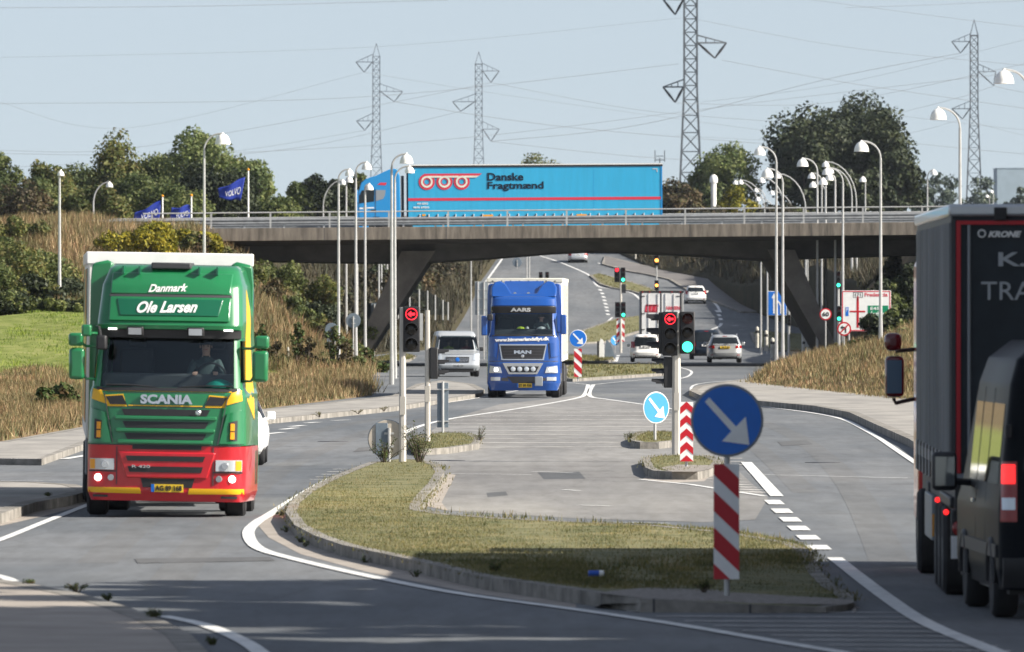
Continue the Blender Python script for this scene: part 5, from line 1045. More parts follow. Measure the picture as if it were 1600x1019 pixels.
def person(loc, label, top='jacket', cap=None, sc=1.0, group=None, rz=0, look=0):
    """seated figure facing -Y, hands on a wheel"""
    r = thing('person', loc, label, 'person', group, rz=rz); J = dict(pel=(0, .05, .12), wst=(0, .06, .32), chs=(0, .04, .52), nk=(0, .02, .68), nk2=(0, .0, .75), hd=(0, -.01, .84), crn=(0, .0, .93), sl=(-.19, .03, .6), sr=(.19, .03, .6), el=(-.27, -.12, .38), er=(.27, -.12, .38), wl=(-.17, -.36, .42), wr=(.17, -.36, .42), hl=(-.16, -.43, .44), hr=(.16, -.43, .44), kl=(-.14, -.42, .14), kr=(.14, -.42, .14), al=(-.14, -.5, -.28), ar=(.14, -.5, -.28), tl=(-.14, -.64, -.3), tr=(.14, -.64, -.3), hpl=(-.1, 0, .1), hpr=(.1, 0, .1))
    rad = dict(pel=.14, wst=.13, chs=.155, nk=.065, nk2=.056, hd=.088, crn=.062, sl=.075, sr=.075, el=.048, er=.048, wl=.03, wr=.03, hl=.03, hr=.03, kl=.065, kr=.065, al=.045, ar=.045, tl=.035, tr=.035, hpl=.09, hpr=.09)
    E = [('pel', 'wst'), ('wst', 'chs'), ('chs', 'nk'), ('nk', 'nk2'), ('nk2', 'hd'), ('hd', 'crn'), ('chs', 'sl'), ('sl', 'el'), ('el', 'wl'), ('wl', 'hl'), ('chs', 'sr'), ('sr', 'er'), ('er', 'wr'), ('wr', 'hr'), ('pel', 'hpl'), ('hpl', 'kl'), ('kl', 'al'), ('al', 'tl'), ('pel', 'hpr'), ('hpr', 'kr'), ('kr', 'ar'), ('ar', 'tr')]
    for sd_, hn in ((-1, 'hl'), (1, 'hr')):          # five fingers curled round the wheel
        for f in range(4):
            a, b = '%sf%d' % (hn, f), '%sg%d' % (hn, f); bx = J[hn][0]-.027+.018*f
            J[a] = (bx, J[hn][1]-.045, J[hn][2]+.012); J[b] = (bx, J[hn][1]-.06-.004*(f in (1, 2)), J[hn][2]-.028); rad[a] = .0095; rad[b] = .0085; E += [(hn, a), (a, b)]
        a = hn+'t'; J[a] = (J[hn][0]-sd_*.045, J[hn][1]-.02, J[hn][2]+.02); rad[a] = .011; E.append((hn, a))
    ks = list(J); me = bpy.data.meshes.new('body'); me.from_pydata([J[k] for k in ks], [(ks.index(a), ks.index(b)) for a, b in E], []); o = bpy.data.objects.new('body', me); COL.objects.link(o)
    o.modifiers.new('skin', 'SKIN'); sv_ = me.skin_vertices[0].data
    for i, k in enumerate(ks): sv_[i].radius = (rad[k]*(1.15 if k in ('chs', 'pel', 'wst') else .92 if k == 'hd' else 1), rad[k]*(.8 if k in ('chs', 'wst', 'pel') else 1)); sv_[i].use_root = k == 'pel'
    o.modifiers.new('sub', 'SUBSURF').levels = 1
    bpy.context.view_layer.update(); m2 = bpy.data.meshes.new_from_object(o.evaluated_get(bpy.context.evaluated_depsgraph_get())); bpy.data.objects.remove(o)
    for m_ in (M['skin'], M[top], M['dark']): m2.materials.append(m_)
    for f in m2.polygons:
        c = f.center; f.material_index = 0 if (c.z > .70 or c.y < -.38 and c.z > .3) else (2 if c.z < .2 else 1); f.use_smooth = True
    m2.name = 'body'; b = bpy.data.objects.new('body', m2); COL.objects.link(b); b.parent = r
    k = MB(); k.lathe([(.01, 0), (.016, -.02), (.001, -.034)], (0, -.095, .835), 'y', 8); k.build('nose', M['skin'], r)
    for d in (-.033, .033): MB().lathe([(.001, .0), (.011, -.006), (.001, -.012)], (d, -.088, .858), 'y', 8).build('eye', M['hair'], r)
    for d in (-.088, .088): MB().lathe([(.02, -.01), (.024, 0), (.012, .01)], (d, .005, .845), 'x', 8).build('ear', M['skin'], r)
    MB().box(-.028, .028, -.094, -.085, .797, .805).build('mouth', M['redsh'], r, bevel=.003)
    if cap: k = MB(); k.lathe([(.098, .875), (.1, .9), (.088, .95), (.05, .975), (.01, .98)], n=18); k.box(-.07, .07, -.17, -.06, .878, .892); k.build('cap', M[cap], r, bevel=.005)
    else: MB().lathe([(.094, .865), (.1, .9), (.09, .945), (.05, .972), (.01, .978)], (0, .012, 0), n=18).build('hair', M['hair'], r)
    r.scale = (sc, sc, sc); return r
def cabinside(par, w_, y0, y1, z0, z1, seats, dash_h=.25):
    MB().box(-w_+.03, w_-.03, y1-.06, y1, z0, z1+.1).build('rear_wall', M['inter'], par); MB().box(-w_+.06, w_-.06, y0+.22, y0+.55, z0-.2, z0+dash_h).build('dashboard', M['inter'], par, bevel=.04)
    for x in seats:
        o = MB().box(x-.26, x+.26, y0+1.15, y0+1.3, z0-.3, z0+.62).build('seat_back', M['seat'], par, bevel=.05); MB().box(x-.26, x+.26, y0+.75, y0+1.2, z0-.35, z0-.2).build('seat', M['seat'], par, bevel=.04)
        MB().box(x-.14, x+.14, y0+1.16, y0+1.28, z0+.64, z0+.86).build('headrest', M['seat'], o, bevel=.04)
def steering(par, x, y, z, rad=.22): 
    k = MB(); k.path([(x+rad*math.cos(t), y-.35*rad*math.sin(t), z+rad*.85*math.sin(t)) for t in np.linspace(0, 2*math.pi, 25)], .016, 6); k.tube((x, y-.1, z-.2), (x, y, z), .03); k.tube((x-rad, y, z), (x+rad, y, z), .015); k.build('steering_wheel', M['black'], par)
def mirror(par, x, y, z, w_, h, m, ax, az, glassside=False):
    o = MB().box(x-w_/2, x+w_/2, y-.09, y+.09, z-h/2, z+h/2).build('wing_mirror', M[m], par, bevel=min(w_, h)*.22, segs=3)
    MB().path([(ax, y+.1, az), ((ax+x)/2, y+.02, az), (x, y, z)], .022, 6).build('mirror_arm', M['black'] if m == 'black' else M[m], o)
    if glassside: MB().box(x-w_/2+.03, x+w_/2-.03, y-.1, y-.088, z-h/2+.05, z+h/2-.05).build('mirror_glass', M['chrome'], o)
    return o
def plate(b, par, x0, x1, z0, z1, txt, m='plate', eu=True, face=None):
    f = face or b.fr; o = MB().patch(f, [(x0, z0), (x1, z0), (x1, z1), (x0, z1)], .05, .03, 2, 1).build('number_plate', M[m], par)
    if eu: MB().patch(f, [(x0, z0), (x0+(x1-x0)*.1, z0), (x0+(x1-x0)*.1, z1), (x0, z1)], .053, .002, 1, 1).build('plate_band', M['signb'], o)
    text(None, o, 'plate_lettering', txt, M['black'], f, x0+(x1-x0)*.13, x1-.02, z0+(z1-z0)*.16, z1-(z1-z0)*.16, .056, bold=.03); return o

# ================================================================== green lorry
def green_lorry():
    s = 106; r = thing('articulated_lorry', at(256, 812, s), 'oncoming green and red articulated lorry with a white topped trailer, at the left', 'lorry', ry=R(.9), rz=R(0)); r.location.z = 0; r.scale = (.965,)*3
    cab = Body([(.22, 1.16, .10, 2.3, .22, .10), (.40, 1.22, .02, 2.3, .25, .09), (1.12, 1.22, .0, 2.3, .25, .09), (1.9, 1.2, .05, 2.3, .22, .09), (1.99, 1.17, .09, 2.3, .20, .09), (2.76, 1.12, .30, 2.3, .20, .09), (2.95, 1.12, .26, 2.3, .20, .09), (3.0, 1.12, .28, 2.3, .2, .09), (3.55, 1.08, .52, 2.3, .2, .09), (3.80, 1.00, .80, 2.3, .2, .06), (3.86, .94, 1.0, 2.28, .2, .03)])
    c = MB().box(-.9, .9, .6, 2.2, .35, .9).build('chassis', M['dark'], r); 
    root = cab.mesh(.25, 1.10, bottom=True).build('bumper', M['red'], r, sharp=45); root.rotation_euler = (0, 0, R(-4))
    def sub(o): o.rotation_euler = (0, 0, R(-4)); return o
    body = sub(cab.mesh(1.115, 3.86, opening=lambda x, y, z: (abs(x) < 1.02 and 1.99 < z < 2.74 and y < 1.0) or (abs(x) > 1.02 and 2.06 < z < 2.7 and .2 < y < 1.9), bottom=True).build('cab', M['green'], r, sharp=45))
    B_ = body; bp = root
    quad(cab, 'windscreen', 'glass', B_, -1.06, 1.06, 1.96, 2.76, .004, .006, 14, 8)
    quad(cab, 'windscreen_seal', 'black', B_, -1.08, 1.08, 1.93, 1.985, .014, .03, 14, 1); 
    for sg in (-1, 1): q4(cab, 'windscreen_pillar', 'green', B_, [(sg*1.03, 1.99), (sg*1.12, 1.99), (sg*1.08, 2.76), (sg*1.0, 2.76)], .012, .05, 3, 6)
    cabinside(B_, 1.08, .2, 2.2, 1.95, 2.8, (-.6, .62)); steering(B_, .62, .75, 2.18)
    MB().lathe([(.001, .13), (.1, .11), (.2, .05), (.24, 0)], (.78, .42, 2.0), n=12).build('dash_cloth', M['teal'], B_)
    # sun visor and lamps
    quad(cab, 'sun_visor', 'black', B_, -1.1, 1.1, 2.745, 2.87, .10, .12, 14, 2); quad(cab, 'visor_trim', 'green', B_, -1.1, 1.1, 2.875, 2.95, .13, .15, 14, 2, bevel=.01)
    for x in (-.50, .43):
        o = quad(cab, 'spot_lamp', 'black', B_, x-.13, x+.13, 2.77, 2.91, .2, .12, 3, 2, bevel=.02); quad(cab, 'lamp_glass', 'lens', o, x-.1, x+.1, 2.79, 2.89, .21, .02, 3, 2)
    for x in (-.92, .86):
        for k_ in range(4): quad(cab, 'marker_lamp', 'lit', B_, x+.035*k_, x+.035*k_+.024, 2.86, 2.885, .142, .02, 1, 1)
    # high roof front
    quad(cab, 'roof_panel', 'green', B_, -.93, .93, 3.0, 3.37, .03, .06, 12, 4, bevel=.015); quad(cab, 'roof_panel', 'green', B_, -.93, .93, 3.41, 3.74, .03, .06, 12, 6, bevel=.02)
    quad(cab, 'roof_gap', 'dark', B_, -.94, .94, 3.372, 3.408, .02, .04, 12, 1); quad(cab, 'name_board', 'dgreen', B_, -.82, .82, 3.08, 3.34, .045, .03, 12, 3, skew=.06, bevel=.02)
    text(None, B_, 'lettering', 'Danmark', M['white'], cab.fr, -.34, .26, 3.44, 3.56, .04, shear=.35, bold=.025, tilt=.02); text(None, B_, 'lettering', 'Ole Larsen', M['white'], cab.fr, -.5, .43, 3.12, 3.30, .055, shear=.4, bold=.03, tilt=.02)
    MB().box(-.33, .28, .72, 1.3, 3.80, 3.90).build('roof_hatch', M['dark'], B_, bevel=.02)
    for x in (-.75, -.5, .42, .7): MB().box(x-.012, x+.012, .60, .9, 3.72, 3.84).build('roof_rib', M['dgreen'], B_)
    # grille in the green panel
    text(None, B_, 'lettering', 'SCANIA', M['chrome'], cab.fr, -.39, .41, 1.735, 1.88, .035, bold=.045, depth=.02)
    for x0, x1, z0, z1 in ((-1.04, 1.0, 1.925, 1.94), (-.58, .56, 1.700, 1.715)): quad(cab, 'yellow_line', 'yellow', B_, x0, x1, z0, z1, .008, .01, 14, 1)
    for sg in (-1, 1):
        q4(cab, 'corner_stripe', 'yellow', B_, [(sg*.90, 1.72), (sg*1.16, 1.80), (sg*1.14, 1.96), (sg*1.0, 1.92)], .014, .02, 6, 4); q4(cab, 'intake_border', 'yellow', B_, [(sg*.60, 1.69), (sg*.9, 1.69), (sg*.95, 1.86), (sg*.66, 1.88)], .008, .01, 4, 3)
        q4(cab, 'side_intake', 'black', B_, [(sg*.60, 1.72), (sg*.86, 1.72), (sg*.93, 1.84), (sg*.67, 1.86)], .018, .02, 4, 3); q4(cab, 'corner_deflector', 'green', B_, [(sg*.83, 1.14), (sg*1.2, 1.14), (sg*1.17, 1.66), (sg*.94, 1.60)], .03, .06, 6, 5)
        o = q4(cab, 'marker_recess', 'black', B_, [(sg*1.0, 1.19), (sg*1.1, 1.19), (sg*1.1, 1.50), (sg*.98, 1.47)], .04, .02, 3, 3)
        for k_ in range(2): q4(cab, 'marker_light', 'orange', o, [(sg*1.0, 1.21+.13*k_), (sg*1.06, 1.21+.13*k_), (sg*1.06, 1.32+.13*k_), (sg*1.0, 1.32+.13*k_)], .055, .02, 2, 2)
    for z0, z1, wd in ((1.555, 1.655, .70), (1.365, 1.465, .68), (1.19, 1.285, .65)):
        quad(cab, 'grille_slot', 'black', B_, -wd+.02, wd-.02, z0, z1, .016, .03, 12, 2, skew=.05); quad(cab, 'grille_bar', 'green', B_, -wd-.08, wd+.08, z0-.062, z0-.006, .05, .05, 12, 1, bevel=.012)
    MB().lathe([(.045, -.05), (.03, -.065)], (.5, cab.fr(.5, 1.6)[1], 1.61), 'y', 14).build('badge', M['chrome'], B_)
    # red lower part
    quad(cab, 'grille_slot', 'black', bp, -.5, .56, 1.04, 1.10, .014, .03, 12, 1); quad(cab, 'lower_grille_frame', 'red', bp, -.72, .78, .60, 1.0, .035, .05, 12, 3, skew=.13, bevel=.02)
    for z0, z1, wd in ((.86, .94, .60), (.69, .78, .57)): quad(cab, 'grille_slot', 'black', bp, -wd, wd+.02, z0, z1, .044, .03, 12, 2, skew=.03)
    text(None, bp, 'lettering', 'R 420', M['chrome'], cab.fr, -.5, -.22, .755, .80, .056, bold=.02); quad(cab, 'lower_intake', 'black', bp, -.37, .46, .46, .6, .012, .03, 10, 2, skew=.04)
    for sg in (-1, 1):
        o = q4(cab, 'headlight', 'lens', bp, [(sg*.78, .72), (sg*1.17, .72), (sg*1.17, .89), (sg*.78, .89)], .02, .04, 8, 3); q4(cab, 'indicator', 'orange', o, [(sg*1.08, .73), (sg*1.165, .73), (sg*1.165, .88), (sg*1.08, .88)], .025, .02, 3, 2); MB().lathe([(.06, 0), (.05, -.02)], (sg*.92, cab.fr(.92, .8)[1]-.02, .8), 'y', 16).build('bulb_reflector', M['chrome'], o)
        q4(cab, 'headlight_trim', 'black', bp, [(sg*.75, .69), (sg*1.18, .69), (sg*1.18, .71), (sg*.75, .71)], .02, .03, 8, 1); q4(cab, 'bumper_stripe', 'yellow', bp, [(sg*.36, .36), (sg*1.2, .37), (sg*1.2, .45), (sg*.38, .45)], .008, .01, 10, 2)
        MB().lathe([(.055, 0), (.05, -.02), (.001, -.025)], (sg*1.03, cab.fr(1.03, .6)[1]-.005, .6), 'y', 16).build('fog_lamp', M['lit'], bp); MB().lathe([(.05, 0), (.045, -.02), (.001, -.02)], (sg*.83, cab.fr(.83, .6)[1]-.005, .6), 'y', 16).build('small_lamp', M['grey'], bp)
    quad(cab, 'panel_gap', 'dark', bp, -1.15, 1.15, 1.098, 1.112, .004, .02, 14, 1)
    plate(cab, bp, -.20, .29, .39, .51, 'AG 89 168')
    for x0, x1 in ((-.93, -.14), (.16, 1.02)): MB().path([(x0 if x0 > 0 else x1, .02+.08, 1.99), ((x0+x1)/2, .09, 2.02), (x1 if x0 > 0 else x0, .12, 2.02)], .012, 5).build('wiper', M['black'], B_)
    for x in (-1.0, .98): q4(cab, 'step_slot', 'dark', bp, [(x-.12, .30), (x+.12, .30), (x+.12, .335), (x-.12, .335)], .012, .02, 2, 1)
    for x0, x1, z in ((-.86, .86, 1.685), (-.9, .9, 1.905)): quad(cab, 'panel_gap', 'dark', B_, x0, x1, z, z+.006, .006, .01, 12, 1)
    for sg in (-1, 1): q4(cab, 'panel_gap', 'dark', B_, [(sg*.80, 1.13), (sg*.812, 1.13), (sg*.96, 1.9), (sg*.948, 1.9)], .033, .02, 1, 4); q4(cab, 'panel_gap', 'dark', bp, [(sg*.735, .5), (sg*.747, .5), (sg*.747, 1.08), (sg*.735, 1.08)], .01, .02, 1, 3)
    # mirrors
    for sg in (-1, 1): mirror(B_, sg*1.41, .35, 2.33, .24, .48, 'green', sg*1.12, 2.1); mirror(B_, sg*1.43, .35, 2.70, .22, .20, 'green', sg*1.12, 2.6)
    mirror(B_, -1.0, .05, 2.66, .16, .22, 'black', -1.1, 2.9); mirror(B_, -1.24, .12, 2.84, .15, .18, 'green', -1.1, 2.8)
    # image-right flank of the cab: window, yellow flourish, air dam
    for f_, sg in ((cab.rt, 1), (cab.lf, -1)):
        MB().patch(f_, [(.42, 2.0), (1.25, 2.0), (1.25, 2.76), (.5, 2.76)], .0, .008, 4, 4).build('side_window', M['glass'], B_); MB().patch(f_, [(1.25, 1.98), (2.28, 1.98), (2.28, 2.78), (1.25, 2.78)], .002, .03, 4, 4).build('side_panel', M['green'], B_); MB().patch(f_, [(.5, 1.8), (1.6, 1.5), (1.7, 3.2), (1.3, 3.5)], .004, .01, 4, 8).build('side_flourish', M['yellow'], B_)
        MB().patch(f_, [(1.75, .5), (2.28, .5), (2.28, 3.7), (1.9, 3.6)], .0, .05, 3, 6).build('side_fairing', M['green'], B_)
    for sg in (-1, 1):
        wheel(r, sg*1.06, 1.25, .5, .32, side=sg); wheel(r, sg*.98, 4.9, .5, .55, side=sg, dual=True); MB().box(sg*1.0-.15, sg*1.0+.15, 1.72, 1.76, .25, .8).build('mudflap', M['black'], r)
    for sg in (-1, 1): k = MB(); k.prism([(sg*.88, 3.3), (sg*.90, 3.88), (sg*1.0, 3.93), (sg*1.23, 3.88), (sg*1.26, 3.6), (sg*1.26, .9), (sg*1.1, .9)], 2.0, 2.55, 'y'); k.build('side_deflector', M['green'], r, bevel=.05, segs=3)
    MB().box(-.5, .5, .6, 8, .75, 1.0).build('frame', M['dark'], r); MB().box(-1.2, -.75, 2.5, 4.1, .45, 1.1).build('fuel_tank', M['chrome'], r, bevel=.08); MB().box(.75, 1.2, 2.5, 4.1, .45, 1.1).build('fuel_tank', M['grey'], r, bevel=.05)
    # trailer, turned a little against the cab
    t = MB().box(-1.27, 1.27, 0, 13.6, 1.15, 4.03).build('trailer', M['trailw'], r, bevel=.03); t.location = (-.06, 2.75, 0); t.rotation_euler = (0, 0, R(2.6))
    MB().box(-1.30, 1.30, -.03, 13.63, 3.86, 4.06).build('roof_rim', M['white'], t, bevel=.02)
    for x0, x1, m_ in ((-1.279, -1.272, 'green'), (1.272, 1.279, 'green')):
        MB().box(x0, x1, .3, 13.3, 1.4, 3.8).build('side_curtain', M['cream'] if x0 > 0 else M['green'], t); MB().prism([(1.0, 1.4), (3.2, 1.4), (5.2, 3.8), (3.4, 3.8)], x0-.004 if x0 < 0 else x1, x0 if x0 < 0 else x1+.004, 'x').build('curtain_print', M['red'] if x0 < 0 else M['yellow'], t)
        MB().prism([(3.8, 1.4), (5.4, 1.4), (7.2, 3.8), (6.0, 3.8)], x0-.004 if x0 < 0 else x1, x0 if x0 < 0 else x1+.004, 'x').build('curtain_print', M['yellow'] if x0 < 0 else M['green'], t)
    for yy in (8.4, 9.7, 11.0):
        for sg in (-1, 1): wheel(t, sg*1.07, yy, .5, .38, side=sg)
    MB().box(-1.2, 1.2, 13.3, 13.5, .45, .6).build('rear_bar', M['dark'], t); MB().box(-1.24, 1.24, 5.6, 7.8, .5, 1.1).build('side_guard', M['grey'], t)
    sp = 1.0; x_ = r.location.x
    person((x_+.60, r.location.y+.77, 1.70), 'driver in a dark cap and dark jacket at the wheel of the green lorry', 'jacket', cap='black', sc=.965)
green_lorry()

# ================================================================== blue lorry
def blue_lorry():
    s = 46.8; p = P(818, 622); r = thing('articulated_lorry', (p.x, p.y, 0), 'oncoming blue articulated lorry with a pale roofed trailer under the bridge', 'lorry', rz=R(-1.0))
    cab = Body([(.25, 1.14, .10, 2.2, .22, .12), (.5, 1.23, .02, 2.2, .28, .12), (1.15, 1.23, .0, 2.2, .28, .10), (2.05, 1.19, .06, 2.2, .24, .10), (2.12, 1.15, .1, 2.2, .2, .1), (2.84, 1.1, .28, 2.2, .2, .09), (3.06, 1.1, .2, 2.2, .2, .09), (3.36, 1.08, .38, 2.2, .22, .09), (3.42, 1.05, .5, 2.2, .22, .09)])
    B_ = cab.mesh(.25, 3.42, opening=lambda x, y, z: (abs(x) < .98 and 2.13 < z < 2.82 and y < 1) or (abs(x) > 1.0 and 2.15 < z < 2.75 and .2 < y < 1.9)).build('cab', M['blue'], r, sharp=45)
    quad(cab, 'windscreen', 'glass', B_, -1.04, 1.04, 2.1, 2.85, .004, .006, 14, 8); quad(cab, 'windscreen_seal', 'black', B_, -1.06, 1.06, 2.07, 2.13, .012, .03, 14, 1)
    for sg in (-1, 1): q4(cab, 'windscreen_pillar', 'blue', B_, [(sg*.98, 2.1), (sg*1.12, 2.1), (sg*1.08, 2.86), (sg*.96, 2.86)], .012, .05, 3, 6)
    cabinside(B_, 1.05, .2, 2.1, 2.05, 2.85, (-.6, .6)); steering(B_, .6, .7, 2.25)
    quad(cab, 'sun_visor', 'black', B_, -1.08, 1.08, 2.84, 3.07, .08, .1, 14, 3, bevel=.02); text(None, B_, 'lettering', 'AARS', M['signw'], cab.fr, -.44, .24, 2.89, 3.02, .1, bold=.05)
    quad(cab, 'roof_brow', 'blue', B_, -1.06, 1.06, 3.08, 3.34, .05, .08, 12, 3, bevel=.03)
    text(None, B_, 'lettering', 'www.himmerlandsflyt.dk', M['signw'], cab.fr, -.96, .86, 1.85, 2.0, .02, bold=.045, tilt=.05)
    # roof deflector with a sunken middle
    k = MB(); k.prism([(-1.1, 3.4), (-1.1, 3.7), (-1.0, 3.88), (-.8, 3.93), (-.6, 3.8), (-.42, 3.50), (.42, 3.50), (.6, 3.8), (.8, 3.93), (1.0, 3.88), (1.1, 3.7), (1.1, 3.4)], .5, 2.0, 'y'); k.v = [(x, y+max(0, z-3.4)*1.1 if y < 1 else y, z) for x, y, z in k.v]; k.build('roof_deflector', M['blue'], B_, bevel=.05, segs=3)
    k = MB(); k.add([(-.62, .72, 3.47), (.62, .72, 3.47), (.66, 1.6, 3.92), (-.66, 1.6, 3.92), (-.62, .78, 3.40), (.62, .78, 3.40), (.66, 1.66, 3.86), (-.66, 1.66, 3.86)], [(0, 1, 2, 3), (7, 6, 5, 4), (0, 4, 5, 1), (1, 5, 6, 2), (2, 6, 7, 3), (3, 7, 4, 0)]); k.build('deflector_ramp', M['blue'], B_)
    for x in (-.3, .15): MB().lathe([(.05, 0), (.05, .12)], (x, .66, 3.50), 'y', 10).build('air_horn', M['grey'], B_)
    # grille
    gr = q4(cab, 'grille_frame', 'chrome', B_, [(-.74, 1.27), (.68, 1.27), (.78, 1.8), (-.82, 1.8)], .014, .03, 12, 5); q4(cab, 'grille', 'black', gr, [(-.70, 1.31), (.64, 1.31), (.74, 1.76), (-.78, 1.76)], .022, .03, 12, 5)
    text(None, gr, 'lettering', 'MAN', M['chrome'], cab.fr, -.32, .26, 1.48, 1.60, .034, bold=.05); MB().lathe([(.06, -.03), (.03, -.04)], (-.03, cab.fr(0, 1.4)[1], 1.4), 'y', 10).build('badge', M['chrome'], gr)
    for k_ in range(4): quad(cab, 'grille_slat', 'dark', gr, -.68, .62, 1.35+.1*k_, 1.365+.1*k_, .03, .02, 10, 1)
    for sg in (-1, 1): q4(cab, 'side_deflector', 'blue', B_, [(sg*.92, 1.36), (sg*1.18, 1.4), (sg*1.15, 1.85), (sg*.88, 1.85)], .035, .05, 5, 4); q4(cab, 'panel_gap', 'dark', B_, [(sg*.86, 1.3), (sg*.88, 1.3), (sg*.84, 1.85), (sg*.82, 1.85)], .006, .01, 1, 3)
    quad(cab, 'panel_gap', 'dark', B_, -1.16, 1.16, 1.22, 1.24, .004, .01, 14, 1)
    fr_ = q4(cab, 'bumper_trim', 'chrome', B_, [(-.5, .80), (.46, .80), (.66, 1.17), (-.70, 1.17)], .03, .04, 12, 4); q4(cab, 'lamp_recess', 'black', fr_, [(-.46, .86), (.42, .86), (.52, 1.06), (-.56, 1.06)], .038, .02, 12, 3)
    for x in (-.35, -.13, .1, .32): MB().lathe([(.085, -.035), (.08, -.05), (.04, -.06)], (x, cab.fr(x, .97)[1], .97), 'y', 16).build('spot_lamp', M['lens'], fr_)
    for sg in (-1, 1):
        q4(cab, 'headlight', 'lens', B_, [(sg*.72, .84), (sg*1.15, .84), (sg*1.13, 1.08), (sg*.78, 1.04)], .02, .04, 8, 3); q4(cab, 'headlight_lamp', 'lit', B_, [(sg*.86, .9), (sg*.98, .9), (sg*.98, 1.0), (sg*.86, 1.0)], .026, .01, 3, 2); q4(cab, 'fog_lamp', 'lens', B_, [(sg*.78, .58), (sg*1.1, .58), (sg*1.1, .70), (sg*.78, .70)], .015, .03, 6, 2)
        q4(cab, 'bumper_slot', 'dark', B_, [(sg*.5, .56), (sg*.74, .58), (sg*.74, .68), (sg*.52, .68)], .01, .02, 3, 2)
    q4(cab, 'lower_intake', 'black', B_, [(-.36, .5), (.42, .5), (.62, .72), (-.56, .72)], .012, .03, 10, 3); MB().box(.38, .64, -.09, -.05, .40, .72).build('toll_box', M['grey'], B_, bevel=.02)
    plate(cab, B_, -.22, .28, .35, .49, 'BT 89 936'); 
    mirror(B_, -1.32, .3, 2.42, .2, .66, 'blue', -1.1, 2.75); mirror(B_, 1.33, .3, 2.46, .2, .66, 'blue', 1.1, 2.2); mirror(B_, -1.12, .1, 2.7, .2, .22, 'black', -1.05, 2.9)
    for sg in (-1, 1): MB().path([(sg*.5, .06, 2.09), (sg*.1, .1, 2.14)], .012, 5).build('wiper', M['black'], B_)
    for k_, (x, m_, w_) in enumerate(((-.1, 'vest', .28), (.12, 'signw', .12), (.6, 'signw', .3))): MB().lathe([(.001, .08), (w_*.4, .05), (w_*.5, 0)], (x, .42, 2.32), n=8).build('dashboard_clutter', M[m_], B_)
    for f_, sg in ((cab.rt, 1), (cab.lf, -1)):
        MB().patch(f_, [(.42, 2.08), (1.15, 2.08), (1.15, 2.8), (.5, 2.8)], .0, .008, 4, 4).build('side_window', M['glass'], B_); MB().patch(f_, [(1.15, 2.06), (2.18, 2.06), (2.18, 2.82), (1.15, 2.82)], .002, .03, 4, 4).build('side_panel', M['blue'], B_); MB().prism([(sg*.9, 3.3), (sg*.92, 3.75), (sg*1.05, 3.85), (sg*1.22, 3.8), (sg*1.25, 3.5), (sg*1.25, .8), (sg*1.1, .8)], 1.9, 2.5, 'y').build('side_fairing', M['blue'], r, bevel=.05, segs=3); wheel(r, sg*1.05, 1.3, .5, .32, side=sg); wheel(r, sg*.96, 4.9, .5, .55, side=sg, dual=True)
    MB().box(-.5, .5, .6, 8, .75, 1.0).build('frame', M['dark'], r); MB().box(-1.1, 1.1, .3, 1.0, .3, .5).build('under_bumper', M['black'], r)
    for sg in (-1, 1): MB().box(sg*1.0-.22, sg*1.0+.22, 2.6, 4.0, .5, 1.1).build('fuel_tank', M['chrome'], r, bevel=.06)
    t = MB().box(-1.27, 1.27, 0, 13.6, 1.2, 3.98).build('trailer', M['trailw'], r, bevel=.03); t.location = (0, 2.7, 0); t.rotation_euler = (0, 0, R(-.1))
    MB().box(-1.29, 1.29, -.02, 13.62, 3.88, 4.02).build('roof_rim', M['cream'], t, bevel=.02); [MB().box(-1.1+.3*k_, -1.06+.3*k_, -.03, -.018, 3.9, 3.94).build('rivet', M['dark'], t) for k_ in range(8)]
    for x0, x1 in ((-1.279, -1.272), (1.272, 1.279)):
        c_ = MB().box(x0, x1, .2, 13.4, 1.4, 3.8).build('side_curtain', M['cream'], t)
        for k_ in range(16): MB().box(x0-.006, x1+.006, .5+.82*k_, .53+.82*k_, 1.4, 3.8).build('strap', M['grey'], c_)
    for yy in (8.4, 9.7, 11.0):
        for sg in (-1, 1): wheel(t, sg*1.07, yy, .5, .38, side=sg)
    MB().box(-1.24, 1.24, 5.6, 7.8, .5, 1.1).build('side_guard', M['dark'], t)
    person((p.x+.6, p.y+.95, 1.85), 'driver with one bare arm raised behind the wheel of the blue lorry', 'jacket')
blue_lorry()

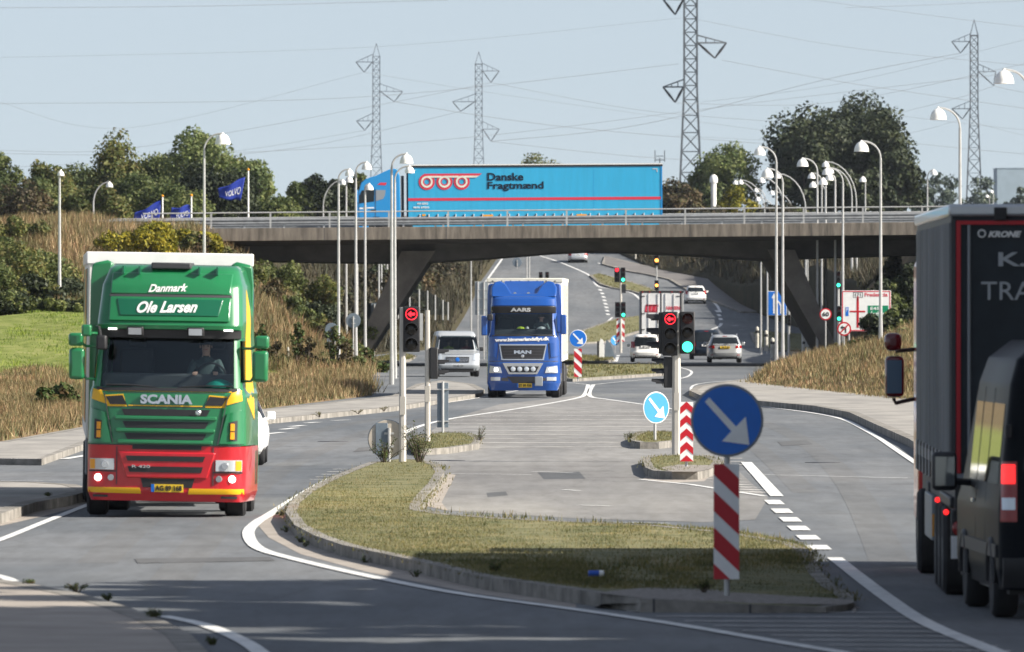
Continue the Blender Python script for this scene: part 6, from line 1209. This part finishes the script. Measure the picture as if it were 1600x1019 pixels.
# ================================================================== cyan lorry on the bridge (side view)
def cyan_lorry():
    s = 29.7; x0 = (555-800)/s; r = thing('articulated_lorry', (x0, F/s, 6.55), 'bright blue articulated lorry seen side on, crossing the bridge', 'lorry', ry=R(-.35)); fx = lambda px: (px-555)/s; fz = lambda py: H-(py-YH)/s-6.55
    prof = [(fx(556), .35), (fx(555), 1.2), (fx(557), 1.6), (fx(560), fz(300)), (fx(565), fz(285)), (fx(572), fz(280)), (fx(580), fz(277)), (fx(588), fz(275)), (fx(598), fz(270)), (fx(608), fz(265.5)), (fx(615), fz(264)), (fx(622), fz(265)), (fx(625), fz(275)), (fx(626), .9), (fx(600), .75), (fx(598), .9), (fx(592), 1.15), (fx(583), 1.15), (fx(577), .9), (fx(575), .35)]
    cab = MB().prism(prof, .0, 2.45, 'y').build('cab', M['cyanp'], r, bevel=.07, segs=3)
    MB().prism([(fx(561.5), fz(318)), (fx(585), fz(315)), (fx(585.5), fz(297)), (fx(566), fz(297.5)), (fx(562), fz(306))], -.012, .01).build('side_window', M['dglass'], cab); MB().prism([(fx(588), fz(314.5)), (fx(599), fz(311)), (fx(602), fz(306)), (fx(603), fz(297.5)), (fx(588), fz(297))], -.012, .01).build('rear_side_window', M['grey'], cab)
    for a, b in ((586.6, 587.2), (561, 561.5)): MB().box(fx(a), fx(b), -.01, .0, .8, fz(296)).build('door_gap', M['dark'], cab)
    MB().box(fx(580), fx(588), -.02, 0, fz(331), fz(328)).build('door_handle', M['black'], cab); MB().prism([(fx(590), fz(289)), (fx(603), fz(290)), (fx(605), fz(286)), (fx(595), fz(285.5))], -.01, .001).build('roof_logo', M['logor'], cab); MB().box(fx(562), fx(574), -.01, .001, fz(327), fz(324.5)).build('door_print', M['signw'], cab); MB().box(fx(567), fx(585), -.01, .001, fz(326), fz(324)).build('door_print', M['signw'], cab)
    MB().box(fx(557), fx(560), -.25, -.1, fz(316), fz(297)).build('wing_mirror', M['cyanp'], cab, bevel=.02); MB().box(fx(553), fx(556), .0, 2.4, fz(297), fz(293)).build('sun_visor', M['dark'], cab)
    MB().box(fx(615), fx(635), .5, 1.9, .7, 1.0).build('frame', M['dark'], r); MB().box(fx(627), fx(631), .3, 2.1, .9, fz(275)).build('rear_fairing', M['dark'], r)
    t = MB().box(fx(638), fx(1035), .0, 2.5, .95, 3.9).build('trailer', M['cyan'], r, bevel=.02)
    MB().box(fx(637), fx(1036), -.03, 2.53, fz(262.6), fz(259.6)).build('roof_black_strip', M['black'], t); MB().box(fx(637), fx(1036), -.02, 2.52, fz(259.6), fz(258)).build('roof_rim', M['trailw'], t); MB().box(fx(635.5), fx(638), .02, 2.48, .9, fz(262)).build('front_post', M['navy'], t); MB().box(fx(1033), fx(1035.4), -.02, .01, .9, fz(263)).build('rear_post', M['cyanp'], t)  # black strip along the trailer top, below the roof rim
    MB().box(fx(638), fx(1033), -.012, .001, fz(314.6), fz(310.2)).build('red_stripe', M['logor'], t)
    for px in (642, 1028): k = MB(); d = 1 if px < 800 else -1; k.box(min(fx(px), fx(px+8*d)), max(fx(px), fx(px+8*d)), -.012, .001, fz(267.5), fz(266)); k.box(min(fx(px), fx(px+1.5*d)), max(fx(px), fx(px+1.5*d)), -.013, .001, fz(272), fz(266)); k.build('corner_mark', M['lettering'], t)
    for k_ in range(1, 40, 7): MB().box(fx(638+10*k_), fx(638.2+10*k_), -.004, .001, fz(336), fz(264)).build('curtain_seam', M['cyanp'], t) if k_ % 2 else None
    # three looped wheels with a flying bar
    fn = flat(0)
    def annulus(k, cx, cy, ro, ri, y, a0=0, a1=2*math.pi):
        n = 36
        for i in range(n):
            p_, q_ = a0+(a1-a0)*i/n, a0+(a1-a0)*(i+1)/n; f = lambda rr, a: (fx(cx)+rr/s*math.cos(a), y, fz(cy)+rr/s*math.sin(a)); k.add([f(ro, p_), f(ro, q_), f(ri, q_), f(ri, p_)], [(0, 1, 2, 3)])
    red = MB(); wh = MB()
    for cx in (667.5, 695, 722): annulus(red, cx, 285, 12.6, 4.2, -.018); annulus(wh, cx, 285, 9.2, 6.2, -.03, -math.pi*1.5+.0, math.pi*.5-.0)
    red.prism([(fx(663), fz(278.5)), (fx(745), fz(278.5)), (fx(754), fz(272.3)), (fx(663), fz(272.3))], -.017, -.012)
    wh.prism([(fx(667), fz(278.6)), (fx(689), fz(278.6)), (fx(691), fz(275.7)), (fx(667), fz(275.7))], -.032, -.026); wh.prism([(fx(695), fz(278.6)), (fx(716), fz(278.6)), (fx(718), fz(275.7)), (fx(695), fz(275.7))], -.032, -.026); wh.prism([(fx(722), fz(278.6)), (fx(745), fz(278.6)), (fx(749), fz(275.7)), (fx(722), fz(275.7))], -.032, -.026)
    red.build('logo', M['logor'], t); wh.build('logo_line', M['cream'], t)
    text(None, t, 'lettering', 'Danske', M['navy'], fn, fx(762), fx(818.5), fz(283.8), fz(271.6), .02, bold=.025); text(None, t, 'lettering', 'Fragtmænd', M['navy'], fn, fx(762), fx(850), fz(300), fz(285.6), .02, bold=.025)
    text(None, t, 'lettering', 'AG 8203', M['signw'], fn, fx(652), fx(669), fz(320.5), fz(317.3), .02, bold=.02); text(None, t, 'lettering', '9876 87892', M['signw'], fn, fx(646), fx(671), fz(326.5), fz(323.5), .02, bold=.02)
    sk = MB().box(fx(645), fx(1030), .0, .04, .35, .9).build('side_skirt', M['cyan'], t)
    for k_ in range(27):
        px = 647+14*k_; MB().prism([(fx(px), .92), (fx(px)+.05, .92), (fx(px+8)+.05, 1.28), (fx(px+8), 1.28)], -.03, -.005).build('curtain_strap', M['navy'], t); MB().box(fx(px+9), fx(px+9)+.04, -.03, -.004, .92, 1.3).build('curtain_buckle', M['signw'], t)
    for px in (763, 909): MB().prism([(fx(px-7), .98), (fx(px+7), .98), (fx(px+8), 1.25), (fx(px-8), 1.25)], -.035, -.004).build('warning_plate', M['orange'], t)
    MB().box(fx(660), fx(665), -.035, -.004, 1.2, 1.3).build('side_marker', M['orange'], t)
    for px in (567, 603): wheel(r, fx(px+6), .0, .5, .3, side=-1)
    for c in kids(r):
        if c.name.startswith('wheel'): c.rotation_euler = (0, 0, R(90)); c.location.y = .2
    for px in (940, 963, 986):
        for yy in (.25, 2.2): c = wheel(t, fx(px), yy, .5, .38, side=-1); c.rotation_euler = (0, 0, R(90))
cyan_lorry()

# ================================================================== grey trailer on the right (seen from behind)
def grey_lorry():
    s = 148; y0 = F/s; x0 = (1486-800)/s; r = thing('articulated_lorry', (x0, y0, 0), 'dark grey curtain sided lorry seen from behind at the right edge', 'lorry', rz=R(-.75)); fx = lambda px: (px-1486)/s; fz = lambda py: H-(py-YH)/s
    t = MB().box(0, 2.55, .02, 13.6, 1.32, fz(333)).build('trailer', M['greydoor'], r, bevel=.02); MB().box(-.012, .0, .15, 13.5, 1.45, fz(348)).build('side_curtain', M['greytarp'], t); MB().box(-.03, 2.58, -.02, 13.62, fz(338), fz(319)).build('roof_rim', M['silver'], t, bevel=.03, segs=3)
    MB().box(-.02, 2.57, .0, .06, 1.25, 1.36).build('rear_sill', M['grey'], t, bevel=.01); MB().box(-.018, -.006, .15, 13.5, 1.38, 1.5).build('curtain_hem', M['grey'], t)
    for k_ in range(20):
        yy = .5+.66*k_; MB().box(-.03, -.012, yy, yy+.04, 1.2, 1.55).build('curtain_strap', M['silver' if k_ % 2 else 'black'], t)
    for k_ in range(1, 5): MB().box(-.016, -.01, 2.7*k_, 2.7*k_+.05, 1.5, fz(350)).build('curtain_pole_line', M['grey'], t)
    dr = MB(); dr.box(fx(1494), fx(1501), -.012, .02, 1.36, fz(345)); dr.box(fx(1494), 2.5, -.013, .02, fz(351), fz(345)); dr.build('red_border', M['signr'], t)
    MB().box(0, .045, -.015, .02, 1.36, fz(342)).build('door_frame', M['dark'], t); MB().box(1.26, 1.29, -.01, .02, 1.36, fz(352)).build('door_gap', M['black'], t)
    for px in (1514, 1640): MB().tube((fx(px), -.035, 1.3), (fx(px), -.035, fz(352)), .017).build('locking_bar', M['grey'], t)
    MB().box(fx(1553), fx(1573), -.05, .0, fz(345), fz(324)).build('roof_latch', M['black'], t, bevel=.01)
    text(None, t, 'lettering', 'KRONE', M['signw'], flat(0), fx(1544), fx(1596), fz(371), fz(361), .008, depth=.03, shear=.3, bold=.05); k = MB(); k.lathe([(.045, -.016), (.045, -.012)], (fx(1534), 0, fz(365)), 'y', 20); k.build('emblem', M['signw'], t); k = MB(); k.lathe([(.03, -.02), (.03, -.016)], (fx(1534), 0, fz(365)), 'y', 20); k.build('emblem_eye', M['greydoor'], t)
    text(None, t, 'lettering', 'K. JENSEN', M['lettering'], flat(0), fx(1560), fx(1790), fz(423), fz(394), .004, bold=.02, depth=.03); text(None, t, 'lettering', 'TRANSPORT', M['lettering'], flat(0), fx(1533), fx(1778), fz(469), fz(440), .004, depth=.03)
    # rear underrun, lamps, axles
    MB().box(.05, 2.5, .3, 13, .95, 1.25).build('frame', M['dark'], t); MB().box(.1, 2.45, .05, .17, .45, .58).build('underrun_bar', M['dark'], t, bevel=.01)
    o = MB().box(.0, .62, .02, .12, .62, .98).build('lamp_bracket', M['black'], t, bevel=.02); MB().lathe([(.09, -.0), (.085, -.03), (.03, -.04)], (.1, .02, .78), 'y', 20).build('tail_light', M['taill'], o); MB().lathe([(.07, -.0), (.065, -.03), (.03, -.04)], (.32, .02, .78), 'y', 20).build('tail_light', M['taill'], o)
    MB().box(.0, .14, -.01, .02, .46, .70).build('reflective_plate', M['signw'], t); MB().box(.15, 2.4, -.02, .02, 1.06, 1.16).build('rear_bumper', M['silver'], t, bevel=.02)
    MB().box(.03, .36, .3, .34, .35, .8).build('mudflap', M['rubber'], t); MB().box(-.3+.3, .1, .5, 4.3, .98, 1.1).build('mudguard', M['black'], t, bevel=.02)
    for yy in (2.4, 3.75, 5.1):
        for x in (.17, 2.38): wheel(t, x, yy+.5, .5, .36, side=-1 if x < 1 else 1, rim='grey')
    for yy, z in ((1.1, .93), (4.3, 1.0)): MB().lathe([(.03, 0), (.025, -.02)], (-.02, yy, z), 'y', 10).build('side_marker_lamp', M['brake'], t)
    MB().box(-.02, .12, 6.4, 6.44, .55, .8).build('orange_plate', M['orange'], t); MB().box(-.02, .03, 6.6, 9.5, .5, 1.0).build('side_guard', M['grey'], t, bevel=.01); MB().box(.02, .5, 9.6, 10.6, .5, 1.1).build('toolbox', M['dark'], t, bevel=.02)
    c = MB().box(.03, 2.52, 14.2, 16.3, .5, 3.7).build('cab', M['red'], r, bevel=.1); 
    for x in (.2, 2.35): wheel(r, x, 15.2, .5, .32, side=-1 if x < 1 else 1); wheel(r, x, 11.6, .5, .5, side=-1 if x < 1 else 1)
    m_ = MB().box(-.33, -.10, 15.65, 15.85, 2.02, 2.52).build('wing_mirror', M['darkred'], c, bevel=.06, segs=3); MB().box(-.31, -.13, 15.635, 15.652, 2.07, 2.47).build('mirror_glass', M['skyglass'], m_); MB().path([(.03, 15.9, 2.0), (-.2, 15.85, 1.95), (-.22, 15.8, 2.0)], .025, 6).build('mirror_arm', M['black'], m_); MB().box(-.34, -.13, 15.65, 15.85, 2.58, 2.80).build('upper_mirror', M['darkred'], m_, bevel=.07, segs=3); MB().path([(.03, 15.85, 2.6), (-.2, 15.8, 2.58)], .025, 6).build('mirror_arm', M['black'], m_)
grey_lorry()

# ================================================================== cars and vans: side profile (y,z) with tumblehome
def car(name, label, cat, px, base, s, paint, W_, Ht, Ln, front=False, belt=.93, bump=.42, glassw=.78, rearrake=.35, van=False, light='taill', plate_t='CK 28 457', platem='signw', roof_rails=False, ground=None, lightbox=None, bumper_m=None, rz=0, group=None):
    p = P(px, base) if ground is None else ground; r = thing(name, (p.x, p.y, p.z), label, cat, group, rz=R(rz)); w_ = W_/2
    if van: lv = [(.28, w_*.94, .10, Ln-.1, .2, .06), (.45, w_*.99, .02, Ln, .22, .06), (1.0, w_, .04 if not front else .1, Ln, .22, .06), (1.12, w_*.99, .05 if not front else .75, Ln, .2, .05), (belt, w_*.98, .06 if not front else .85, Ln, .18, .05), (Ht-.16, w_*.86, .12 if not front else 1.35, Ln-.1, .16, .04), (Ht-.04, w_*.80, .2 if not front else 1.55, Ln-.2, .16, .03), (Ht, w_*.68, .4 if not front else 1.9, Ln-.4, .15, .02)]
    else: lv = [(.22, w_*.88, .14, Ln-.2, .25, .08), (bump-.08, w_*.97, .03, Ln-.05, .3, .09), (bump+.12, w_, .0, Ln, .3, .09), (belt-.22, w_*.99, .06, Ln-.05, .28, .08), (belt-.02, w_*.96, .12, Ln-.9, .26, .08), (belt+.04, w_*.93, .14, Ln-1.15, .24, .08), (Ht-.12, w_*.76, .14+rearrake, Ln-2.0, .22, .07), (Ht-.03, w_*.68, .22+rearrake, Ln-2.3, .2, .05), (Ht, w_*.52, .42+rearrake, Ln-2.5, .2, .03)]
    B = Body(lv); o = B.mesh(lv[0][0], Ht, .06).build('body', M[paint], r, sharp=50)
    zb, zt = belt+(.03 if van else .0), Ht-(.2 if van else .14); gb, gt = B.g(zb)[0]*.86, B.g(zt)[0]*.88
    if front and van: gb, gt = B.g(zb)[0]*.93, B.g(zt)[0]*.9
    q4(B, 'windscreen' if front else 'rear_window', 'dglass', o, [(-gb, zb), (gb, zb), (gt, zt), (-gt, zt)], .006, .012, 10, 5)
    for f_ in (B.rt, B.lf): MB().patch(f_, [(.5 if not van else 1.0, zb+.02), (Ln-1.6, zb+.02), (Ln-2.2, zt-.02), (.75 if not van else 1.2, zt-.02)], .005, .01, 8, 4).build('side_window', M['dglass'], o)
    bm_ = bumper_m or paint; q4(B, 'bumper', bm_, o, [(-w_*.93, .27), (w_*.93, .27), (w_*.96, bump+.1), (-w_*.96, bump+.1)], .05, .08, 12, 4); q4(B, 'lower_valance', 'black', o, [(-w_*.8, .22), (w_*.8, .22), (w_*.84, .36), (-w_*.84, .36)], .055, .05, 10, 2)
    lb = lightbox or (.66, .98, belt-.24, belt-.02)
    for sg in (-1, 1):
        q4(B, 'tail_light' if not front else 'headlight', light if not front else 'lens', o, [(sg*w_*lb[0], lb[2]), (sg*w_*lb[1], lb[2]), (sg*w_*(lb[1]-.02), lb[3]), (sg*w_*(lb[0]+.03), lb[3])], .014, .03, 5, 3)
        m_ = MB().box(sg*(w_+.1)-.09, sg*(w_+.1)+.09, Ln*.52 if not front else .9, Ln*.52+.12 if not front else 1.05, belt-.02, belt+.15).build('wing_mirror', M[paint if not van else 'black'], o, bevel=.03); 
        rr = .31 if not van else .34; [wheel(r, sg*(w_-.13), yy, rr, .21, side=sg) for yy in (.78, Ln-.85)]
    MB().box(-w_*.9, w_*.9, .5, Ln-.5, .2, .4).build('underbody', M['black'], r)
    if front:
        g_ = q4(B, 'grille', 'black', o, [(-w_*.5, .62), (w_*.5, .62), (w_*.52, .86), (-w_*.52, .86)], .02, .03, 8, 3); [q4(B, 'grille_bar', 'chrome', g_, [(-w_*.48, z_), (w_*.48, z_), (w_*.48, z_+.02), (-w_*.48, z_+.02)], .03, .02, 8, 1) for z_ in (.68, .76)]; MB().lathe([(.09, -.05), (.02, -.06)], (0, B.fr(0, .75)[1], .75), 'y', 12).build('badge', M['signb'], g_)
        plate(B, o, -.26, .26, .42, .53, plate_t, platem, False); quad(B, 'bonnet_gap', 'dark', o, -w_*.8, w_*.8, .97, .985, .006, .01, 8, 1)
        for sg in (-1, 1): MB().path([(sg*.55, .75, zb+.02), (sg*.1, .83, zb+.06)], .012, 4).build('wiper', M['black'], o)
    else:
        plate(B, o, -.26, .26, lb[2]-.0 if not van else .6, lb[2]+.11 if not van else .71, plate_t, platem, False, face=lambda x, z, off: B.fr(x, z, off)); MB().path([(-.1, B.fr(0, zb)[1]-.03, zb+.02), (.25, B.fr(0, zb+.1)[1]-.03, zb+.1)], .01, 4).build('wiper', M['black'], o)
        q4(B, 'high_brake_light', 'taill', o, [(-.12, Ht-.09), (.12, Ht-.09), (.12, Ht-.065), (-.12, Ht-.065)], .02, .02, 2, 1); MB().lathe([(.05, -.02), (.03, -.03)], (0, B.fr(0, belt-.06)[1], belt-.06), 'y', 12).build('badge', M['chrome'], o)
        for sg in (-1, 1): q4(B, 'reflector', 'taill', o, [(sg*w_*.7, .40), (sg*w_*.85, .40), (sg*w_*.85, .44), (sg*w_*.7, .44)], .056, .02, 2, 1)
    if roof_rails: [MB().path([(sg*w_*.72, .9, Ht-.02), (sg*w_*.72, 1.1, Ht+.05), (sg*w_*.72, 2.9, Ht+.05), (sg*w_*.72, 3.1, Ht-.02)], .018, 6).build('roof_rail', M['chrome'], o) for sg in (-1, 1)]
    return r, B, o
car('city_car', 'small white hatchback seen from behind under the bridge, with a dark rear window', 'car', 1009, 566, 28.5, 'white', 1.64, 1.5, 3.5, belt=.85, rearrake=.12, lightbox=(.72, .98, .78, 1.12), plate_t='AB 12 345')
r, B, o = car('suv', 'dark blue estate seen from behind, left of the silver estate car', 'car', 1104, 562, 27, 'navy', 1.86, 1.68, 4.7, belt=1.0, rearrake=.3, roof_rails=True, plate_t='BC 41 208'); 
car('estate_car', 'silver estate car seen from behind, rightmost car at the crossing', 'car', 1133, 567, 28.9, 'silver', 1.84, 1.5, 4.55, belt=.95, rearrake=.4, roof_rails=True, platem='plate', lightbox=(.6, .98, .78, .93), plate_t='CM 33 870', bumper_m='silver')
car('hatchback', 'white hatchback driving up the hill beyond the traffic lights', 'car', 1087, 475, 19, 'white', 1.75, 1.5, 4.0, belt=.95, rearrake=.35, lightbox=(.75, .98, .8, 1.1)); car('saloon_car', 'pale silver car far up the hill, partly hidden by the bridge', 'car', 903, 411, 17.3, 'silver', 1.78, 1.42, 4.4, belt=.9, rearrake=.5)
car('white_car', 'white car almost hidden behind the green lorry', 'car', 343, 728, 81, 'white', 1.75, 1.45, 4.2, front=True, belt=.9, rearrake=.9)
r, B, o = car('van', 'silver oncoming van between the signal posts and the blue lorry', 'van', 715, 589, 36.2, 'silver', 1.96, 1.97, 4.9, front=True, van=True, belt=1.13, lightbox=(.68, .98, .72, 1.0), plate_t='YC 42 710', bumper_m='grey', rz=3)
for c in list(kids(o)):
    if c.name.startswith('windscreen'): c.data.materials[0] = M['dglass']
for x, m_, cl in ((-.45, 'vest', 'passenger in a yellow vest visible in the silver van'), (.42, 'redsh', 'driver in red behind the windscreen of the silver van')):
    k = person((r.location.x+x*.9, r.location.y+1.25, .72), cl, m_, sc=.88)
# the van needs an open windscreen for its passengers to show
def open_glass(o, B, zb, zt, wx):
    me = o.data; bm = bmesh.new(); bm.from_mesh(me); kill = [f for f in bm.faces if abs(f.calc_center_median().x) < wx and zb < f.calc_center_median().z < zt and f.calc_center_median().y < 1.7 and abs(f.normal.x) < .6 and f.normal.z < .97]
    bmesh.ops.delete(bm, geom=kill, context='FACES'); bm.to_mesh(me); bm.free()
open_glass(o, B, 1.17, 1.74, .74)
for c in kids(o):
    if c.name.startswith('windscreen'): c.data.materials[0] = glassmat('van_glass', (.4, .45, .46), .4)
cabinside(o, .8, .9, 2.6, 1.1, 1.75, (-.42, .42), .02); steering(o, .42, 1.35, 1.15, .18)

def box_truck():
    s = 26.5; x0 = (1001-800)/s; r = thing('box_lorry', (x0, F/s, 0), 'grey box lorry seen from behind with red lettering on its doors', 'lorry'); fx = lambda px: (px-1001)/s; fz = lambda py: H-(py-YH)/s; Wd = fx(1068)
    t = MB().box(0, Wd, 0, 7.5, .95, fz(456)).build('box_body', M['goods'], r, bevel=.02)
    f = MB(); f.box(-.02, .06, -.03, .02, .9, fz(455)); f.box(Wd-.2, Wd-.12, -.03, .02, .9, fz(455)); f.box(-.02, Wd, -.032, .02, fz(457.5), fz(454.5)); f.box(Wd*.46, Wd*.485, -.03, .02, .95, fz(457)); f.box(-.02, Wd, -.03, .02, .88, .97); f.build('door_frame', M['black'], t)
    for a, b in ((.07, Wd*.455), (Wd*.49, Wd-.21)): MB().box(a, b, -.02, .01, .98, fz(458)).build('door', mat('pale_grey_door', (.74, .74, .73), .5, var=.12, vscale=2), t)
    for x in (.45, 1.0, 1.45, 1.95): MB().tube((x, -.04, .95), (x, -.04, fz(459)), .018).build('locking_bar', M['chrome'], t)
    for px in (1003, 1014, 1030, 1049, 1062): MB().box(fx(px), fx(px)+.08, -.05, -.03, fz(457.5), fz(455.5)).build('marker_lamp', M['taill'], t)
    for py in (463, 490, 515): [MB().box(a, a+.22, -.045, -.02, fz(py)-.025, fz(py)+.025).build('hinge', M['black'], t) for a in (.02, Wd-.42)]
    lg = MB()
    for k_ in range(3):
        a, b = fx(1008.5+6.4*k_), fx(1014+6.4*k_); lg.prism([(a-.05, fz(487)), (a+.07, fz(487)), (a+.15, fz(476.5)), (a+.03, fz(476.5))], -.04, -.021); lg.prism([(b-.1, fz(487)), (b, fz(487)), (b+.08, fz(476.5)), (b-.02, fz(476.5))], -.04, -.021); lg.box(a+.03, b+.07, -.04, -.022, fz(478.4), fz(476)); 
    lg.box(fx(1008), fx(1026), -.04, -.021, fz(487.8), fz(486)); lg.build('red_lettering', M['logor'], t); text(None, t, 'lettering', 'HANSEN', M['logor'], flat(0), fx(1041), fx(1062), fz(484.5), fz(478.5), .03, bold=.03)
    MB().box(.1, Wd-.1, .1, 7, .55, .9).build('frame', M['dark'], r); MB().box(.15, 2.3, .0, .1, .4, .55).build('underrun_bar', M['dark'], r); [wheel(r, x, 1.7, .45, .5, side=1 if x > 1 else -1, dual=True) for x in (.4, Wd-.45)]; [wheel(r, x, 8.2, .45, .28, side=1 if x > 1 else -1) for x in (.35, Wd-.35)]
    c = MB().box(.15, Wd-.15, 7.7, 9.5, .5, 2.5).build('cab', M['white'], r, bevel=.08); [MB().box(x, x+.25, -.02, .02, .62, .74).build('tail_light', M['taill'], r) for x in (.1, Wd-.35)]; plate(None, r, .95, 1.45, .6, .71, 'DE 50 112', 'signw', False, face=lambda x, z, off: (x, .05-off, z))
box_truck()

def black_van():
    s = 157; x0 = (1566-800)/s+.99; r = thing('van', (x0, F/s, 0), 'black high roofed van seen from behind at the right photo edge', 'van', rz=R(1.6)); w_ = 1.02; Ln = 6.0; Ht = 2.78
    B = Body([(.30, .98, .06, Ln, .15, .04), (.5, w_, .0, Ln, .14, .04), (1.1, w_, .02, Ln, .12, .04), (1.3, w_*.985, .03, Ln-.6, .12, .04), (2.35, .90, .08, Ln-1.6, .12, .04), (2.6, .83, .12, Ln-1.9, .13, .03), (Ht, .62, .25, Ln-2.2, .13, .02)])
    o = B.mesh(.3, Ht, .08).build('body', M['vanblk'], r, sharp=50)
    for f_ in (B.lf, B.rt):
        for a, b in ((.45, 1.9), (2.0, 3.2), (3.3, 4.25)): MB().patch(f_, [(a, 1.35), (b, 1.35), (b-.02, 2.15), (a+.02, 2.15)], .008, .012, 6, 5).build('side_window', M['mglass'], o)
        MB().patch(f_, [(.2, .62), (5.3, .62), (5.3, .75), (.2, .75)], .03, .04, 10, 1).build('side_moulding', M['black'], o); MB().patch(f_, [(1.95, .45), (1.965, .45), (1.965, 2.3), (1.95, 2.3)], .004, .006, 1, 5).build('door_gap', M['dark'], o); MB().patch(f_, [(3.25, .45), (3.265, .45), (3.265, 2.3), (3.25, 2.3)], .004, .006, 1, 5).build('door_gap', M['dark'], o)
        MB().patch(f_, [(3.35, 1.12), (3.55, 1.12), (3.55, 1.16), (3.35, 1.16)], .03, .02, 1, 1).build('door_handle', M['chrome'], o)
    for sg in (-1, 1):
        tl = q4(B, 'tail_light', 'taill', o, [(sg*.84, .98), (sg*1.005, .98), (sg*.985, 1.58), (sg*.84, 1.58)], .016, .03, 4, 6); q4(B, 'lit_lamp', 'brake', tl, [(sg*.86, 1.36), (sg*.99, 1.36), (sg*.985, 1.55), (sg*.86, 1.55)], .022, .01, 3, 3); q4(B, 'reversing_lamp', 'lens', tl, [(sg*.86, 1.1), (sg*.99, 1.1), (sg*.99, 1.22), (sg*.86, 1.22)], .022, .01, 3, 2)
        MB().box(sg*.93-.03, sg*.93+.03, .0, .05, 1.82, 1.95).build('door_hinge', M['black'], o, bevel=.01)
        q4(B, 'rear_window', 'dglass', o, [(sg*.1, 1.5), (sg*.78, 1.5), (sg*.72, 2.15), (sg*.1, 2.15)], .01, .012, 6, 4)
        m_ = MB().box(sg*1.28-.13, sg*1.28+.13, 4.05, 4.2, 1.22, 1.62).build('wing_mirror', M['black'], o, bevel=.05, segs=3); MB().box(sg*1.28-.1, sg*1.28+.1, 4.035, 4.052, 1.27, 1.57).build('mirror_glass', M['mglass'], m_); MB().path([(sg*1.0, 4.2, 1.3), (sg*1.2, 4.13, 1.32)], .035, 6).build('mirror_arm', M['black'], m_)
        for yy in (1.0, 4.7): wheel(r, sg*.90, yy, .36, .25, side=sg, rim='chrome')
        for yy in (1.0, 4.7):
            k = MB(); k.path([(sg*1.03, yy+.42*math.cos(t), .36+.42*math.sin(t)) for t in np.linspace(0, math.pi, 14)], .035, 6); k.build('wheel_arch', M['black'], o)
    q4(B, 'bumper', 'black', o, [(-.98, .32), (.98, .32), (.98, .62), (-.98, .62)], .09, .12, 12, 3); MB().box(-.008, .008, -.02, .03, .7, 2.45).build('door_gap', M['dark'], o); plate(B, o, -.26, .26, .78, .89, 'CU 91 204', 'signw', False); MB().box(-.9, .9, .3, 5.4, .25, .45).build('underbody', M['black'], r)
M['mglass'] = mat('mirror_like_glass', (.04, .05, .06), .03, metal=.0, spec=1, coat=1)
black_van()

# ------------------------------------------------------------------ haze over the whole place
hb_ = MB().box(-950, 950, -60, 7060, -2, 75).build('haze', [bpy.data.materials.new('haze')]); tag(hb_, kind='stuff')
ht = hb_.data.materials[0]; ht.use_nodes = True; ht.node_tree.nodes.clear(); vo = ht.node_tree.nodes.new('ShaderNodeOutputMaterial'); pv = ht.node_tree.nodes.new('ShaderNodeVolumePrincipled')
pv.inputs['Color'].default_value = (.80, .88, 1, 1); pv.inputs['Density'].default_value = .000028; pv.inputs['Anisotropy'].default_value = .2
ht.node_tree.links.new(pv.outputs[0], vo.inputs['Volume'])
